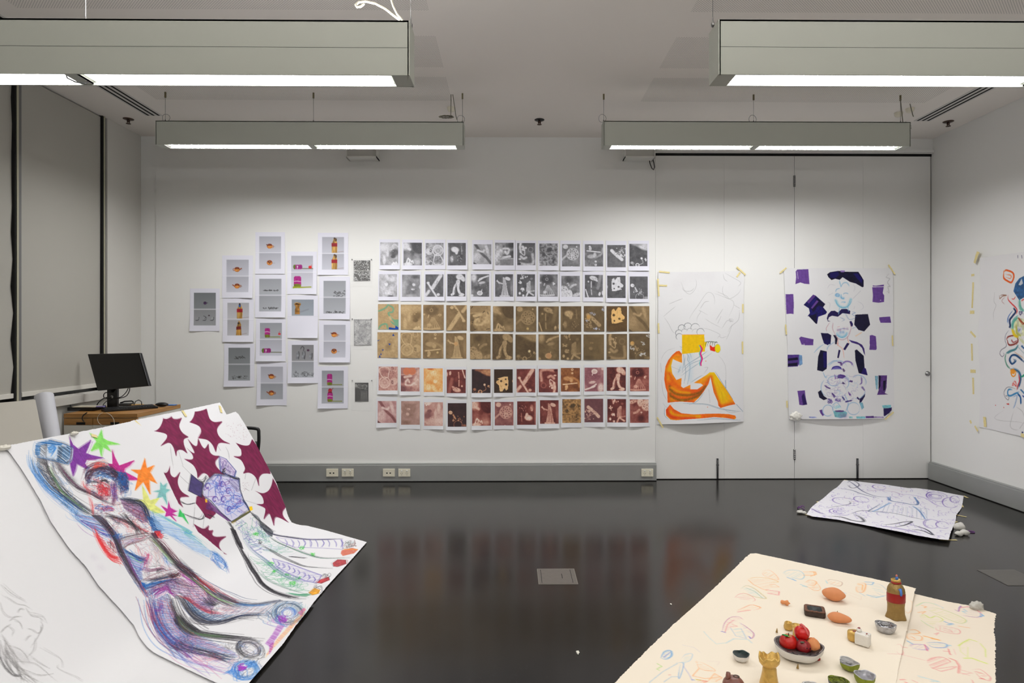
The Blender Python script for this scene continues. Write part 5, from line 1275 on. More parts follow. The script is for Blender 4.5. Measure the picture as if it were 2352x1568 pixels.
# head
hair = z7((350,700),(420,610),(560,560),(700,540),(850,590),(960,660),(1080,650),(1150,760),(1160,900),(1100,1040),(1000,1060),(930,960),(880,830),(800,740),(600,700),(480,780),(430,900),(370,900))
c.fill(hair, (110,100,130), 0.35)
c.scrib(hair, 46, [NV, (90,24,50), NV, (30,84,150), BK], 1.5, 0.85, L=6, spread=0.16)
c.sk(z7((370,820),(420,650),(560,570),(720,560),(860,620),(960,740),(980,860)), [NV, BK, (90,24,50)], 16, 2.0, 3.2, 0.8)
c.scrib(z7((930,640),(1080,640),(1160,780),(1150,960),(1060,1080),(960,1020)), 22, [(24,90,160), NV, BL], 1.4, 0.85, L=7, spread=0.25)
face = z7((470,790),(600,720),(780,760),(860,860),(880,1020),(850,1150),(780,1200),(640,1160),(520,1050),(450,920))
c.scrib(face, 22, [RD, (190,40,50), (130,24,40)], 1.3, 0.75, L=6, spread=0.2); c.scrib(z7((560,880),(700,860),(800,960),(800,1120),(680,1140),(580,1030)), 16, [(232,48,56), (200,40,60)], 1.3, 0.9, L=6, spread=0.2)
c.smudge(z7((500,1010),(560,1080),(650,1120)), (60,34,60), 7, 0.7); c.smudge(z7((880,860),(890,1000),(880,1150),(860,1230)), (84,22,60), 7, 0.85)
c.sk(z7((520,740),(640,700),(760,740),(840,800)), [(90,150,220), BL, (150,190,230)], 10, 1.8, 2.4, 0.8); c.sk(z7((630,820),(710,800),(790,860)), BK, 6, 1.8, 1.2, 0.85); c.sk(z7((470,850),(540,830),(600,850)), BK, 4, 1.8, 1.2, 0.8)
c.sk(z7((330,820),(340,900),(400,970),(430,1080)), RD, 6, 1.3, 2, 0.8); c.sk(z7((430,620),(520,540),(660,500),(740,520)), (222,60,50), 6, 1.1, 3.5, 0.8)
for _ in range(9): c.scrib(z7((440,560),(560,490),(760,480),(780,560),(560,590)), 1, (226,66,52), 1.1, 0.8, L=6)
c.scrib(z7((1040,860),(1180,820),(1240,900),(1180,1080),(1060,1110)), 7, [(120,150,200), BL], 0.9, 0.6); c.sk(z7((880,860),(870,1000),(900,1150)), [PU, (60,40,150)], 7, 1.8, 2, 0.8)
c.sk(z7((430,1100),(470,1200),(500,1330),(520,1500)), RD, 4, 1.3, 1.5, 0.8); c.scrib(z7((480,1250),(700,1230),(900,1280),(900,1360),(700,1380),(520,1340)), 12, [BL, (90,60,160), RD], 1.2, 0.7)
# shoulders and torso
sh_ = z7((980,1140),(1200,1170),(1350,1230),(1450,1350),(1500,1568),(1380,1568),(1200,1420),(1050,1300))
c.fill(sh_, (150,110,150), 0.45); c.hatch(sh_, 55, 2.2, [(92,30,80), BK, PU, (120,40,80), (110,90,160)], 1.4, 0.7, 1)
c.sk(z7((960,1140),(1150,1170),(1330,1210),(1430,1310),(1480,1450),(1510,1568)), [BK, NV, BK], 14, 2.2, 2.6, 0.85)
c.sk(z3((1770,1130),(1800,1200),(1830,1290),(1880,1350),(1960,1370)), [BL, NV, (30,110,200)], 12, 2.2, 4, 0.8)
c.hatch(z8((1600,40),(1760,230),(1790,300),(1700,330),(1560,300),(1500,60)), 60, 2.4, [BL, NV, (20,90,160)], 2.1, 0.85, 1)
arm2 = z3((1820,1150),(1950,1200),(2100,1290),(2352,1420))+z6((200,150),(360,275),(345,345),(180,262))+z3((2150,1470),(2000,1390),(1870,1300))
c.fill(arm2, (176,206,236), 0.55, var=.06); c.hatch(arm2, 30, 5, [LB, (90,150,215), (120,160,225)], 1.8, 0.5, 1.5)
c.sk(z3((1810,1120),(1950,1180),(2120,1270),(2300,1370))+z6((100,85),(230,165),(350,270)), [(90,190,190), (110,200,160), (60,140,220)], 7, 2, 2, 0.7)
c.sk(z3((1860,1290),(2000,1390),(2150,1470))+z6((0,120),(180,262),(340,345)), [(80,130,210), LB], 5, 1.1, 2.4, 0.6)
c.sk(z8((2000,440),(2040,500),(2300,640)), (100,140,200), 3, 1.0, 2, 0.6)
hand = z6((330,290),(380,270),(440,310),(500,370),(545,470),(525,495),(440,430),(370,370))
c.scrib(hand, 10, [(40,110,220), BL, LB], 1.4, 0.8); c.sk(z6((340,280),(420,300),(500,380),(540,490)), BL, 5, 1.3, 2, 0.8); c.sk(z6((350,330),(420,400),(470,450)), [BL, PU], 4, 1.2, 2, 0.8); c.sk(z6((470,340),(510,420),(540,485)), PU, 2, 1, 1, 0.7)
ls = z8((160,0),(480,40),(700,190),(860,330),(900,450),(780,440),(600,330),(330,160))
c.hatch(ls, 38, 2.8, [BL, (60,100,200), LB, NV, (90,60,160)], 1.9, 0.75, 1.2); c.sk(z8((200,60),(400,200),(640,330),(840,430)), [BL, (120,40,150)], 7, 1.7, 3, 0.8)
blk = z8((460,20),(620,20),(740,110),(840,260),(960,500),(1060,720),(1000,700),(900,480),(760,300),(600,140))
c.fill(blk, (50,40,52), 0.7, edge=.3); c.sk(z8((480,0),(680,140),(820,290),(930,480),(1010,690),(1100,850),(1200,1030),(1320,1220),(1420,1400)), [BK, NV, BK, (90,24,50)], 18, 2.2, 2.6, 0.85)
c.sk(z8((700,20),(900,60),(1100,130),(1280,230),(1340,350)), BK, 9, 2.0, 2.2, 0.8); c.sk(z8((1030,0),(1150,110),(1250,220),(1330,330)), BK, 7, 2.6, 2, 0.8)
c.sk(z8((800,60),(940,160),(1000,70)), [BK, (40,80,140)], 3, 1.4, 1.5, .7); c.sk(z8((740,40),(1000,120),(1100,190),(1090,210)), RD, 4, 1.2, 2, .75); c.scrib(z8((1050,130),(1250,200),(1300,340),(1100,340)), 5, (226,110,110), 0.8, 0.5)
c.sk(z8((960,520),(1010,450),(1200,400),(1400,370),(1530,350)), [BK, (90,50,60)], 6, 1.4, 1.6, 0.75); c.sk(z8((1050,620),(1130,550),(1300,490),(1520,430)), [BK, (150,40,50)], 5, 1.3, 1.8, 0.75)
c.scrib(z8((980,470),(1300,420),(1500,380),(1500,420),(1200,510),(1040,590)), 12, [(214,90,96), (120,100,130), (160,150,200)], 0.8, 0.6)
c.sk(z8((880,420),(960,400),(980,360)), BL, 6, 2.4, 2, .8); c.smudge(z8((900,330),(950,430),(970,500)), (70,84,150), 7, .6)
rb = z8((520,260),(600,440),(700,640),(820,790),(940,820),(960,770),(880,700),(760,560),(680,440),(600,380))
c.hatch(rb, 60, 2.5, [RD, (232,60,64), (190,40,50)], 1.7, 0.75, 1); c.sk(z8((520,240),(580,420),(690,630),(820,790),(950,830),(980,870)), [RD, (236,40,40)], 11, 2.0, 2.2, 0.85); c.scrib(z8((700,430),(860,480),(940,700),(900,780),(780,600)), 8, [(110,30,40), RD, BK], 1.0, 0.7)
c.scrib(z8((1600,310),(1720,300),(1790,370),(1740,450),(1650,430),(1580,380)), 10, [(232,34,44), RD], 1.9, 0.9); c.fill(z8((1530,340),(1620,330),(1680,440),(1600,440)), (60,24,50), .75, edge=.2)
c.sk(z8((1250,180),(1400,300),(1540,360)), [RD, BK], 6, 1.6, 3, .8)
c.sk(z8((1530,380),(1650,480),(1780,620),(1900,760),(2000,880),(2120,1000),(2250,1070),(2352,1130)), [BK, BK, (96,24,44)], 18, 2.4, 3.4, 0.85); c.smudge(z8((1600,440),(1780,640),(1930,820),(2150,1030)), (60,56,60), 8, .65)
c.sk(z8((1560,450),(1700,610),(1850,800),(2000,930)), [(150,200,140), GR], 5, 1.6, 1.4, 0.8); c.smudge(z8((1560,560),(1640,660),(1700,760)), (150,144,150), 12, .4)
c.sk(z8((1290,580),(1330,700),(1370,790)), (226,90,90), 6, 1.2, 2.5, .6); c.sk(z8((1600,560),(1680,740),(1740,940)), (226,150,146), 8, 1.4, 4, .5); c.hatch(z8((1740,760),(2000,980),(1900,1020),(1780,860)), 48, 4, [(120,140,200), (180,190,220)], 1.4, .5, 1)
c.sk(z8((1780,740),(1850,860),(1890,920)), (70,120,200), 4, 1.8, 2, .7)
wd = z8((1050,660),(1250,750),(1480,830),(1480,880),(1380,980),(1400,1180),(1330,1210),(1180,960))
c.fill(wd, (150,170,214), .35); c.hatch(wd, 50, 3.0, [BL, (90,120,200), (120,90,180)], 1.6, 0.7, 1.2); c.sk(z8((1060,640),(1200,740),(1350,810),(1480,820)), [NV, BL], 9, 2.2, 2, .85); c.sk(z8((1050,680),(1200,780),(1340,860),(1460,850)), (150,210,130), 2, 1.4, .8, .9)
c.scrib(z8((1280,960),(1560,940),(1520,1000),(1300,1040)), 7, [(60,110,190), (140,60,130)], 1.0, .6)
c.sk(z8((1480,700),(1510,760),(1460,850),(1420,980)), (200,44,100), 7, 1.6, 2.2, .8); c.sk(z8((1370,1030),(1600,1000),(1760,975),(1830,1015)), [(150,30,90), BK], 5, 1.6, 1.2, .85); c.sk(z8((1640,1050),(1690,1010),(1730,1000)), BK, 4, 1.4, 2, .8)
c.hatch(z8((1400,1060),(1900,1040),(1800,1130),(1430,1180)), 60, 4, [(180,150,150), (226,170,170)], .8, .5, 1)
c.sk(z8((1100,740),(1180,900),(1260,1060),(1340,1210)), (120,34,110), 4, 1.5, 1.5, .8)
# waist
c.sk(z8((1400,1200),(1600,1170),(1850,1120),(2080,1060)), [BK, BK, (100,24,40)], 9, 1.7, 2.6, .8); c.sk(z8((1350,1240),(1430,1310),(1600,1260),(1850,1200),(2050,1160)), [BL, (20,90,170)], 9, 2.3, 2.4, .85)
c.fill(z8((1360,1220),(1430,1250),(1450,1310),(1400,1330)), BL, .9); c.sk(z8((1480,1380),(1660,1300),(1850,1230),(2100,1080)), [RD, (150,30,40)], 7, 1.3, 2.4, .8); c.sk(z8((1500,1460),(1620,1370),(1900,1250),(2060,1180)), [BL, NV, PU], 9, 1.9, 2.8, .8)
c.scrib(z8((1820,1080),(2100,1050),(2080,1120),(1880,1160)), 7, [(90,24,34), BK], 1.6, .85)
c.sk(z8((1330,1220),(1420,1380),(1500,1480)), [BL, RD, NV], 8, 1.5, 2, .75)
c.sk(z4((1620,400),(1680,480),(1730,560),(1780,560)), [RD, BL], 5, 1.4, 2, .75)
# upper leg
th = z8((1600,1300),(2080,1150),(2352,1300))+z6((100,480),(250,600),(440,740),(400,800),(360,880),(200,780),(60,700),(-30,700))+z4((1900,480))
c.fill(th, (196,180,206), .6, var=.1); c.hatch(th, 42, 3.0, [(110,90,150), (214,110,116), (90,110,170), (160,130,180), (100,70,130)], 1.6, .6, 1.3)
c.sk(z6((60,560),(200,660),(330,760)), (232,140,140), 7, 1.8, 5, .6); c.sk(z8((2090,1080),(2180,1130),(2300,1210),(2352,1260)), (150,34,140), 6, 2.6, 3, .8); c.sk(z8((1830,1290),(1900,1400),(2000,1470)), (150,34,140), 5, 2.4, 2, .8); c.sk(z8((1600,1470),(1720,1390),(1830,1300)), (160,34,140), 6, 2.2, 2, .8)
c.sk(z6((0,380),(100,450),(220,550),(330,640),(440,720),(580,785),(720,805)), [BK, BK, (120,24,44), NV], 20, 2.3, 3.6, .8); c.sk(z6((220,530),(330,620),(400,690)), RD, 6, 1.6, 3, .8)
c.sk(z6((90,490),(230,590),(350,690),(500,770),(640,805)), GR, 3, 1.5, 1.2, .85)
c.sk(z6((560,790),(720,800),(860,790),(1000,765),(1150,745)), [BK, NV], 9, 1.8, 2.2, .8); c.sk(z6((600,790),(760,812),(940,800)), [(60,130,200), BL], 7, 2.2, 2, .75)
c.sk(z6((0,715),(80,725),(150,840),(230,925),(330,970),(480,965),(620,920),(760,908),(900,918)), [BK, BK, NV], 18, 2.3, 3.2, .82); c.smudge(z6((60,740),(200,900),(340,970),(520,955)), (60,58,66), 7, .6)
c.hatch(z6((120,760),(260,830),(420,890),(600,900),(450,955),(330,960),(220,900)), 30, 2.8, [(50,100,150), (90,140,180), NV], 1.7, .7, 1.2)
c.sk(z6((50,715),(150,755),(260,830),(360,880),(480,905)), [RD, (150,24,60)], 8, 2.0, 2, .85); c.sk(z6((280,690),(330,770),(400,805),(360,800),(320,760)), BK, 7, 2.2, 2.4, .85); c.sk(z6((330,780),(380,860),(360,930)), BK, 4, 1.2, 3, .6)
c.sk(z6((-20,520),(20,570),(130,620),(240,640)), BK, 4, 1.3, 3, .6)
shn = z6((420,800),(700,815),(950,800),(960,900),(700,895),(480,900)); c.hatch(shn, 5, 4, [(226,150,150), (130,160,200), (150,140,180)], 1.6, .5, 1.5); c.sk(z6((400,830),(520,860),(620,870)), (228,120,120), 8, 1.3, 4, .55)
c.sk(z6((860,880),(900,900),(960,940)), (60,90,130), 8, 1.5, 5, .7)
def foot(cx, cy, rx, ry, cols, n, ro=0.0, w=1.4):
    e = lambda q, a: (cx+q*(rx*math.cos(a)*math.cos(ro)-ry*math.sin(a)*math.sin(ro)), cy+q*(rx*math.cos(a)*math.sin(ro)+ry*math.sin(a)*math.cos(ro)))
    for k in range(n):
        q = c.rng.uniform(.55, 1.05); a0 = c.rng.random()*6.3; c.sk(z6(*[e(q, a0+t) for t in np.linspace(0, c.rng.uniform(2, 5), 9)]), cols[k % len(cols)], 1, w, 1.5, .75)
foot(1120, 880, 150, 110, [BK, (40,90,160), BK, (80,140,180)], 30); foot(1110, 880, 80, 60, [BL, (90,60,170), (40,110,200)], 16)
c.scrib(z6((1000,900),(1090,900),(1120,960),(1040,1000)), 9, [(160,40,180), (120,50,190)], 1.6, .9); c.sk(z6((940,890),(1010,820),(1100,770),(1230,770)), [BK, (60,120,180)], 10, 1.4, 5, .7); c.sk(z6((1010,900),(980,960),(1060,1000),(1130,1020)), [BL, (160,40,170)], 6, 1.6, 3, .8)
c.sk(z6((1240,790),(1270,860),(1230,920)), [(90,160,170), (150,190,170)], 6, 1.5, 3, .6)
# lower leg
lg = z4((1790,600),(1960,520),(2020,600),(2080,780),(2180,900),(2291,985))+z6((60,960),(150,1060),(330,1140),(600,1270),(620,1320),(400,1250),(200,1215),(40,1170),(-60,1130))+z4((1930,1000),(1830,800))
c.fill(lg, (186,196,220), .6, var=.1); c.hatch(lg, 52, 3.0, [(70,100,170), (220,120,130), (60,120,190), (110,80,150), (150,170,210)], 1.6, .62, 1.3)
c.sk(z4((1740,560),(1770,680),(1810,840),(1900,1000),(2020,1110),(2150,1200),(2291,1290)), [BL, (90,30,90), (30,100,200), (110,24,70)], 22, 2.2, 4, .8); c.sk(z4((1730,600),(1770,760),(1820,880)), RD, 4, 1.2, 2, .8)
c.sk(z4((1870,560),(1880,660),(1850,720),(1800,700)), (120,40,140), 4, 1.8, 1.5, .8); c.sk(z4((1940,560),(1980,700),(2060,840),(2180,960)), [(226,80,80), (226,150,160)], 8, 1.5, 3.5, .65); c.sk(z4((2030,800),(2090,860),(2200,1000)), [BL], 5, 1.6, 3, .75)
c.sk(z4((1990,570),(2030,680),(2100,810),(2180,900),(2291,980))+z6((40,930),(100,1010),(180,1065),(300,1090),(450,1110),(600,1125),(720,1140),(850,1155)), [BK], 18, 2.4, 3.0, .85); c.smudge(z4((2010,600),(2090,800),(2200,930))+z6((60,950),(160,1060),(330,1100),(560,1125)), (70,68,70), 7, .6)
c.sk(z6((20,890),(80,1000),(200,1080),(380,1105),(560,1115)), GR, 4, 1.3, 1.4, .75)
c.sk(z6((0,1150),(60,1200),(170,1240),(330,1275),(480,1320),(600,1340)), [BK, NV, BK], 14, 2.2, 3, .8); c.sk(z6((0,950),(80,1060),(200,1150),(380,1220),(560,1280)), [(60,120,200), (220,100,110)], 9, 1.5, 3.5, .65)
c.sk(z6((0,1210),(120,1300),(260,1370),(400,1420),(560,1470)), [(110,40,160), (70,90,190), (200,60,140)], 10, 1.4, 5, .65); c.sk(z6((200,1290),(330,1330),(410,1330),(300,1310)), (226,80,110), 5, 1.3, 4, .55)
c.hatch(z6((20,1180),(330,1300),(600,1380),(600,1460),(300,1370),(60,1250)), 22, 5, [(170,190,226), (220,170,190)], 1.4, .5, 1.4)
foot(745, 1235, 140, 95, [BK, (60,60,64), BK], 30, 0.35, 1.3); foot(745, 1225, 90, 60, [(90,86,96), (130,90,150)], 14, 0.3, 0.8); foot(700, 1440, 130, 95, [(40,110,200), BL, (90,160,230)], 26, 0.1, 1.5)
c.scrib(z6((700,1340),(820,1340),(820,1430),(680,1430)), 10, [(40,110,190), (90,150,220)], 1.4, .8); c.scrib(z6((610,1370),(720,1380),(700,1440),(630,1460)), 9, [(180,40,180), (140,50,190)], 1.8, .9); c.scrib(z6((480,1460),(600,1400),(580,1500),(500,1490)), 3, (50,120,210), 1.6, .8, L=5); c.sk(z6((470,1490),(600,1450),(640,1530),(780,1480)), [(50,120,210)], 5, 1.8, 3, .75)
c.scrib(z6((450,1180),(600,1150),(700,1200),(620,1280),(480,1250)), 9, [(90,88,92)], .8, .6)
# colour streak between the feet
for p, cl in ((z6((890,1180),(960,1090),(1010,1000),(1080,1010),(1000,1130),(940,1220)), [(170,90,190), (150,60,170)]), (z6((1010,1130),(1130,1000),(1250,890),(1290,830),(1270,900),(1130,1060),(960,1240),(890,1330),(900,1290)), [(240,190,110), (250,170,120), (230,120,160)]), (z6((930,1200),(980,1160),(960,1240),(930,1290)), [(150,50,170), (220,90,150)]), (z6((1210,880),(1270,830),(1290,850),(1240,910)), [(226,70,130), (240,130,160)])):
    c.fill(p, cl[0], .35, soft=1); c.hatch(p, -55, 2.6, cl, 1.6, .65, 1)
c.wm = .6; c.om = .75
for P_, cl, n in ((z7((380,640),(900,560),(1140,700),(1120,1040),(860,1240),(560,1200),(380,980)), [NV, (90,24,50), RD, BK, (60,50,120)], 70), (z3((1080,1000),(1500,1000),(1780,1080),(1840,1350),(1700,1400),(1400,1300),(1150,1180)), [BK, (120,40,60), (90,80,140), RD], 60), (z8((500,20),(1500,60),(1620,380),(2080,1020),(2060,1160),(1440,1240),(1200,960),(900,440)), [(120,90,120), (200,110,120), (110,120,170), (90,90,96)], 60),
        (z3((400,420),(640,500),(900,860),(1120,1150),(1000,1240),(700,1000),(450,700)), [BL, (70,110,170), BK], 46), (z8((1480,1240),(2080,1080),(2352,1200))+z6((250,560),(440,740),(360,880),(60,700)), [PU, NV, (150,60,90), BK], 60), (z6((60,700),(300,780),(600,830),(900,830),(960,900),(600,920),(330,960),(160,860)), [NV, (70,110,160), BK, (120,90,130)], 46), (z4((1740,560),(1960,520),(2100,800),(2291,985),(2291,1300),(2000,1120),(1820,880)), [(50,80,170), (130,60,110), NV, (220,110,120)], 60), (z6((-20,950),(180,1080),(420,1180),(640,1290),(640,1440),(300,1360),(0,1200)), [(60,100,190), (120,70,140), NV, (210,110,150)], 60), (z6((960,780),(1260,770),(1280,900),(1140,1020),(980,960)), [BK, (60,110,170), (110,150,170)], 36), (z6((600,1160),(860,1140),(900,1280),(840,1540),(580,1540),(620,1380)), [BK, (70,120,190), (90,90,110)], 50)):
    c.scrib(P_, n, cl, .8, .62, L=6, spread=.075)
for p in (z3((640,500),(850,760),(1100,900),(1350,1040)), z8((600,120),(900,420),(1060,760),(1300,1200)), z8((1560,400),(1900,780),(2200,1060)), z6((60,740),(240,940),(480,985),(760,920)), z6((40,930),(200,1090),(500,1130),(840,1160)), z6((0,400),(330,660),(720,815),(1150,750))): c.smudge(p, (96,92,98), 7, .34)
sh2 = sheet('drawing_sheet', S2, c, M['paper'], outline=[(0, 1027), (112, 1004.5), (308, 966), (351, 996), (376, 1085), (412, 1160), (438, 1208), (513, 1268), (545, 1312), (590, 1352), (650, 1379), (722, 1381), (700, 1411), (679, 1437), (640, 1492), (581, 1568), (560, 1592), (480, 1560), (352, 1497), (308, 1435), (275, 1397), (226, 1344), (196, 1299), (161, 1262), (115, 1195), (92, 1147), (48, 1075), (20, 1036)], rough=0.25)
tag(sh2, 'leaning white drawing of a scribbled blue and red figure with raised arm among coloured stars', 'drawing', 'large leaning paper drawings')
# --- spiky maroon shapes drawing
S3 = Surf(lean(0.003, 2.1), 3.3, LO[1], 0, 1.9, 0.0027)
c = S3.canvas((231, 231, 234), 33); c.nm = 1.5; c.wm = .8; c.jm = 1.1
for p in (s5((1385,1135),(1440,1110),(1470,1020),(1500,1030),(1545,1005),(1570,1035),(1635,1020),(1612,1090),(1640,1150),(1695,1190),(1655,1210),(1655,1260),(1685,1335),(1640,1305),(1595,1310),(1585,1360),(1560,1280),(1520,1240),(1445,1270),(1500,1200),(1490,1160)),
          s5((1705,1055),(1740,1020),(1755,960),(1810,955),(1860,935),(1885,1020),(1930,1055),(2000,1050),(1955,1110),(1965,1170),(2010,1220),(2070,1250),(1990,1240),(1960,1260),(1945,1325),(1915,1260),(1865,1215),(1785,1200),(1812,1140),(1790,1090)),
          z5((145,560),(200,610),(245,620),(165,460),(230,530),(275,540),(290,455),(330,540),(370,575),(410,520),(425,610),(470,655),(545,665),(495,720),(500,780),(550,840),(610,890),(520,870),(470,885),(455,970),(430,930),(390,880),(340,870),(280,930),(270,850),(225,770),(120,700),(215,705),(220,650)),
          z5((740,505),(830,535),(900,530),(935,460),(980,520),(1025,590),(1075,690),(1140,810),(1155,875),(1100,870),(1050,880),(1015,930),(1015,1020),(985,930),(940,880),(890,860),(830,870),(850,830),(845,790),(800,710),(715,670),(800,665),(805,600),(790,570)),
          z5((970,1080),(1060,1110),(1130,1080),(1170,1010),(1185,930),(1225,1000),(1260,1080),(1290,1160),(1340,1275),(1300,1330),(1310,1390),(1370,1460),(1270,1405),(1210,1400),(1195,1495),(1165,1400),(1135,1350),(1075,1415),(1095,1320),(1080,1280),(990,1240),(1070,1235),(1065,1170),(1030,1120)),
          z3((2040,565),(2045,660),(2070,700),(2110,710),(2165,650),(2135,740),(2145,820),(2190,890),(2270,940),(2170,950),(2165,1000),(2195,1065),(2120,1000),(2080,900),(2020,760),(1955,645),(2010,660)),
          z6((190,10),(240,40),(290,60),(340,30),(330,80),(380,75),(370,115),(410,140),(505,135),(450,180),(440,230),(470,280),(515,310),(400,275),(320,200),(240,100)),
          z5((270,1150),(340,1120),(420,1240),(500,1350),(430,1420),(370,1390),(350,1340),(260,1230))):
    p = spiky(p); c.fill(p, (118,24,68), .97, var=.13, streak=(14, 6)); c.hatch(p, 50, 5, [(88,32,72), (140,20,70)], 1.6, .4, 1.5); c.sk(p+p[:1], (110,24,62), 3, 1.0, 1.2, .75, sm=False, cut=.3)
for p in (z3((2045,320),(2060,450),(2085,600)), z3((2140,390),(2195,565)), z3((2120,650),(2200,730),(2300,820)), z3((2190,570),(2300,680)), z5((520,540),(560,600)), z5((610,540),(650,620),(665,720)), z5((980,930),(930,1075)), z5((860,880),(850,940)), z5((250,1230),(235,1480),(230,1520)), z5((360,1410),(345,1530)), z5((830,1190),(1000,1245)), z5((850,1050),(900,1080))):
    c.sk(p, (90,88,92), 2, .8, .8, .6)
for p in (z5((60,1200),(150,1240),(250,1225)), z5((110,1355),(220,1400),(330,1420),(370,1350)), z5((290,940),(350,970),(390,900)), z5((400,1360),(480,1400))): c.sk(p, BK, 4, 1.4, 1.6, .8)
leaf = z5((205,880),(300,960),(350,990),(330,1160),(170,1080)); c.fill(leaf, (60,48,104), .92, var=.12); c.sk(leaf+leaf[:1], BK, 3, 1.3, 1.2, .7, sm=False)
hd = z5((340,1060),(390,960),(480,880),(600,890),(780,930),(790,1060),(830,1180),(910,1330),(690,1450),(560,1340),(440,1200),(350,1140))
c.fill(hd, (206,204,230), .9); c.scrib(hd, 26, [(70,84,190), (60,110,210), (112,60,150)], 2.2, .8, L=6, spread=.12); c.scrib(hd, 26, [(226,224,238), (110,90,180), (60,90,180)], 1.6, .8, L=5, spread=.07)
c.hatch(z5((620,940),(780,930),(790,1080),(760,1100),(680,1010)), 70, 3, [(90,60,140), (70,50,120), NV], 1.8, .7, 1); c.fill(z5((400,1180),(560,1340),(690,1450),(640,1440),(480,1330),(380,1300)), (96,44,110), .8, var=.2)
for cx, cy in ((580, 1010), (490, 1190), (590, 1190), (660, 1310), (400, 1030), (650, 1090)): c.sk(z5(*[(cx+35*math.cos(t)*(.3+.12*t), cy+45*math.sin(t)*(.3+.12*t)) for t in np.linspace(0, 7, 12)]), [(110,60,150), (60,90,190)], 3, 1.8, 1, .85)
c.sk(hd+hd[:1], [BK, NV], 5, 1.5, 1.8, .75, sm=False); c.sk(z5((820,1180),(870,1250),(910,1330)), NV, 5, 3, 2, .8)
cr_ = z5((545,670),(620,700),(740,840),(720,910),(640,890),(560,850),(545,740)); c.fill(cr_, (196,180,214), .8); c.scrib(cr_, 14, [(110,80,160), (230,225,236), (70,70,130)], 1.6, .8); c.sk(cr_+cr_[:1], [NV, (70,80,170)], 5, 1.5, 1.4, .8, sm=False); c.scrib(z5((570,820),(620,800),(640,880),(580,880)), 6, BK, 1.4, .85)
c.sk(z5((640,890),(720,930),(790,940)), BK, 5, 1.8, 2, .85); c.fill(z5((370,1180),(395,1185),(400,1220),(375,1220)), (240,190,30), .9)
c.fill(z5((690,1470),(820,1390),(905,1320),(940,1270),(900,1270),(910,1330),(800,1400),(690,1455)), (226,180,40), .9, soft=1); c.fill(z5((900,1275),(935,1265),(945,1310),(910,1325)), (250,205,20), .95); c.sk(z5((690,1460),(800,1390),(910,1320)), [(60,90,50), BK, (180,140,30)], 7, 1.6, 1.8, .8)
# striped legs
c.scrib(z5((740,1450),(930,1345),(1040,1450),(1180,1568),(1180,1640),(900,1620),(720,1530)), 26, [(60,150,110), (80,160,150), (90,90,170)], 1.1, .75, L=6, spread=.12); c.sk(z5((905,1310),(990,1410),(1090,1490),(1200,1568)), (34,32,38), 8, 1.7, 2.4, .8); c.sk(z5((640,1440),(700,1530),(740,1600)), (34,32,38), 7, 1.7, 2.2, .8); c.sk(z5((930,1350),(1020,1420),(1060,1540)), (60,70,80), 5, 2.2, 3, .7)
GN = (60,150,110); G2 = (70,200,70)
c.hatch(z6((630,40),(820,40),(980,180),(1190,280),(1340,330),(1100,350),(900,300),(760,240),(680,160)), 25, 6, [(150,190,170), (170,180,210)], 1, .5, 1.5)
c.scrib(z6((620,30),(880,80),(1000,190),(1200,290),(1050,310),(830,250),(680,180)), 34, [GN, (80,160,150), (90,90,170)], 1.1, .75, L=6, spread=.1)
c.scrib(z6((690,270),(900,340),(1100,480),(1310,590),(1360,690),(1150,670),(900,560),(780,430)), 44, [GN, (70,180,110), (120,170,150)], 1.1, .7, L=6, spread=.08)
for cx, cy in ((790,110),(940,400),(1110,510),(1240,245),(1350,310),(980,470),(1150,590),(1210,540)): c.scrib(z6((cx-30,cy-15),(cx+40,cy-20),(cx+30,cy+22),(cx-20,cy+18)), 5, G2, 2.0, .9, L=5)
c.sk(z6((560,20),(600,150),(650,250),(720,370),(800,500),(860,590),(960,665),(1080,710),(1200,735),(1320,730)), BK, 13, 1.9, 3, .8); c.fill(z6((545,50),(600,70),(660,200),(680,260),(640,240),(590,150)), BK, .85, edge=.25); c.sk(z6((690,280),(730,390),(790,500)), BK, 5, 1.0, 5, .6)
c.sk(z6((800,-20),(870,60),(960,110),(1100,140),(1300,165),(1500,165),(1650,158)), [BK, BK, (50,50,110)], 10, 1.7, 2.4, .8); c.fill(z6((840,0),(920,40),(970,90),(960,140),(880,80)), (50,54,64), .75, edge=.3)
c.sk(z6((820,190),(930,260),(1050,330),(1180,390),(1300,430),(1550,445)), [BK, (90,100,100)], 7, 1.4, 2.4, .75); c.sk(z6((900,100),(1010,190),(1150,250),(1290,305),(1450,345),(1720,342)), [BK, GN], 7, 1.3, 2.2, .75); c.sk(z6((1130,330),(1280,345)), BK, 5, 2.2, 1.6, .6)
c.sk(z6((680,140),(740,240),(860,340),(1000,460),(1180,560),(1400,600)), [(70,60,160), GN], 6, 1.3, 2.6, .75); c.sk(z6((780,440),(900,550),(1100,640),(1320,700)), [(60,110,90)], 4, 1.1, 2, .7)
pb = z6((960,350),(1100,390),(1440,515),(1400,590),(1280,570),(1100,490),(1000,430)); c.sk(pb+pb[:1], (84,72,170), 3, 1.2, 1, .75, sm=False); c.hatch(pb, 75, 6, (96,84,176), 1.2, .7, 1.5)
c.sk(z6((1000,140),(1640,165),(1650,262),(1180,240),(1060,190),(1000,140)), (110,96,176), 3, 1.0, 1.2, .7, sm=False)
for k in range(10): x = 1080+k*60; c.sk(z6((x,160),(x+25,200),(x+5+10*(k%3),240)), (90,80,170), 2, 1.3, 1.4, .75)
for k in range(8): x = 1010+k*50; c.sk(z6((x,370+k*22),(x+20,410+k*21),(x-6,430+k*22)), (84,72,170), 2, 1.5, 1.2, .8)
c.hatch(z6((700,100),(850,200),(860,300),(760,260)), 15, 9, (60,70,150), 2, .8, 1)
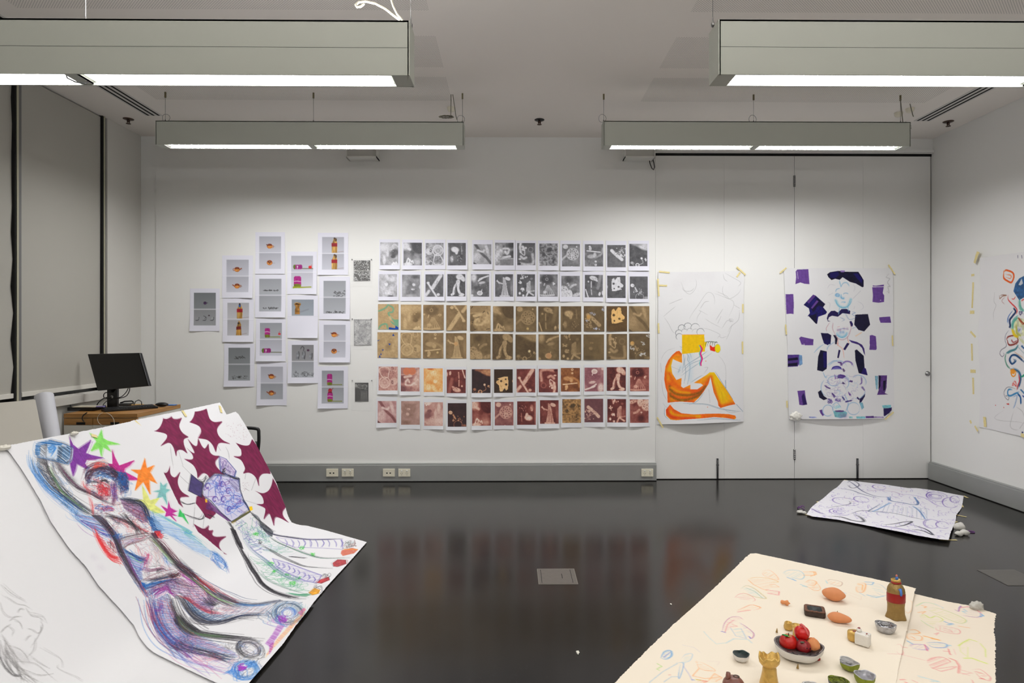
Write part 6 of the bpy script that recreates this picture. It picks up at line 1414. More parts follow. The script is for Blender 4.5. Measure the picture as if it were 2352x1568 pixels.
c.sk(z6((820,180),(850,210),(830,170),(860,190),(825,205),(850,175)), BK, 2, 1.2, .5, .9)
c.scrib(z6((1650,190),(1770,160),(1790,230),(1660,260)), 12, [(110,150,150), (120,60,50), BK], 1.1, .75); c.fill(z6((1640,270),(1740,245),(1800,262),(1760,300),(1650,325),(1630,300)), (206,80,50), .75, edge=.3, soft=1); c.sk(z6((1660,260),(1790,265)), (240,160,40), 4, 2, 2, .8)
for p, cl in ((z6((1550,395),(1600,360),(1680,365),(1685,400),(1600,430),(1560,425)), (176,50,56)), (z6((1395,585),(1425,560),(1510,530),(1522,560),(1440,595)), (186,40,50)), (z6((1315,685),(1370,642),(1430,660),(1412,692),(1350,708)), (240,160,30))):
    c.fill(p, cl, .9, var=.15, edge=.2); c.sk(p+p[:1], [BK, cl], 4, 1.0, 2.4, .7, sm=False)
c.scrib(z6((1450,470),(1550,500),(1520,560),(1440,530)), 5, BK, .9, .7); c.sk(z6((1400,590),(1380,640),(1420,620),(1450,660)), BK, 3, 1, 2, .7)
c.fill(z6((1110,690),(1200,700),(1300,690),(1340,705),(1290,725),(1180,712)), (80,150,110), .6, soft=1); c.sk(z6((1110,685),(1230,705),(1330,700)), GN, 5, 1.8, 2, .7)
for _ in range(50):
    q = c.rng.random(2); P_ = z5((620+q[0]*260, 260+q[1]*200))[0]; c.line([P_, (P_[0]+c.rng.normal(0, 1), P_[1]+c.rng.normal(0, 1))], [(150,90,110), (120,40,60)][int(q[0]*2)], 1, .5, sm=False)
for _ in range(22):
    q = c.rng.random(2); P_ = z5((780+q[0]*120, 980+q[1]*110))[0]; c.line([P_, (P_[0]+.8, P_[1]+.5)], (110,50,70), 1.1, .6, sm=False)
sh3 = sheet('drawing_sheet', S3, c, M['paper'], outline=[(300, 966.5), (505, 924), (513, 938), (520.5, 952), (532, 948), (541, 945), (548, 951), (564.5, 977), (591, 1025), (618, 1077), (635, 1109), (656, 1163), (670, 1199), (706, 1207), (747, 1217), (799, 1232), (842.5, 1244.5), (822, 1268), (797, 1296), (752, 1345), (722, 1381), (660, 1395), (545, 1330), (430, 1240), (360, 1110), (320, 1010)], rough=0.3)
tag(sh3, 'leaning white drawing with maroon spiky shapes above a patterned vase-headed figure', 'drawing', 'large leaning paper drawings')
for sh, sf, ps in ((sh2, S2, (((209, 1000), (222, 1003)),)), (sh3, S3, (((418, 943), (427, 957)), ((504, 932), (508, 948)), ((309, 967), (322, 980))))):
    for a, b in ps: tape(sh, sf, a, b, 0.022, 0.004)
# crumpled white paper wads taped to the upper edges
pw = mat('paper_wad', (226, 222, 210), 0.8, noise=0.03)
def wad(px, py, sf, sx, sz, label, off=0.012):
    uv = sf.px2uv([(px, py)])[0]; x, y, z = [float(v) for v in sf.fn(uv[0], uv[1])]
    rr = random.Random(int(px)); ph = [rr.uniform(0, 6) for _ in range(6)]
    o = MB().blob((0,0,0), (sx*.6, sx, sz), 26, fn=lambda d: 1+0.16*math.sin(d.x*7+ph[0])*math.sin(d.y*8+ph[1])+0.12*math.sin(d.z*9+ph[2]+d.x*5)).build('paper_wad', pw, loc=(x+off, y, z+off*.6)); tag(o, label, 'crumpled paper', 'crumpled paper wads on the drawings')
wad(4, 1031, S1, 0.034, 0.012, 'white crumpled paper wad at the left picture edge on the drawing top')
wad(166, 998, S2, 0.024, 0.011, 'small off-white paper wad on the top edge above the purple star')
# ---------------------------------------------------------------- posters on the folding doors, right wall, floor drawings
y1 = Z(1500, 600, 8.254); y2 = Z(1500, 780, 7.467); p1 = Z(1790, 600, 8.254); p2 = Z(1790, 780, 7.839)
r1_ = Z(2200, 560, 6.816); r2_ = Z(2200, 780, 6.816); f1 = Z(1800, 950, 3.92); c1_ = Z(1400, 1260, 4.9); c2_ = Z(1860, 1290, 4.9); c3_ = Z(1640, 1380, 8.342); c6_ = Z(2020, 1360, 7.35)
def ellp(Zf, cx, cy, rx, ry, a0=0, a1=6.4, n=16, ro=0.0):
    return Zf(*[(cx+rx*math.cos(t)*math.cos(ro)-ry*math.sin(t)*math.sin(ro), cy+rx*math.cos(t)*math.sin(ro)+ry*math.sin(t)*math.cos(ro)) for t in np.linspace(a0, a1, n)])
def hung(rect, off, bow, seed, step=0.0027, yw=D+0.018):
    a, b = onY(rect[0], rect[1], yw), onY(rect[2], rect[3], yw); h = a.z-b.z; w_ = b.x-a.x
    def fn(u, v):
        t = np.clip((a.z-v)/h, 0, 1); s_ = np.clip((u-a.x)/w_, 0, 1)
        lift = bow*t**5*np.sin(np.pi*s_)+0.004*np.sin(s_*7+seed)*np.sin(t*5+seed)+0.004
        return u+0*v, yw-off-np.maximum(lift, 0), v+0*u
    return Surf(fn, a.x-0.02, b.x+0.02, a.z+0.02, b.z-0.02, step)
# --- seated orange and yellow figure
SY = hung((1513, 622, 1710, 974), 0.002, 0.05, 1.0); c = SY.canvas((226, 226, 228), 41); c.jm = .8; c.wm = 1.15; gy = (168, 168, 170); gb = (120, 140, 156)
c.smudge(y1((430,450),(520,380),(620,280),(900,250),(1050,280)), (206,202,206), 22, .3)
for p in (y1((530,400),(600,560),(700,620),(800,520),(820,380),(760,270)), y1((540,480),(600,560),(720,560),(800,480)), y1((310,810),(450,750),(580,700)), y1((200,1045),(330,930),(430,850)), y1((200,1045),(290,1180),(370,1330),(440,1360)), y1((660,1150),(740,1000),(860,830),(980,650),(1050,590),(1130,620),(1170,720),(1160,830),(1110,950)),
          y1((900,890),(980,780),(1060,760)), y1((830,1180),(840,1060),(900,960),(880,930),(1030,1010)), y1((980,1080),(1100,1160),(1310,1270)), y1((1060,590),(1200,620),(1360,680),(1500,740),(1530,830),(1430,1060)), y1((1360,220),(1500,300),(1660,400),(1610,480)), y1((1330,240),(1350,330),(1410,380)), y1((1350,420),(1320,520),(1340,630),(1440,710),(1580,640),(1660,540),(1660,400)),
          y1((1200,570),(1380,650),(1440,700)), y1((1340,880),(1250,1020),(1190,1120)), y1((1290,1040),(1230,1170)), y1((900,1260),(1060,1290),(1260,1380),(1240,1430),(1190,1510)), y1((1250,1400),(1300,1450),(1400,1420)), y1((1640,880),(1620,1100),(1480,1230),(1420,1330)), y1((1310,1270),(1400,1130),(1470,1120)), y1((1500,1200),(1450,1350),(1380,1500)), y1((1540,830),(1640,890)),
          y2((130,370),(180,260),(260,180),(400,140)), y2((140,560),(130,400)), y2((150,700),(170,900),(250,1060)), y2((1100,250),(1200,360),(1250,500),(1250,820),(1240,900)), y2((870,480),(940,480),(880,580)), y2((320,460),(470,520)), y2((960,850),(980,1080)), y2((150,1050),(240,1160),(340,1080)), y2((1200,1180),(1330,1250),(1480,1230))):
    c.sk(p, gy, 2, .9, .8, .7)
c.scrib(y1((1430,1090),(1530,1080),(1530,1150),(1440,1150)), 4, gy, .9, .7)
for p in (y2((460,120),(560,160),(640,240),(660,330)), y2((470,150),(600,260),(630,390)), y2((530,110),(640,170),(710,230)), y2((600,260),(590,340),(630,420),(620,600),(590,760)), y2((560,260),(540,400),(560,560),(520,800)), y2((520,220),(530,360),(500,560)), y2((490,500),(620,400),(800,290),(940,190)), y2((500,560),(640,420),(860,330),(1000,230)), y2((480,620),(640,500),(800,390)), y2((480,440),(430,560),(470,520)), y2((640,740),(760,660),(860,600)), y2((1240,700),(1250,830)), y2((1060,540),(1200,760),(1410,1090)), y2((380,1090),(700,1100),(920,1110),(1150,1180),(1380,1220),(1540,1230)), y2((620,1110),(760,1050),(880,900)), y2((760,1380),(1040,1355),(1280,1365),(1500,1380)), y2((1430,1110),(1540,1230)), y2((200,1150),(200,1290),(260,1360))):
    c.sk(p, [gb, (150,176,196)], 4, 1.0, 1.2, .65)
c.smudge(y2((640,260),(640,400),(640,700)), (178,206,224), 9, .5); c.smudge(y2((430,560),(470,480)), (178,206,224), 8, .5)
# cloud hair
for cx, cy, r in ((545,1270,70),(660,1240,75),(800,1260,85),(490,1360,65),(500,1430,65),(900,1340,70)): c.sk(ellp(y1, cx, cy, r, r*.95, 2.2, 6.1 if cx < 850 else 6.6), (84,90,96), 2, 1.2, .5, .85)
for cx, cy in ((600,1330),(700,1320),(800,1330)): c.sk(ellp(y1, cx, cy, 60, 50, 2.8, 5.8), (130,130,134), 2, 1, .8, .7)
# banana body
OR, YE_, RDO = (244,146,20), (238,206,10), (226,70,20)
body = y2((250,1080),(245,900),(215,820),(192,680),(200,560),(215,450),(260,350),(330,260),(400,200),(450,190),(495,240),(497,395),(450,380),(400,360),(340,330),(310,450),(330,580),(400,690),(490,655),(480,800),(520,830),(640,770),(640,850),(760,850),(860,780),(820,750),(700,740),(760,700),(920,600),(970,560),(1050,560),(1140,690),(1240,830),(1340,980),(1412,1105),(1290,1130),(1160,1170),(1120,1130),(1110,1060),(1040,900),(1010,760),(985,640),(950,760),(860,900),(780,1000),(700,1075),(480,1060),(380,1065))
c.fill(body, OR, 1, var=.06)
CLP = [body]
def wash(pts, col, r, op): c.smudge(pts, col, r*1.3, min(1, op*1.4), CLP[0])
wash(y2((310,350),(290,480),(280,620)), YE_, 9, .8); wash(y2((1000,600),(1120,800),(1190,1040)), YE_, 20, .95); wash(y2((1080,700),(1190,950)), YE_, 14, .9); wash(y2((950,570),(1040,565)), YE_, 7, .9)
wash(y2((210,560),(205,700),(230,860),(255,1060)), RDO, 6, .95); wash(y2((220,470),(300,310),(400,215),(480,230)), RDO, 5, .9); wash(y2((260,1075),(460,1070),(690,1065)), RDO, 5, .85); wash(y2((280,580),(350,720),(480,830),(640,870),(780,860)), RDO, 5, .8); wash(y2((290,760),(360,860),(500,920),(700,920),(840,860),(960,690)), RDO, 7, .9)
wash(y2((310,940),(420,1000),(600,1010),(760,950),(880,860)), RDO, 6, .9); wash(y2((990,640),(1020,780),(1090,990),(1140,1130)), RDO, 5, .95); wash(y2((1140,1150),(1270,1120),(1400,1095)), RDO, 5, .9); wash(y2((400,700),(470,760)), (240,120,10), 12, .6)
wash(y2((290,850),(400,930),(600,950),(800,900),(900,800)), (92,84,20), 3, .75); wash(y2((300,960),(420,1025),(560,1030),(720,985),(830,930)), (92,84,20), 3, .8); wash(y2((285,800),(290,920)), (104,96,24), 3, .6)
wash(y2((320,820),(440,890),(620,910)), YE_, 3, .6); wash(y2((320,1040),(500,1050)), (200,150,10), 4, .6); c.sk(y2((1180,900),(1200,1080)), (190,120,20), 2, 1, 2, .5); c.sk(y2((1080,700),(1240,1080)), (220,150,20), 3, 1, 4, .4)
low = y2((290,1110),(360,1190),(490,1260),(700,1280),(900,1270),(1100,1265),(1300,1275),(1410,1300),(1425,1340),(1400,1365),(1250,1340),(1050,1325),(800,1350),(560,1365),(400,1380),(300,1370),(225,1300),(220,1200))
c.fill(low, (240,98,22), 1, var=.06); CLP[0] = low; wash(y2((290,1220),(350,1280),(500,1310),(800,1310)), YE_, 4, .8); wash(y2((230,1300),(320,1375),(460,1372)), YE_, 4, .95); wash(y2((1200,1345),(1410,1355)), YE_, 4, .95); wash(y2((240,1200),(280,1300),(420,1340),(700,1345)), (222,56,16), 5, .8); wash(y2((900,1295),(1200,1290),(1400,1310)), (236,120,10), 5, .7)
c.fill(y1((548,1395),(970,1388),(985,1568+140),(548,1568+190)), (238,192,4), 1, var=.03); c.fill(y2((865,0),(885,60),(880,150),(850,150),(845,90)), (232,180,0), .9)
c.sk(y1((548,1395),(970,1388)), (236,140,50), 2, 1.2, .5, .9)
c.fill(y2((885,40),(1000,35),(1100,60),(1160,120),(1130,215),(1050,200),(960,180),(880,150)), (232,230,226), 1); c.fill(y2((885,40),(925,35),(895,150),(880,150)), (240,214,20), 1)
c.fill(y2((970,95),(1050,110),(1075,150),(1060,205),(980,180)), (226,44,20), 1); c.fill(y2((1000,60),(1040,60),(1070,100),(1030,130),(1000,110)), (226,224,222), 1); c.fill(ellp(y2, 1108, 150, 48, 70), (238,214,0), 1)
for k in range(5): c.sk(ellp(y2, 930+k*38, 90, 30, 55, 2.5, 5.8), (60,70,62), 2, 1.1, .6, .8)
c.sk(ellp(y2, 1108, 150, 50, 72), (160,150,30), 2, 1, .5, .8); c.sk(y2((885,40),(1000,30),(1110,55)), (70,84,70), 2, 1.2, .5, .8)
for dx, cl in ((-26,(240,210,40)),(-18,(90,190,160)),(-10,(90,160,220)),(0,(232,20,140)),(10,(226,40,60)),): c.line(y2((805+dx,95),(835+dx,160),(812+dx,240),(838+dx,320),(815+dx,400),(820+dx,445))[:6 if dx > -20 else 3], cl, 2.4, .95, grain=.1)
c.line(y2((805,95),(835,160),(815,240),(840,330),(820,400),(822,445)), (230,0,130), 3.2, 1, grain=.05)
for q in ((905,365),(935,1155)): c.fill(ellp(y2, q[0], q[1], 9, 9), (226,120,80), .7)
po = sheet('drawing_poster', SY, c, M['paper'], outline=[(1512, 624), (1600, 624.5), (1695, 622), (1709, 622.5), (1707, 760), (1708, 968), (1640, 971), (1509, 974.5), (1511, 820)])
tag(po, 'taped paper drawing of a seated orange and yellow figure with a yellow block head', 'drawing', None)
for a, b in (((1513.5, 623.5), (1538, 626)), ((1692, 613), (1712, 631)), ((1700, 625), (1692, 636)), ((1510, 655), (1532, 656)), ((1511, 640), (1513, 680)), ((1706, 698), (1706, 718)), ((1705, 784), (1705.5, 812)), ((1509, 958), (1523, 982)), ((1512, 742), (1513, 765))): tape(po, SY, a, b, 0.016, 0.004)
# --- purple poster with two faces
SP = hung((1802, 613, 2052, 963), 0.002, 0.03, 4.0); c = SP.canvas((226, 226, 228), 42); c.jm = .75; c.wm = 1.1
PP, DV, DN = (98,62,142), (36,20,108), (16,12,44); LBU = (150,196,222); TQ = (120,190,200)
for p in (p1((310,190),(340,155),(550,148),(568,400),(572,432),(480,425),(400,400),(305,432),(318,300)), p1((118,622),(265,620),(275,800),(270,1000),(210,990),(135,1000),(125,800)), p1((1760,490),(1980,485),(1960,600),(1990,650),(1985,770),(1880,785),(1765,770),(1775,640)), p1((1770,455),(1830,462),(1980,440),(1980,475),(1770,478)), p1((1895,1060),(2100,1045),(2120,1165),(1920,1165),(1895,1100)), p1((1715,1405),(1760,1395),(1830,1420),(1842,1568),(1712,1568)), p2((1640,0),(1740,0),(1755,160),(1740,185),(1620,180)), p1((375,1455),(410,1425),(560,1460),(650,1475),(640,1568),(420,1568)), p2((370,0),(612,0),(610,98),(470,100),(440,90),(400,90)), p2((325,920),(460,910),(470,1010),(500,1165),(420,1180),(360,1170),(345,1040))):
    c.fill(p, PP, .97, var=.07, edge=.03); c.hatch(p, 5 if p[0][1] > 700 else 88, 6, [(84,50,130),(116,80,160)], 1.6, .35, 1.5)
c.sk(p1((340,200),(350,330)), (226,226,232), 2, 1.6, 1.5, .8); c.fill(ellp(p1, 1920, 737, 9, 9), (220,214,226), 1); c.sk(p2((400,90),(450,110),(440,60)), (226,224,232), 2, 1.6, 1.5, .8)
hat = p1((905,245),(960,205),(1120,180),(1240,195),(1380,200),(1500,200),(1560,290),(1600,360),(1600,480),(1575,492),(1450,420),(1340,390),(1200,300),(1145,350),(1060,330),(990,355),(930,300))
c.fill(hat, DN, 1, var=.3); c.fill(p1((960,215),(1120,190),(1130,260),(1060,320),(960,310)), (22,14,92), .8, soft=2); c.fill(p1((1400,230),(1490,230),(1580,350),(1560,420),(1480,330)), (28,16,110), .8, soft=3); c.fill(p1((1155,170),(1250,172),(1225,208),(1165,206)), (150,120,190), .9)
bl = p1((460,825),(640,630),(690,650),(870,810),(830,870),(905,960),(880,1000),(740,1050),(715,1185),(690,1180),(560,1040),(535,1040),(580,980),(560,890))
c.fill(bl, (24,16,92), 1, var=.25); c.fill(p1((720,700),(870,810),(820,870),(740,830),(650,960),(600,900)), DN, .85, soft=2); c.fill(p1((560,1040),(700,990),(715,1185),(690,1180)), DN, .9); c.fill(p1((525,770),(640,632),(690,655),(560,800)), (92,58,136), .95); c.fill(p1((600,880),(710,735),(745,760),(625,900)), (104,66,148), .95)
for p, cl in ((p1((925,1000),(980,940),(1050,935),(1110,970),(1180,905),(1270,900),(1345,940),(1340,1000),(1300,995),(1200,980),(1110,1050),(1000,1030),(940,1060),(920,1120),(970,1135),(920,1140),(900,1080)), (26,16,74)), (p1((1330,1140),(1365,1128),(1398,1190),(1385,1235),(1352,1232)), (26,16,84)), (p1((1440,1010),(1680,998),(1722,1200),(1610,1328),(1500,1300),(1420,1200)), DN), (p1((785,1355),(860,1362),(920,1362),(985,1400),(970,1568),(860,1568),(820,1480)), (18,12,60)), (p2((785,0),(928,0),(920,60),(870,98),(800,60)), (20,12,80)), (p1((1020,1395),(1080,1400),(1105,1470),(1090,1568),(1055,1568),(1058,1470)), DN), (p2((1005,0),(1045,0),(1040,30),(1000,30)), DN),
              (p2((1220,55),(1265,68),(1185,190),(1150,170)), (28,14,76)), (p2((1068,178),(1102,190),(1070,332),(1042,325)), (30,16,76)), (p2((740,185),(855,210),(855,520),(780,572),(680,548),(700,300)), (12,10,44)), (p2((790,230),(855,220),(855,500),(800,500)), (24,14,92)), (p2((1360,190),(1395,175),(1520,290),(1540,560),(1585,640),(1430,600),(1370,370)), (12,10,44)), (p2((1520,500),(1560,520),(1590,640),(1470,610)), (36,20,100)),
              (p2((1250,0),(1400,40),(1490,90),(1530,160),(1545,290),(1520,240),(1490,150),(1430,90),(1300,50)), (54,34,110)), (p2((695,940),(750,905),(800,1010),(870,1060),(800,1088),(720,1040)), DN), (p2((1545,970),(1540,1020),(1480,1120),(1440,1145),(1450,1060)), (24,14,64)), (p2((1785,640),(1940,640),(1930,860),(1900,960),(1960,985),(1760,992),(1790,900)), (84,50,120)), (p2((1790,650),(1825,650),(1820,840),(1785,900)), DN), (p2((1870,740),(1920,730),(1905,900),(1870,920)), DN), (p2((1720,650),(1780,650),(1770,880),(1745,900),(1730,780)), (128,176,196)),
              (p2((118,270),(360,268),(355,440),(330,480),(150,490),(120,350)), (74,46,130)), (p2((150,340),(330,315),(340,360),(160,380)), DN), (p2((150,430),(330,410),(320,470),(150,475)), DN), (p2((350,270),(410,280),(418,440),(360,470)), (110,150,196)), (p2((1875,1235),(1960,1230),(2025,1215),(2020,1290),(1900,1375),(1880,1370)), (32,18,80)), (p2((1850,1180),(2010,1172),(2010,1225),(1865,1232)), TQ), (p2((720,1270),(770,1255),(780,1310),(812,1350),(780,1375),(740,1320)), (92,58,140)),
              (p2((1440,1130),(1500,1130),(1525,1220),(1485,1260)), (120,170,190)), (p2((1385,1380),(1550,1382),(1545,1418),(1390,1418)), TQ), (p2((1250,1380),(1320,1382),(1320,1412),(1260,1412)), (140,196,200)), (p2((1555,1375),(1700,1372),(1710,1408),(1555,1410)), (84,50,130)), (p2((1700,1380),(1880,1385),(1880,1405),(1700,1405)), (150,130,180)), (p2((530,1382),(640,1385),(680,1400),(600,1412),(540,1405)), (140,150,200))):
    c.fill(p, cl, .97, var=.12, edge=.03)
c.fill(p2((400,1020),(440,960),(500,1165),(430,1175)), (30,18,76), .8, soft=2)
# faces in blue pencil
for p in (ellp(p1, 1215, 690, 160, 185, 0.1, 3.0), ellp(p1, 1100, 640, 40, 28), ellp(p1, 1260, 625, 45, 25, 3.1, 6.3), p1((1185,600),(1170,680),(1190,710),(1225,700)), p1((1180,775),(1215,768),(1250,772),(1215,785)), p1((1140,360),(1160,450),(1170,490)), p1((1170,490),(1210,420),(1280,410),(1330,480)), p1((1070,580),(1090,530),(1150,515)), p1((1140,880),(1130,960),(1120,1000)), p1((1300,870),(1310,940))):
    c.sk(p, [(90,170,210), LBU, (120,150,190)], 5, 1.2, 1.2, .75)
c.smudge(p1((1070,740),(1130,840),(1220,875),(1300,840),(1355,720)), (90,180,210), 4, .8); c.smudge(p1((1090,640),(1130,650)), (70,150,210), 5, .8); c.smudge(p1((1180,690),(1215,700)), (80,160,210), 4, .8)
for p in (p1((905,520),(960,440),(1060,460)), p1((930,650),(1010,600)), p1((1400,440),(1440,500),(1420,580)), p1((1440,740),(1560,800),(1590,880),(1500,940)), p1((1430,860),(1410,900)), p1((900,760),(960,800),(940,930)), p1((1540,560),(1400,700))): c.sk(p, (180,180,192), 2, .9, 1.5, .6)
for p in (ellp(p1, 1195, 1290, 155, 200, 0.0, 3.3), p1((1030,1150),(1010,1260),(1040,1350)), p1((1330,1150),(1360,1270),(1310,1400)), p1((960,1150),(890,1260),(900,1330)), p1((1110,1440),(1120,1568)), p1((1290,1420),(1300,1500))): c.sk(p, [(226,150,140), (200,160,180), (150,190,210)], 5, 1.1, 1.4, .7)
c.sk(ellp(p1, 1190, 1345, 95, 90, 0, 3.14), [(80,170,210)], 7, 1.8, 3, .7); c.smudge(p1((1160,1345),(1210,1345)), (90,140,200), 5, .8); c.smudge(p1((1150,1390),(1240,1390)), (180,210,226), 9, .6); c.smudge(p1((1110,1300),(1150,1300)), (170,120,160), 4, .8); c.smudge(p1((1230,1275),(1290,1275)), (170,130,170), 4, .7); c.sk(p1((1090,1310),(1200,1275),(1310,1290)), (110,120,180), 4, .9, 2, .6); c.sk(p1((1100,1245),(1140,1235)), (220,150,150), 2, 1, 1, .7)
for p in (p1((1150,1060),(1230,1100),(1190,1130)), p1((1260,1020),(1330,1100),(1440,1070)), p1((1350,950),(1440,970),(1380,1000),(1460,1050)), p1((1180,980),(1250,990),(1300,1040)), p1((1380,1270),(1470,1250))): c.sk(p, [(110,150,200), (130,140,170)], 3, 1, 1.6, .7)
c.sk(p1((1440,1420),(1560,1345)), (240,190,140), 4, 1.3, 2, .6)
for p in (p2((1030,30),(1060,100),(1140,170),(1165,330)), p2((1240,0),(1250,60)), p2((1060,0),(1050,100))): c.sk(p, (238,170,150), 4, 1.2, 1.2, .75)
for p in (p2((620,240),(700,150),(800,80)), p2((850,190),(900,110),(1010,40)), p2((860,460),(980,380),(1060,400)), p2((780,580),(830,680),(860,640)), ellp(p2, 980, 740, 110, 90), ellp(p2, 1200, 770, 60, 90, 4, 8), ellp(p2, 860, 860, 110, 150, 1.5, 4.5), ellp(p2, 1430, 760, 130, 120, 3.5, 7), ellp(p2, 880, 1270, 95, 105), ellp(p2, 1340, 1240, 110, 110), p2((960,1180),(1040,1130),(1120,1230)), p2((1180,980),(1240,1150),(1190,1300)), p2((1010,1340),(960,1250),(1000,1170)), ellp(p2, 1400, 900, 150, 160, 0, 2), ellp(p2, 1060, 560, 180, 180, 3.4, 5.8)):
    c.sk(p, [(120,180,214), (150,190,220), (110,130,190)], 4, 1.2, 1.8, .65)
for p, cl in ((ellp(p2, 1030, 540, 90, 60, 3.2, 6.2), (58,44,140)), (ellp(p2, 1230, 460, 90, 70, 3.0, 6.4), (130,110,180)), (p2((1060,410),(1110,420),(1120,460)), (90,60,130)), (p2((1040,700),(1080,640),(1140,640),(1190,660)), (80,50,130)), (p2((1280,740),(1320,750)), (60,30,110)), (p2((1140,770),(1165,785)), (50,24,90)), (p2((830,820),(870,860),(930,885)), (90,66,130)), (p2((960,970),(1000,1020)), (60,36,110)), (p2((1255,960),(1275,1000)), (90,50,140)), (p2((1200,1110),(1300,1090)), (40,24,110)), (p2((1400,1040),(1440,1070)), (40,20,80)), (p2((1140,1030),(1170,1080)), (60,60,130)), (p2((1470,660),(1480,760),(1450,800)), (130,110,170)), (p2((1490,850),(1530,910)), (120,100,160)), (p2((1150,530),(1170,560)), (84,60,110)), (p2((1000,640),(1010,700)), (150,120,180))):
    c.sk(p, cl, 7, 2.6, 2.2, .8)
c.fill(ellp(p2, 1030, 530, 80, 40, 3.1, 6.3), (70,60,160), .7, soft=1); c.fill(p2((1050,690),(1060,640),(1100,620),(1200,655),(1140,700)), (84,54,134), .95)
c.scrib(p2((760,640),(1400,620),(1500,1080),(900,1120)), 60, [(130,100,170), (170,160,210), (150,190,220), (100,80,160)], 1.2, .6, L=5, spread=.05); c.scrib(p2((860,1060),(960,1060),(960,1150),(870,1150)), 8, [(40,24,110), (90,60,150)], 1.6, .85); c.scrib(p2((1000,1060),(1110,1060),(1110,1130),(1000,1110)), 6, [(50,30,120), (120,100,170)], 1.4, .8)
c.fill(p2((970,1290),(1010,1270),(1150,1270),(1225,1310),(1200,1385),(1100,1408),(1000,1390)), (112,176,186), .95, var=.1); c.fill(ellp(p2, 1085, 1285, 85, 16), (92,58,120), .95); c.smudge(p2((1120,1370),(1180,1370)), (130,90,150), 8, .6); c.scrib(p2((970,1200),(1110,1160),(1110,1240),(980,1250)), 7, [(150,220,226), (100,180,200)], 1.4, .7)
c.sk(p1((2010,610),(2040,560),(2080,600),(2060,480),(2100,480),(2050,400),(2090,330),(2020,300),(2070,240),(2000,260)), (160,160,164), 3, .9, 1.4, .75)
pp = sheet('drawing_poster', SP, c, M['paper'], outline=[(1800, 616), (1920, 615), (2051, 616), (2052, 780), (2054, 935), (2032, 961), (1960, 962), (1812, 962), (1809, 800)])
tag(pp, 'taped paper drawing of two stacked blue faces with violet shapes and purple blocks', 'drawing', None)
for a, b in (((1791, 627), (1806, 615)), ((2040, 608), (2055, 630)), ((1804, 745), (1806, 768)), ((2049, 770), (2050, 794)), ((2032, 963), (2052, 946)), ((1807, 920), (1808, 936))): tape(pp, SP, a, b, 0.014, 0.004)
uv = SP.px2uv([(1824, 955)])[0]
wd_ = MB().blob((0,0,0), (0.055, 0.02, 0.042), 26, fn=lambda d: 1+0.2*math.sin(d.x*7+1)*math.sin(d.z*8)+0.12*math.sin(d.y*9+d.x*5)).build('paper_wad', mat('waxy_paper', (232, 230, 222), 0.5, noise=0.04), loc=(float(uv[0]), D-0.03, float(uv[1]))); tag(wd_, 'crumpled white paper lump at the lower left corner of the purple poster', 'crumpled paper', 'crumpled paper wads on the drawings')
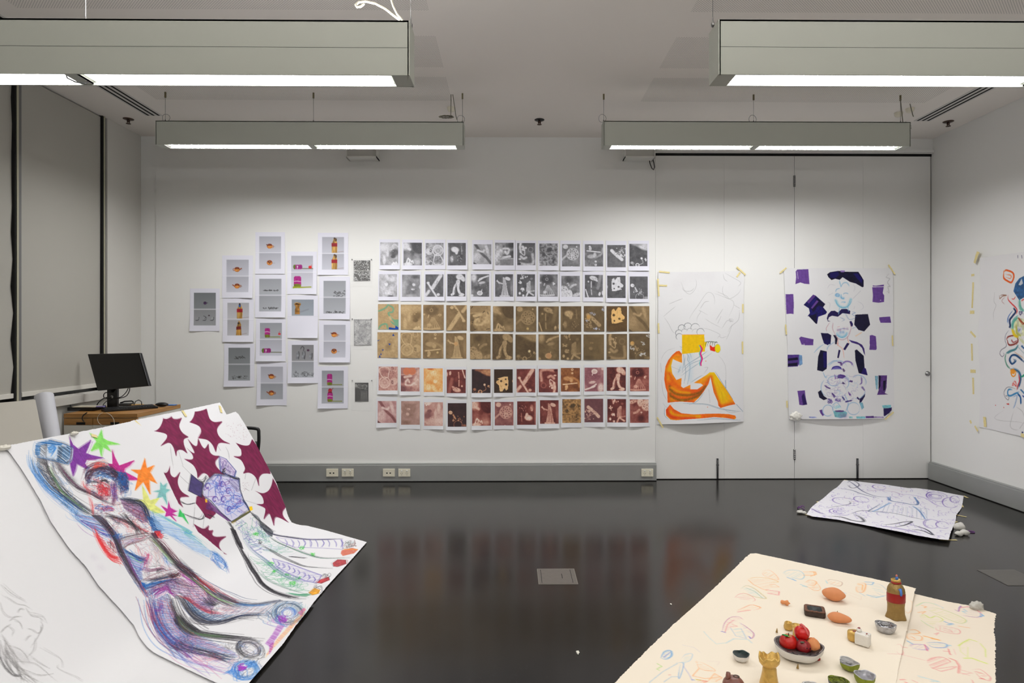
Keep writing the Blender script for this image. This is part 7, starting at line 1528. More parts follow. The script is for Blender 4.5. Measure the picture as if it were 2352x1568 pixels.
# --- right wall drawing
ya, yb2 = onX(2236, 700, XR).y, 1.9; za = onX(2248, 585, XR).z+0.12; zb2 = onX(2248, 985, XR).z-0.12
ya2 = onX(2250, 700, XR).y
def fnr(u, v): return XR-0.004-0.014*np.exp(-((u-ya2)/0.05)**2)*(0.6+0.4*np.sin(v*6))-0.003*(1+np.sin(u*5+v*3))+0*v, u+0*v, v+0*u
SR = Surf(fnr, ya+0.1, yb2, za, zb2, 0.0032); c = SR.canvas((226, 225, 226), 43); c.nm = 1.3; c.wm = .8
W = (178,176,176)
for p, cl, n, w in ((r1_((720,430),(760,415),(855,450),(875,520),(840,600),(780,580),(720,530),(720,430)), [(232,110,20),(214,60,20)], 12, 1.8), (r1_((750,470),(830,490),(820,540),(745,520)), (226,90,20), 3, 1.4), (r1_((650,820),(690,800),(760,805),(700,820),(660,855),(650,820)), [(110,70,60),(180,120,80)], 4, 1.4), (r1_((740,830),(690,890),(730,945)), (180,140,140), 3, 1.2),
                 (r1_((790,800),(790,870),(850,940),(910,1000),(930,1050),(915,1100)), (214,50,50), 5, 1.6), (r1_((840,860),(880,865),(905,820)), (214,60,50), 4, 1.4), (r1_((870,1000),(900,1060),(850,1130),(810,1190),(820,1280),(805,1310)), [(16,26,60),(30,60,110)], 12, 2.8), (r1_((850,1050),(790,1140),(780,1230)), (60,100,170), 5, 1.4), (r1_((960,1080),(1010,1060),(980,1110),(960,1060),(1020,1090)), (40,36,90), 3, 1.4),
                 (r1_((760,1490),(800,1450),(900,1440),(940,1500),(920,1568)), (130,40,30), 6, 1.8), (r1_((800,1350),(745,1430),(740,1520),(760,1568)), (90,96,120), 2, 1.1), (r2_((740,0),(760,100),(680,160),(655,220),(690,265),(725,230),(700,200)), (70,64,84), 2, 1.2), (r2_((770,0),(800,80),(880,70),(940,30)), (130,40,30), 7, 1.8), (r2_((840,0),(870,40),(930,10)), (150,40,40), 5, 1.6),
                 (r2_((940,90),(900,150),(820,180),(760,220)), (70,130,140), 9, 2.6), (r2_((755,220),(740,300),(770,400),(830,460)), [(110,160,140),(90,140,120)], 8, 2.2), (r2_((830,465),(900,470),(960,510),(985,590),(970,680),(940,760)), [(50,110,150),(40,80,120)], 10, 2.4), (r2_((1036,350),(960,280),(900,240),(840,250),(810,320),(850,380),(900,340),(880,310)), [(24,44,90),(40,100,150)], 12, 2.6),
                 (r2_((950,540),(965,640),(940,720),(925,790)), (190,40,50), 6, 1.5), (r2_((840,715),(900,650),(915,730),(870,680),(860,720),(900,690)), (222,60,50), 4, 1.5), (r2_((900,770),(830,745),(770,750),(725,820),(740,900),(790,945),(800,890),(750,880),(780,910)), (70,70,80), 2, 1.2), (r2_((850,770),(790,780),(785,850),(830,870),(900,840),(960,820)), [(40,110,180),(70,150,190)], 9, 2.2), (r2_((940,850),(980,900),(985,1000)), (30,90,150), 9, 2.8),
                 (r2_((850,910),(930,880),(900,1020),(870,1080)), (130,160,200), 5, 1.2), (r2_((990,780),(1036,840)), (50,110,160), 6, 2.4), (r2_((1020,880),(1036,900)), (30,50,140), 5, 2.4), (r2_((1000,100),(1036,130)), (40,90,150), 7, 2.4), (r2_((870,180),(960,240),(1036,290)), (200,150,110), 3, 1.2), (r2_((940,110),(1036,210)), (130,160,170), 3, 1), (r2_((1000,580),(1036,560)), (40,150,110), 7, 3)):
    c.sk(p, cl, n, w, 1.0, .8)
c.fill(r1_((900,620),(960,540),(1036,500),(1060,700),(1050,830),(960,880),(870,740)), (30,78,130), .9, var=.25); c.fill(r1_((950,640),(1000,540),(1020,620),(980,650)), (214,214,216), .9); c.sk(r1_((960,880),(980,1000),(1036,1060)), (90,170,150), 8, 2.6, 1.5, .75); c.sk(r1_((1000,890),(1036,870)), (214,60,50), 4, 1.6, 1, .8)
c.fill(r1_((930,1150),(860,1240),(850,1380),(930,1450),(1036,1440),(1060,1180)), (206,210,160), .7, var=.2); c.sk(r1_((930,1150),(870,1220),(855,1330)), [(80,160,150), (100,180,160)], 12, 3, 1.8, .75); c.sk(r1_((855,1340),(890,1430),(940,1460)), (230,200,40), 10, 3, 1.8, .8); c.sk(r1_((960,1170),(1010,1230),(1036,1250)), (160,70,40), 8, 3, 2, .75); c.sk(r1_((910,1240),(930,1380),(980,1440)), (170,170,50), 6, 1.8, 2, .7); c.fill(r1_((930,1290),(1010,1310),(1000,1400),(940,1380)), (214,216,220), .9); c.scrib(r1_((930,1310),(990,1320),(970,1380),(935,1370)), 4, (90,110,170), 1, .7)
c.sk(r1_((940,1460),(1036,1568)), (180,190,90), 4, 1.8, 3, .6)
c.fill(r2_((820,470),(870,450),(910,490),(880,540),(840,530)), (240,150,30), .9); c.sk(r2_((820,480),(850,560),(890,560),(915,490)), (236,140,20), 6, 1.8, 1, .8)
for p in (r2_((750,1090),(600,1190),(590,1240),(700,1270),(960,1290),(1036,1330)), r2_((900,1060),(850,1200),(820,1350),(880,1410),(1010,1420)), r2_((920,1050),(1010,1120),(1036,1200)), r2_((1036,1290),(970,1390)), r1_((580,760),(570,900),(600,960),(560,1080),(565,1200))): c.sk(p, (150,148,148), 2, .9, 1, .6)
for x, y in ((590,1025),(720,1060)): c.fill(ellp(r2_, x, y, 7, 9), (200,60,60), .8)
c.fill(r2_((755,1000),(800,995),(805,1020),(775,1015)), (200,50,40), .95); c.fill(ellp(r2_, 1012, 1450, 15, 14), (30,30,90), .9)
for x in (938, 1000): c.sk(r1_((x,180),(x+3,220)), (80,80,110), 3, 1.4, .6, .7)
ro_ = sheet('drawing_poster', SR, c, M['paper'], outline=[(2250, 592), (2300, 585), (2400, 572), (2520, 556), (2520, 1045), (2400, 1014), (2352, 1003), (2248, 980), (2252, 870), (2246, 757), (2252, 700)])
tag(ro_, 'white paper drawing of coloured faces and curls on the right wall', 'drawing', None)
tape(ro_, SR, (2346, 998), (2360, 1003), 0.03, 0.004); tape(ro_, SR, (2262, 957), (2264, 980), 0.03, 0.004); tape(ro_, SR, (2241, 978), (2248, 990), 0.018, 0.008); tape(ro_, SR, (2241, 604), (2249, 578), 0.03, 0.010)
# left-over tape column on the right wall
def fnw(u, v): return XR-0.0006+0*u+0*v, u+0*v, v+0*u
SW = Surf(fnw, 6.1, 3.5, 2.6, 0.5, 0.02)
for i, (a, b, lab) in enumerate((((2231, 632), (2238, 631), 'tiny piece of yellow tape below the top left corner of the right wall drawing'), ((2235.5, 648), (2233, 707), 'long torn strip of yellow tape left of the drawing on the right wall, upper'), ((2228, 717), (2238, 716.5), 'short flat piece of yellow tape below the long torn strip, right wall'), ((2229, 761), (2241, 774), 'slanted yellow tape piece at the tear in the right wall drawing'), ((2232, 789), (2233, 828), 'straight yellow tape strip midway down the right wall beside the drawing'),
        ((2229, 852), (2241, 852.5), 'wide flat yellow tape piece below the straight strip, right wall'), ((2235, 867), (2236, 905), 'thin pointed yellow tape strip low on the right wall'), ((2228, 965), (2231, 972), 'lowest small fleck of yellow tape on the right wall'))):
    o = tape(None, SW, a, b, 0.02 if i not in (2, 5) else 0.03, 0.0008, 'masking_tape'); tag(o, lab, 'tape', 'left-over masking tape on the right wall')
# --- purple floor drawing
def fnp(u, v): return u+0*v, v+0*u, 0.006+0.010*(np.sin(u*9)*np.sin(v*7)+1)*0.5+0.02*np.exp(-((u-3.1)**2+(v-4.35)**2)/0.25)
SF_ = Surf(fnp, 2.1, 4.12, 6.12, 4.2, 0.0032); c = SF_.canvas((228, 227, 234), 44); c.jm = .8; c.nm = 1.5; c.wm = .8; V1, V2 = (110,84,170), (150,130,196); G_ = (96,96,112); BB = (70,110,170)
rr_ = random.Random(4)
for _ in range(330):
    x, y = rr_.uniform(250, 1580), rr_.uniform(620, 1120); c.sk(ellp(f1, x, y, rr_.uniform(8, 38), rr_.uniform(4, 14), rr_.uniform(0, 3), rr_.uniform(3.5, 7), 9, .3), [V1, V2, (130,110,190)], 1, 1.1, .8, .6)
for _ in range(60):
    x, y = rr_.uniform(230, 760), rr_.uniform(640, 960); c.line(f1((x, y), (x+rr_.uniform(-16, 16), y+rr_.uniform(-5, 5))), V1, 1.6, .7, sm=False)
for cx, cy, rx, ry in ((1365,740,80,30),(1365,742,60,20),(1380,745,100,42),(1370,742,45,14),(1500,800,70,45),(1540,770,40,30),(500,885,90,26),(500,885,55,15),(500,885,30,8),(560,790,120,32),(700,770,70,25),(1330,990,70,40),(1430,1000,60,30),(860,660,60,20)): c.sk(ellp(f1, cx, cy, rx, ry, 0, 6.2, 14, .15), [V1, (90,60,160)], 3, 1.3, 1.2, .75)
for p, cl, n in ((f1((580,600),(640,640),(720,700),(830,740),(960,750)), [G_, (70,80,130)], 8), (f1((500,670),(620,690),(700,720),(860,760)), [G_, (70,80,130)], 8), (f1((700,700),(820,690),(980,700),(1100,740)), [(180,150,180)], 4), (f1((560,620),(620,600),(680,640),(620,670),(570,640)), G_, 6), (f1((960,740),(960,780),(1060,800),(1190,820),(1210,790),(1160,740)), [BB, NV], 7), (f1((940,750),(950,780)), BB, 6), (f1((1180,750),(1210,800)), BB, 6),
                 (f1((890,800),(770,870),(800,880),(960,890)), [BB, G_], 4), (f1((600,900),(720,870),(960,890),(1150,930),(1300,960)), G_, 5), (f1((1160,830),(1230,880),(1290,960)), [(90,140,190), BB], 8), (f1((960,800),(800,880)), (110,150,200), 6), (f1((400,920),(520,930),(620,960),(720,970),(690,930),(620,900)), (60,60,70), 9), (f1((890,1000),(1000,990),(1080,975),(1160,970),(1100,1000),(1000,1020)), (56,56,66), 10), (f1((1140,1040),(1240,1050),(1340,1090),(1280,1040),(1160,1000)), (60,60,76), 10), (f1((880,1010),(960,1020),(1120,1050),(1300,1090)), V1, 5),
                 (f1((240,850),(300,880),(380,910)), (70,50,130), 5), (f1((1000,720),(1150,730),(1280,760),(1400,830),(1560,830)), V2, 4), (f1((370,850),(500,830),(600,810),(590,780)), G_, 4)):
    c.sk(p, cl, n, 1.3, 1.8, .7)
for k in range(11): c.sk(f1((890+k*34, 800+k*6), (860+k*42, 850), (830+k*46, 890+k*7)), [(140,160,196), G_], 2, .9, 2, .55)
for k in range(9): c.sk(f1((620+k*12, 885+k*3), (640+k*14, 920)), (140,140,180), 1, .9, 1, .6)
c.smudge(f1((840,660),(1000,680),(1120,700)), (226,200,206), 8, .4); c.smudge(f1((560,760),(620,790)), (226,206,190), 8, .4)
pf = sheet('floor_drawing', SF_, c, M['paper'], outline=f1((540,597),(700,612),(920,637),(1120,668),(1190,668),(1400,695),(1622,738),(1612,800),(1600,850),(1555,910),(1548,970),(1500,1080),(1485,1136),(1400,1128),(1200,1095),(960,1045),(700,995),(500,955),(265,925),(205,905),(240,850),(300,800),(400,720),(480,660)), rough=0.3)
tag(pf, 'white sheet with purple swirls and pencil figure lying on the floor by the right wall', 'drawing')
def fn0(u, v): return u+0*v, v+0*u, 0.0015+0*u+0*v
SF0 = Surf(fn0, 1.9, 4.15, 6.15, 3.4, 0.02)
for a, b in ((f1((1595,810))[0], f1((1612,840))[0]), (f1((1530,980))[0], f1((1560,968))[0]), (f1((1400,1133))[0], f1((1560,1136))[0]), (f1((1550,908))[0], f1((1645,929))[0]), (f1((1620,738))[0], f1((1658,757))[0]), (f1((200,905))[0], f1((265,925))[0]), (f1((300,795))[0], f1((318,790))[0]), (f1((545,596))[0], f1((575,600))[0])):
    tape(pf, SF0, a, b, 0.018, 0.0006)
st_ = mat('white_stone', (206, 204, 198), 0.6, noise=0.12, nscale=25, bump=0.2); pvm = mat('purple_wire', (110, 62, 130), 0.5)
for k, (px, py, r, lab) in enumerate(((1837.5, 1179, .022, 'leftmost small white pebble at the left corner of the floor drawing'), (1847, 1180, .018, 'small white pebble touching the left corner of the floor drawing'), (2204.5, 1220, .032, 'tallest white stone of the cluster right of the floor drawing'), (2203, 1230, .026, 'flat white stone in front of the tall one, right of the floor drawing'), (2216, 1228, .030, 'white stone beside the small purple ring, right of the floor drawing'))):
    p = onZ(px, py, 0); rr = random.Random(k); ph = rr.uniform(0, 6)
    o = MB().blob((0,0,0), (r*1.15, r*.9, r*(1.0 if k == 2 else .62)), 18, fn=lambda d: 1+.1*math.sin(d.x*5+ph)+.08*math.sin(d.y*6-ph)).build('pebble', st_, loc=(p.x, p.y, r*(1.0 if k == 2 else .6))); tag(o, lab, 'stone', 'white stones around the floor drawing')
for px, py, lab in ((2229, 1222, 'small purple wire ring lying right of the white stones'), (1840, 1170, 'small purple wire curl behind the left pebbles')):
    p = onZ(px, py, 0); o = MB().tube([(.028*math.cos(t), .02*math.sin(t), .004+.012*(px < 2000)*(1+math.sin(t*2))) for t in np.linspace(0, 5.6, 18)], .0035, 6).build('wire_ring', pvm, loc=(p.x, p.y, 0.0)); tag(o, lab, 'wire')
# --- cream papers with the clay objects
def fnc(off, sd, lift=None):
    def fn(u, v):
        z = off+0.004*(1+np.sin(u*3.1+sd)*np.sin(v*2.7+sd))
        if lift is not None: z = z+lift(u, v)
        return u+0*v, v+0*u, z
    return fn
cA = onZ(2102, 1351, 0)
SCA = Surf(fnc(0.008, 0.5, lambda u, v: 0.016*np.exp(-((u-cA.x)**2+(v-cA.y)**2)/0.02)), 0.4, 2.45, 4.3, 1.95, 0.0031)
CR_ = (240, 229, 211); c = SCA.canvas(CR_, 45); c.jm = .75; c.nm = 1.1; c.wm = .62; c.om = .9
OG, LG, RS, BLc, AQ = (240,160,90), (206,214,110), (226,130,130), (100,160,214), (140,200,220)
def sketch(pl, f):
    for p, cl, n in pl: c.sk(f(*p), cl, n, 1.2, 0.9, .6, sm=len(p) > 4)
sketch([(((1560,340),(1650,320),(1780,330),(1900,370),(1800,380)), [OG,(226,190,90)], 5), (((1560,350),(1620,400),(1720,450),(1780,470)), OG, 5), (((1720,250),(1800,240),(1880,300),(1895,350),(1740,300),(1725,250)), (240,170,120), 4), (((1760,460),(1910,480),(1905,520),(1780,500)), RS, 7), (((1480,450),(1540,415),(1620,440),(1700,500),(1760,560),(1600,530),(1500,490)), [(214,196,100),AQ,(230,150,90)], 7), (((1540,440),(1640,480),(1720,550)), [BLc,LG], 6), (((1400,560),(1460,510),(1560,510),(1640,570),(1600,600)), RS, 4), (((1430,700),(1520,660),(1600,630),(1700,660),(1600,700)), [RS,OG], 5), (((1620,630),(1700,660)), OG, 5), (((1440,710),(1580,690)), (222,100,110), 5),
        (((1270,930),(1300,830),(1370,770),(1460,765),(1510,800)), [(222,110,130),(150,130,190)], 6), (((1300,940),(1330,850),(1400,800)), RS, 4), (((1460,830),(1540,880),(1620,950),(1610,1000),(1560,1010)), [(222,100,110),(110,110,200)], 6), (((1260,930),(1300,940)), (90,80,190), 6), (((1570,985),(1590,1010)), (80,80,200), 6), (((1360,890),(1420,980),(1540,1010),(1480,900)), (170,190,214), 4), (((1310,1060),(1400,1010),(1560,1020),(1600,1060)), (170,206,220), 4), (((1060,930),(1120,1000),(1200,1070),(1300,1060)), (160,206,222), 3), (((1380,850),(1440,870),(1360,880)), RS, 3),
        (((580,1230),(620,1160),(690,1145),(700,1200),(640,1240),(580,1230)), [(70,140,220),BLc], 9), (((610,1220),(680,1170)), (110,130,210), 5), (((800,1250),(850,1190),(930,1185),(900,1260),(800,1290)), (170,200,224), 4), (((760,1280),(830,1290),(790,1440),(770,1440),(790,1300)), [BLc,(150,180,220)], 5), (((450,1500),(600,1380),(760,1290)), (160,190,216), 4), (((610,1500),(700,1440),(780,1440)), (150,180,210), 3), (((830,1320),(900,1420),(930,1480)), (170,170,210), 3), (((535,1290),(590,1320),(530,1350),(560,1365)), (170,214,110), 4), (((975,1260),(1010,1350),(1160,1380),(1180,1360),(1060,1290),(975,1260)), (240,170,110), 3), (((1010,1350),(940,1430),(1080,1460),(1250,1440)), (240,160,90), 4), (((1110,1480),(1180,1400),(1270,1450),(1200,1490)), (244,190,140), 6), (((1100,1260),(1240,1270),(1220,1310)), (226,200,200), 2), (((980,1470),(1100,1490),(1060,1500)), [(240,130,60),(226,120,120)], 8), (((970,1470),(1030,1480)), (200,226,90), 5), (((820,1080),(960,1110),(1020,1160)), (210,206,214), 2), (((670,1420),(690,1418)), (200,90,90), 3), (((930,1470),(960,1480)), (110,130,214), 4),
        (((1950,270),(2020,240),(2140,250),(2190,300),(2160,340),(2080,330),(1980,300)), [BLc,AQ], 5), (((2000,320),(2100,360),(2060,340)), (110,170,220), 9), (((2180,260),(2300,260),(2310,300),(2180,300)), (244,170,100), 5), (((2150,400),(2230,430),(2170,420)), AQ, 7), (((2200,380),(2260,350),(2330,370),(2300,410),(2220,400)), OG, 4), (((2220,420),(2300,470),(2352,470)), OG, 4), (((1800,400),(1860,400),(1910,430),(1820,430)), OG, 4)], c1_)
sketch([(((0,110),(60,110),(70,140),(10,160)), (244,170,100), 6), (((0,210),(60,220),(120,290),(100,320),(30,310)), OG, 4), (((190,215),(240,200),(360,230),(330,275),(200,240)), [OG,(150,130,130)], 4), (((180,210),(200,240)), AQ, 5), (((530,240),(620,240),(630,280),(600,340),(530,330),(530,240)), OG, 7), (((540,250),(600,260),(590,320)), (244,180,110), 6), (((620,225),(720,230),(700,255),(630,250)), BLc, 7), (((700,240),(800,260),(880,350),(820,380),(740,340)), [(150,190,220),(160,170,190)], 4), (((640,370),(740,400),(830,385)), [AQ,BLc], 10), (((560,345),(620,385)), (130,180,220), 4), (((330,325),(410,355)), (130,180,220), 4), (((430,340),(580,390),(575,425),(440,370)), (232,200,180), 2), (((1070,415),(1150,450),(1140,540),(1100,575),(1070,540)), (244,180,120), 4), (((820,420),(860,430)), (244,200,170), 3), (((170,290),(200,295)), (130,150,210), 3), (((960,940),(1020,930),(1050,1010),(1010,1040),(970,1000)), (232,160,160), 3), (((880,1035),(1040,1040),(1080,1050)), (226,160,160), 2)], c2_)
for f, q, cl in ((c1_, ((1560,340),(1780,330),(1900,370),(1780,470),(1620,400)), OG), (c1_, ((1720,250),(1880,290),(1900,350),(1740,300)), OG), (c1_, ((1490,440),(1620,440),(1760,560),(1600,530)), AQ), (c1_, ((1780,460),(1915,480),(1905,520),(1780,500)), RS), (c1_, ((1410,540),(1560,510),(1640,570),(1500,580)), RS), (c1_, ((1440,700),(1600,640),(1690,660),(1560,700)), OG), (c1_, ((1280,920),(1310,820),(1400,760),(1500,790),(1400,830),(1340,920)), (214,130,160)), (c1_, ((1470,840),(1600,920),(1620,970),(1540,930)), (150,160,220)), (c1_, ((1380,890),(1500,900),(1560,1000),(1430,980)), AQ), (c1_, ((1950,270),(2140,250),(2190,300),(2090,350),(1990,310)), AQ), (c1_, ((2180,260),(2310,260),(2310,300),(2180,300)), OG), (c1_, ((2210,370),(2330,370),(2300,460),(2240,430)), OG), (c1_, ((800,1290),(860,1190),(930,1190),(890,1270)), AQ), (c1_, ((1110,1480),(1180,1400),(1280,1460),(1200,1500)), OG), (c1_, ((960,1260),(1180,1370),(1160,1390),(1010,1350)), OG), (c1_, ((1000,1470),(1110,1490),(1060,1506),(990,1500)), (226,110,90)), (c1_, ((590,1230),(620,1160),(690,1150),(690,1210),(640,1238)), BLc),
        (c2_, ((200,215),(360,230),(330,275),(205,245)), OG), (c2_, ((535,240),(630,240),(600,340),(530,330)), OG), (c2_, ((640,235),(800,260),(860,370),(740,340)), AQ), (c2_, ((640,370),(830,380),(700,410)), BLc), (c2_, ((10,215),(60,220),(115,300),(30,310)), OG)):
    c.hatch(f(*q), rr_.uniform(-50, 40), 3.6, cl, 1.1, .36, 1.2)
sa = sheet('floor_drawing', SCA, c, M['paper'], outline=[(1723, 1271), (1736, 1270), (1870, 1299), (2000, 1327), (2104, 1351), (2100, 1362), (2090, 1420), (2075, 1480), (2058, 1568), (2030, 1720), (1250, 1720), (1411, 1568), (1480, 1498), (1545, 1435), (1640, 1350), (1690, 1302), (1712, 1280)], rough=0.35)
tag(sa, 'cream paper on the floor with coloured pencil sketches, under most of the clay objects', 'drawing', 'cream floor papers')
SCB = Surf(fnc(0.002, 1.7), 1.15, 3.2, 3.7, 1.95, 0.0034); c = SCB.canvas((237, 225, 207), 46); c.nm = 1.1; c.wm = .62; c.jm = .75; c.om = .9
sketch([(((590,240),(680,200),(760,170),(900,190),(1000,240)), [LG,AQ], 5), (((760,270),(900,260),(1060,290),(1300,380),(1460,470),(1380,520),(1200,470),(1000,380),(800,290)), [(214,206,110),(170,206,180)], 5), (((710,220),(790,240),(760,260)), OG, 5), (((650,340),(780,320),(720,360)), OG, 5), (((680,400),(760,380),(860,430),(960,400),(1080,460),(1000,500)), [LG,(200,226,110)], 8), (((700,470),(800,540),(910,600)), [AQ,LG], 4), (((1090,490),(1160,520),(1240,530),(1150,545)), BLc, 6), (((930,190),(1080,260),(1060,270)), (170,200,220), 3), (((1280,290),(1340,320),(1350,260),(1380,230),(1330,300)), [(110,110,200),(222,110,130)], 6), (((1390,260),(1500,240),(1640,300),(1720,350)), (222,120,140), 5), (((1380,385),(1500,405),(1640,420),(1700,400),(1700,350)), [(210,90,130),(120,130,200)], 5), (((1710,360),(1760,390),(1700,410)), BLc, 9), (((1420,280),(1480,320),(1400,320),(1460,350)), AQ, 5),
        (((970,550),(1320,620),(1320,700),(980,640),(970,550)), RS, 4), (((1080,600),(1200,640),(1230,670),(1090,640)), RS, 3), (((1020,570),(1025,640)), RS, 2), (((920,700),(1000,680),(960,720)), RS, 3), (((1340,570),(1400,580),(1520,600)), OG, 4), (((490,630),(600,630),(680,680),(600,700),(490,690)), OG, 5), (((480,700),(490,780),(700,810),(710,740),(540,710)), OG, 5), (((550,750),(590,780)), OG, 5), (((740,735),(880,770),(1030,810),(880,780)), (240,150,50), 8), (((470,820),(560,870)), BLc, 8), (((500,910),(560,880),(700,880),(790,900),(830,960),(700,965),(560,940)), [(200,110,160),(120,140,210)], 5), (((800,850),(1000,850),(1140,880),(1100,930),(900,925),(800,860)), [BLc,(90,110,200)], 6), (((1110,890),(1210,900)), AQ, 7), (((760,880),(820,990)), (210,90,130), 5), (((1090,990),(1180,1000)), RS, 4), (((1160,950),(1190,1050),(1215,1050)), RS, 6), (((1250,960),(1290,1050)), (236,170,170), 3), (((1340,900),(1420,840),(1520,790),(1640,830)), (206,222,100), 7), (((1350,900),(1370,1000),(1490,1090),(1490,920)), (216,226,130), 4), (((1700,860),(1790,960),(1800,1090)), (214,226,130), 5), (((1420,1110),(1560,1110),(1700,1160),(1820,1200)), (206,226,90), 12),
        (((150,1035),(400,1050),(640,1110),(780,1150)), RS, 2), (((270,940),(300,890),(400,1000),(380,1050),(280,1000)), RS, 4), (((390,920),(470,935)), RS, 3), (((780,1170),(880,1110),(1040,1090),(1180,1150),(1190,1190)), RS, 5), (((880,1270),(1030,1330),(1200,1290),(1300,1250)), RS, 4), (((1180,1110),(1290,1150),(1350,1240),(1330,1360)), (222,100,100), 6), (((1350,1300),(1560,1360),(1400,1380)), RS, 3), (((1560,1310),(1700,1300),(1840,1400),(1880,1450),(1840,1490),(1700,1430),(1600,1340)), RS, 4), (((1650,1345),(1760,1375)), (222,90,90), 5), (((1700,1450),(1770,1460)), (222,90,90), 5), (((650,1410),(800,1450),(1000,1500),(860,1500)), [AQ,(190,206,214)], 6), (((350,1475),(430,1470)), (226,110,110), 5), (((430,1515),(480,1529)), (226,110,110), 5), (((560,1480),(640,1520)), RS, 3), (((1560,1480),(1580,1529)), RS, 3), (((1380,1360),(1520,1400)), RS, 3)], c6_)
for q, cl in ((((770,280),(900,270),(1300,390),(1450,470),(1380,515),(1000,380)), LG), (((680,390),(860,420),(1060,460),(900,560),(720,480)), LG), (((1400,260),(1520,250),(1700,350),(1690,400),(1400,390)), (190,170,206)), (((500,900),(700,880),(820,960),(600,950)), (190,150,200)), (((810,855),(1130,880),(1090,925),(900,920)), AQ), (((1420,830),(1560,800),(1500,900),(1380,960)), (214,226,120)), (((1570,1310),(1830,1400),(1860,1480),(1640,1380)), RS), (((980,560),(1310,620),(1310,690),(990,630)), (232,180,180)), (((660,1415),(1000,1500),(700,1460)), AQ), (((490,700),(540,705),(540,780),(490,780)), OG)):
    c.hatch(c6_(*q), rr_.uniform(-50, 40), 4, cl, 1.1, .36, 1.2)
c.hatch(c6_((780,1170),(900,1110),(1060,1090),(1190,1150),(1190,1220),(1100,1260),(900,1290)), -25, 3.0, [(224,120,120),(232,150,150)], 1.6, .6, 1); c.hatch(c6_((900,1270),(1030,1330),(1310,1240),(1180,1230)), -12, 7, RS, 1.3, .6, 1)
sb_ = sheet('floor_drawing', SCB, c, M['paper'], outline=[(2070, 1352), (2100, 1363), (2172, 1380), (2235, 1392), (2288, 1409), (2286, 1425), (2283, 1450), (2287, 1475), (2286, 1520), (2288, 1568), (2290, 1720), (1880, 1720), (1930, 1568), (1990, 1450), (2045, 1372)], rough=0.5)
tag(sb_, 'cream floor paper with red and yellow sketches and a torn right edge', 'drawing', 'cream floor papers')
# ---------------------------------------------------------------- clay objects on the cream papers
zt_ = 0.0155
def at(px, py): return onZ(px, py, zt_)
def pxm(p): return (p.y+p.x*0.0115)/F
terr = mat('terracotta', (214, 140, 92), 0.75, noise=0.10, nscale=18, bump=0.35, bscale=30); terr2 = mat('terracotta_orange', (222, 146, 92), 0.7, noise=0.10, nscale=18, bump=0.3, bscale=30)
char = mat('charred_clay', (60, 46, 38), 0.7, noise=0.35, nscale=30, bump=0.8, bscale=70)
gold = mat('gold_paint', (208, 170, 92), 0.36, metal=0.5, noise=0.22, nscale=26, bump=0.5, bscale=45)
golddk = mat('gold_dark', (150, 122, 70), 0.4, metal=0.5, noise=0.3, nscale=30, bump=0.4, bscale=50)
silv = mat('silver_foil', (190, 190, 194), 0.32, metal=0.75, noise=0.35, nscale=60, bump=1.0, bscale=110)
silw = mat('silver_white', (218, 216, 214), 0.5, metal=0.2, noise=0.06, nscale=30, bump=0.3, bscale=60)
dred = mat('deep_red', (150, 18, 14), 0.35, noise=0.15, bump=0.2, bscale=40); redm = mat('apple_red', (186, 24, 14), 0.4, noise=0.2, nscale=14, bump=0.3, bscale=40)
olive = mat('olive_green', (128, 140, 26), 0.6, noise=0.3, nscale=40, bump=0.7, bscale=80)
def wob(sd, a=.05, b=.04):
    return lambda r, z, t, i: (r*(1+a*math.sin(2*t+sd)+b*math.sin(3*t+sd*2+i)+.02*math.sin(7*t+i)), z)
def loaf(name, px, py, L_, w, h, rot, label, m, sd, nip=0):
    p = at(px, py)
    fn = lambda d: 1+.07*math.sin(d.x*4+sd)+.05*math.sin(d.y*5-sd)+(.12*max(0, d.x)**6 if nip else 0)
    o = MB().blob((0,0,0), (L_/2, w/2, h/2), 28, fn=fn).build(name, m, loc=(p.x, p.y, zt_+h/2-.003)); o.rotation_euler = (0, 0, rot)
    tag(o, label, 'clay object', 'terracotta clay lumps'); return o
loaf('clay_loaf', 1914, 1376, .118, .075, .062, -.55, 'larger terracotta clay loaf with a pointed end behind the dark square tray', terr, 1, 1)
loaf('clay_loaf', 1927, 1427, .108, .058, .046, -.5, 'smaller terracotta clay loaf in front of the tiny brown thorn', terr, 3)
p = at(1805, 1388); o = MB().blob((0,0,0), (.024, .010, .012), 14, fn=lambda d: 1+.25*math.sin(d.x*6)).build('clay_fragment', terr2, loc=(p.x, p.y, zt_+.010)); o.rotation_euler = (0, 0, -.5); tag(o, 'little orange clay fragment left of the dark square tray', 'clay object')
# charred square tray
p = onZ(1871, 1396, zt_+.028); o = empty('square_tray', (p.x, p.y, zt_-.002), 'dark charred square clay tray with a hollow, between fragment and loaves', 'tray', rz=-.38)
def sq(r, z, t, i): k = 1/max(abs(math.cos(t)), abs(math.sin(t))); k = 1+(min(k, 1.32)-1)*.95; return r*k*(1+.012*math.sin(9*t+i)), z+(.0015*math.sin(11*t+i*2) if i > 1 else 0)
MB().lathe([(.047, 0), (.049, .004), (.049, .025)], 48, sx=1.0, sy=.88, wob=sq).build('tray_body', char, o)
MB().lathe([(.049, .025), (.046, .029), (.034, .0275)], 48, sx=1.0, sy=.88, wob=sq).build('rim', mat('rim_crust', (112, 74, 54), 0.6, noise=0.5, nscale=70, bump=1.0, bscale=90), o, fix=False)
MB().lathe([(.034, .0275), (.031, .018), (.001, .017)], 48, sx=1.0, sy=.88, wob=sq).build('hollow', mat('tray_hollow', (44, 50, 50), 0.5, noise=0.3, nscale=40, bump=.6, bscale=60), o, fix=False)
rp = MB()
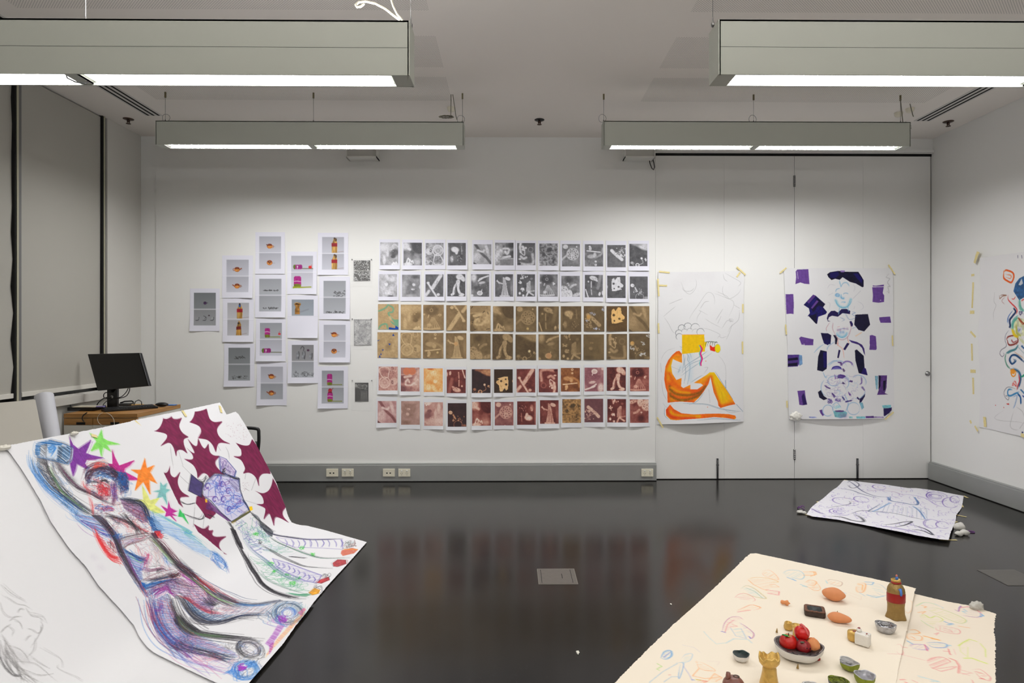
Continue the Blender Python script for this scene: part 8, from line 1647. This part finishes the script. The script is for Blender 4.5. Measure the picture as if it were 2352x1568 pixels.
for k in range(26):
    t = k*.2417; q = .042/max(abs(math.cos(t)), abs(math.sin(t))); q = min(q, .054); rp.blob((q*math.cos(t), q*.88*math.sin(t), .028), (.003, .003, .002), 8)
rp.build('crusted_rim', mat('copper_crust', (128, 82, 58), 0.6, noise=0.4, nscale=50), o)['kind'] = 'stuff'
# thorns
th_m = mat('thorn_tan', (146, 118, 66), 0.6, noise=0.1)
for px, py, h, lab in ((1923, 1409.5, .018, 'tiny brown thorn cone behind the smaller terracotta loaf'), (1784, 1451.5, .022, 'tiny tan thorn cone left of the fruit bowl'), (1832, 1534, .022, 'tiny tan thorn cone in front of the fruit bowl')):
    p = at(px, py); o = MB().lathe([(.0055, 0), (.0035, h*.5), (.0004, h)], 10, M=Matrix.Rotation(.1, 4, 'Y')).build('thorn', th_m, loc=(p.x, p.y, zt_-.001)); tag(o, lab, 'thorn', 'tiny thorn cones')
# tall gold bottle
p = at(2058, 1416); o = empty('clay_bottle', (p.x, p.y, zt_-.003), 'tall gold clay bottle with red band, blue figure and red neck ring', 'bottle')
def bw(r, z, t, i): return r*(1+.03*math.sin(2*t+z*20)+(.10*math.sin(5*t) if z < .012 else .02*math.sin(5*t))), z
MB().lathe([(.046, 0), (.044, .008), (.040, .025), (.038, .06), (.040, .085)], 40, wob=bw).build('lower_body', golddk, o)
MB().lathe([(.0408, .080), (.0418, .084), (.0418, .122), (.0405, .126)], 40, wob=lambda r, z, t, i: (r*1.01, z-.004*math.sin(t))).build('red_band', dred, o)
MB().lathe([(.0405, .118), (.041, .135), (.038, .150), (.030, .165), (.019, .174)], 40).build('shoulder', golddk, o)
MB().lathe([(.019, .172), (.023, .175), (.024, .179), (.021, .182), (.019, .181)], 30, wob=wob(1, .04, .03)).build('neck_ring', dred, o)
MB().lathe([(.018, .178), (.020, .186), (.021, .192), (.018, .194), (.015, .188), (.001, .185)], 30, wob=wob(2, .06, .05)).build('gold_lip', gold, o)
bm_ = mat('blue_clay', (70, 120, 200), 0.5, noise=0.15)
MB().tube([(-.0, -.040, .126), (0, -.0425, .138), (0, -.037, .152), (0, -.032, .160)], [.006, .006, .007, .003], 10).tube([(-.010, -.034, .156), (-.004, -.038, .150), (.008, -.035, .157)], .0025, 8).build('blue_figure_relief', bm_, o)
MB().blob((.004, 0, .198), (.007, .006, .010), 14).tube([(-.004, 0, .194), (.012, 0, .194)], .003, 8).build('blue_stopper', bm_, o)
MB().blob((.003, 0, .211), (.005, .005, .006), 12).build('pink_knob', mat('pink_clay', (206, 120, 100), 0.5), o)
# foil dish, gold+white blocks
def bowl(px, py, rx, ry, h, rot, out, inn, name, label, grp, sd, rim=.0035, wv=.12, cat='bowl', inner2=None):
    p = onZ(px, py, zt_+h); o = empty(name, (p.x, p.y, zt_-.003), label, cat, grp, rz=rot)
    def wv_(r, z, t, i): q = (z/h); return r*(1+.05*math.sin(2*t+sd)+.03*math.sin(5*t+sd)), z+h*wv*q*math.sin(2*t+sd)+h*.04*q*math.sin(5*t+sd*2)
    MB().lathe([(.001, 0), (rx*.60, 0), (rx*.82, h*.2), (rx*.95, h*.55), (rx, h)], 44, sy=ry/rx, wob=wv_).build('outer_shell', out, o, fix=False)
    MB().lathe([(rx, h), (rx-rim, h*1.02), (rx*.86, h*.66), (rx*.66, h*.34), (rx*.3, h*.24), (.001, h*.23)], 44, sy=ry/rx, wob=wv_).build('inside', inn, o, fix=False)
    return o
bowl(2034, 1431, .044, .043, .038, -.25, silv, mat('bright_foil', (214, 216, 220), 0.22, metal=0.9, noise=0.3, nscale=80, bump=1.2, bscale=120), 'foil_bowl', 'small crinkled silver foil bowl in front of the tall gold bottle', None, 2, wv=.06)
bowl(1702, 1499, .034, .037, .028, -.25, silw, mat('slate_inside', (66, 84, 84), 0.35, metal=0.2, noise=0.3, nscale=50), 'small_bowl', 'small silver bowl with slate-green inside, left of the gold chalice', None, 1, wv=.06)
p = at(1961, 1468); o = empty('gold_block', (p.x, p.y, zt_-.002), 'squat gold clay drum with brown top touching the white block', 'clay object', rz=-.3)
MB().lathe([(.024, 0), (.027, .006), (.027, .036), (.024, .041), (.001, .042)], 28, wob=wob(1, .04, .02)).build('drum', gold, o)
MB().blob((.004, -.002, .042), (.012, .009, .002), 14, fn=lambda d: 1+.2*math.sin(d.x*9)).build('brown_patch', mat('rust_brown', (136, 62, 38), 0.5, noise=.2), o)
p = at(1982, 1478); o = empty('white_block', (p.x, p.y, zt_-.002), 'white clay block with two small red-brown spots on top', 'clay object', rz=.8)
MB().box(-.024, .024, -.030, .030, 0, .052).build('block', mat('white_glaze', (226, 222, 214), 0.5, noise=.02, bump=.2, bscale=60), o, bevel=.006)
MB().blob((.006, .018, .058), (.013, .011, .010), 14).blob((-.008, -.018, .050), (.012, .010, .008), 14).build('knuckles', mat('white_glaze2', (226, 222, 214), 0.5), o)
MB().blob((.006, .018, .067), (.008, .006, .002), 12, fn=lambda d: 1+.2*math.sin(d.x*9)).build('red_spot', mat('spot_red', (132, 36, 28), 0.4), o); MB().blob((-.008, -.018, .057), (.007, .004, .002), 12).build('red_spot', mat('spot_red2', (132, 36, 28), 0.4), o)
# gold cups behind the fruit
p = at(1811, 1443); o = MB().lathe([(.020, 0), (.021, .012), (.018, .022), (.0165, .032), (.0155, .034), (.013, .030), (.012, .016), (.001, .015)], 7, wob=wob(2, .05, .03)).build('gold_cup', gold, loc=(p.x, p.y, zt_-.002)); tag(o, 'faceted gold clay cup behind the left side of the fruit bowl', 'cup', 'gold clay cups')
p = at(1828, 1458); o = MB().lathe([(.018, 0), (.017, .02), (.015, .032), (.021, .044), (.022, .050), (.019, .051), (.015, .040), (.001, .036)], 26, wob=wob(4, .08, .05)).build('gold_cup', gold, loc=(p.x+.004, p.y, zt_-.002)); tag(o, 'gold clay cup standing between the faceted cup and the top red apple', 'cup', 'gold clay cups')
# fruit bowl
bo = bowl(1834, 1479, .099, .098, .050, -.30, silw, mat('grey_inside', (132, 126, 126), 0.5, metal=.2, noise=.25, nscale=40, bump=.4, bscale=60), 'fruit_bowl', 'oval silver-white clay bowl heaped with red and orange fruit', None, 1.2, rim=.006, wv=.08)
def fruit(name, px, py, z, r, m, label, squash=.92, crown=True, sd=0):
    p = onZ(px, py, z)
    fn = lambda d: (1-.16*math.exp(-((1-d.z)/.08)) if crown else 1)*(1+.03*math.sin(5*math.atan2(d.y, d.x)+sd))
    o = empty(name, (p.x, p.y, z), label, 'fruit', 'clay fruit in the bowl')
    MB().blob((0,0,0), (r, r, r*squash), 28, fn=fn).build('flesh', m, o); return o
a1 = fruit('clay_apple', 1811, 1475, .074, .037, redm, 'red clay apple with a green leaf on the left of the bowl', 1.0, True, 1)
MB().lathe([(.018, .0), (.012, .003), (.001, .001)], 20, M=Matrix.Translation((0, 0, .030))).build('yellow_top', mat('apple_top', (176, 140, 60), .5, noise=.3, nscale=60), a1)
MB().tube([(0, 0, .028), (.001, 0, .042)], .002, 8).build('stem', char, a1)
lv = MB(); vs = []; fs = []
for i in range(9):
    t = i/8; wd2 = .009*math.sin(math.pi*min(1, t*1.05))+.0004
    for sg in (-1, 0, 1): vs.append((-.034+.040*t, -.012+sg*wd2, .040-.012*t+abs(sg)*.003))
for i in range(8):
    for j in range(2): q = i*3+j; fs.append((q, q+3, q+4, q+1))
b_ = len(vs); vs += [(x, y, z-.0012) for x, y, z in vs]; fs += [tuple(b_+i for i in f[::-1]) for f in fs]
lv.add(vs, fs, True).build('leaf', mat('leaf_green', (22, 140, 58), .45, noise=.2), a1)
a2 = fruit('clay_apple', 1842, 1453, .114, .032, mat('bright_red', (196, 10, 8), .35, noise=.12, bump=.2, bscale=40), 'bright red clay apple with a pink stalk on top of the pile', .98, True, 2)
MB().tube([(-.010, 0, .036), (-.004, -.004, .040), (.004, -.012, .034), (.010, -.028, .016), (.012, -.034, .004)], [.004, .0045, .005, .0052, .004], 10).build('pink_stalk', mat('pink_stalk', (206, 92, 92), .5), a2)
a3 = fruit('clay_plum', 1845, 1485, .071, .031, mat('mottled_red', (140, 22, 30), .4, noise=.5, nscale=28, bump=.3, bscale=50), 'dark mottled red clay fruit at the front of the bowl', .95, False, 3)
MB().blob((-.010, -.012, .026), (.010, .006, .004), 12).build('grey_crown', mat('crown_grey', (90, 88, 70), .6, noise=.3), a3); MB().blob((.002, -.0295, .008), (.0035, .002, .004), 8).blob((.018, -.0235, .004), (.0035, .002, .004), 8).build('dark_eyes', mat('plum_dark', (40, 20, 24), .5), a3)
a4 = fruit('clay_orange', 1867, 1482, .070, .029, terr2, 'orange clay fruit on the right of the bowl', 1.15, False, 4)
p = at(1880, 1516); o = MB().blob((0,0,0), (.0085, .0085, .0085), 16).build('red_bead', dred, loc=(p.x, p.y, zt_+.0065)); tag(o, 'small round red bead beside the right end of the fruit bowl', 'bead')
# chalice
p = at(1767, 1572); o = empty('gold_chalice', (p.x, p.y, zt_-.003), 'gold clay chalice with a broken jagged rim in the front centre of the cream paper', 'chalice')
MB().lathe([(.034, 0), (.036, .006), (.031, .03), (.027, .055), (.026, .072), (.023, .080)], 36, wob=wob(3, .04, .03)).build('stem', gold, o)
def cw(r, z, t, i): return r*(1+.05*math.sin(2*t+1)), z+(.007*math.sin(3*t+.5)+.004*math.sin(8*t) if z > .105 else 0)
MB().lathe([(.022, .078), (.030, .084), (.039, .096), (.041, .112), (.040, .120), (.035, .119), (.032, .106), (.020, .098), (.001, .097)], 44, wob=cw).build('cup', gold, o)
# brown pot at the lower edge
p = at(1685, 1592); o = empty('brown_pot', (p.x, p.y, zt_-.003), 'round brown clay pot with a short spout, cut by the lower picture edge', 'pot')
brn = mat('brown_glaze', (124, 78, 66), .38, noise=.2, nscale=20, bump=.2, bscale=40)
MB().blob((0, 0, .036), (.043, .043, .036), 30, fn=lambda d: 1-(.10*math.exp(-((1-d.z)/.05)))).build('body', brn, o)
MB().lathe([(.012, 0), (.013, .003), (.010, .004), (.001, .001)], 22, M=Matrix.Translation((.012, .004, .066))).build('opening', mat('pot_dark', (60, 40, 22), .6), o)
MB().tube([(-.020, 0, .056), (-.022, 0, .074), (-.021, 0, .086)], [.012, .0095, .0085], 16).build('spout', brn, o)
MB().tube([(-.022+.006*k, -.038+.0007*(k-3)**2, .058-.001*(k-3)**2) for k in range(7)], .0022, 6).build('crack', mat('crack_brown', (90, 54, 24), .6), o)
# green bowls
bowl(1951, 1517, .038, .040, .032, -.2, olive, silw, 'small_bowl', 'small silver-lined bowl with olive patches and a dipped rim', 'olive and silver bowls', 3.6, wv=.14)
bowl(1986, 1547, .039, .043, .038, -.25, olive, mat('white_inside', (206, 206, 214), .35, metal=.2, noise=.1, bump=.3, bscale=60), 'small_bowl', 'olive-green bowl with a white inside, right of the other small bowls', 'olive and silver bowls', 1.0, wv=.07)
bowl(1926, 1560, .038, .040, .034, -.25, mat('slate_outside', (70, 74, 80), .5, noise=.1), olive, 'small_bowl', 'grey bowl with an olive-green inside at the lower picture edge', 'olive and silver bowls', 2.0, wv=.06)
bowl(1865, 1574, .040, .036, .024, .2, mat('blue_glaze', (96, 106, 168), .4, noise=.15), silw, 'small_dish', 'angular dish with blue rim and silver inside at the lower picture edge', None, 5.0, rim=.005, wv=.05)
p = onZ(2246, 1402, 0.01); o = MB().blob((0,0,0), (.032, .022, .024), 24, fn=lambda d: 1+.22*math.sin(d.x*7)*math.sin(d.z*6+1)+.12*math.sin(d.y*9)).build('tissue_lump', mat('tissue', (196, 194, 186), .6, noise=.05, bump=.4, bscale=70), loc=(p.x+.015, p.y+.03, .019)); tag(o, 'crumpled translucent tissue lump at the far edge of the second cream paper', 'tissue')
# small litter on the dark floor
for px, py, r, lab in ((1327, 1500, .010, 'tiny crumpled white scrap on the dark floor in front'), (1541, 1388, .006, 'tiny pale fleck on the floor left of the cream paper')):
    p = onZ(px, py, 0); o = MB().blob((0,0,0), (r*.7, r*1.6, r*.4), 12, fn=lambda d: 1+.3*math.sin(d.x*8+d.y*5)).build('paper_scrap', pw, loc=(p.x, p.y, r*.35)); tag(o, lab, 'scrap')
# ---------------------------------------------------------------- camera, world, view
cam = bpy.data.cameras.new('camera'); co = bpy.data.objects.new('camera', cam); COL.objects.link(co)
co.location = (0, 0, HC); co.rotation_euler = (math.pi/2, 0, -TH)
cam.sensor_fit = 'HORIZONTAL'; cam.sensor_width = 36; cam.lens = F*36/2352
cam.shift_x = (1176-CXP)/2352; cam.shift_y = (CYP-784)/2352
cam.clip_start = 0.05
sc = bpy.context.scene; sc.camera = co
w = bpy.data.worlds.new('world'); sc.world = w; w.use_nodes = True
w.node_tree.nodes['Background'].inputs[0].default_value = (0.9, 0.95, 1, 1); w.node_tree.nodes['Background'].inputs[1].default_value = 0.0
sc.view_settings.view_transform = 'Standard'; sc.view_settings.look = 'None'; sc.view_settings.gamma = 1
sc.view_settings.use_curve_mapping = False; sc.view_settings.exposure = EXPO
try:
    sc.cycles.use_denoising = True
    sc.cycles.max_bounces = 7; sc.cycles.diffuse_bounces = 4; sc.cycles.glossy_bounces = 3
    sc.cycles.use_adaptive_sampling = True; sc.cycles.adaptive_threshold = 0.03
    sc.cycles.sample_clamp_indirect = 6
except Exception: pass
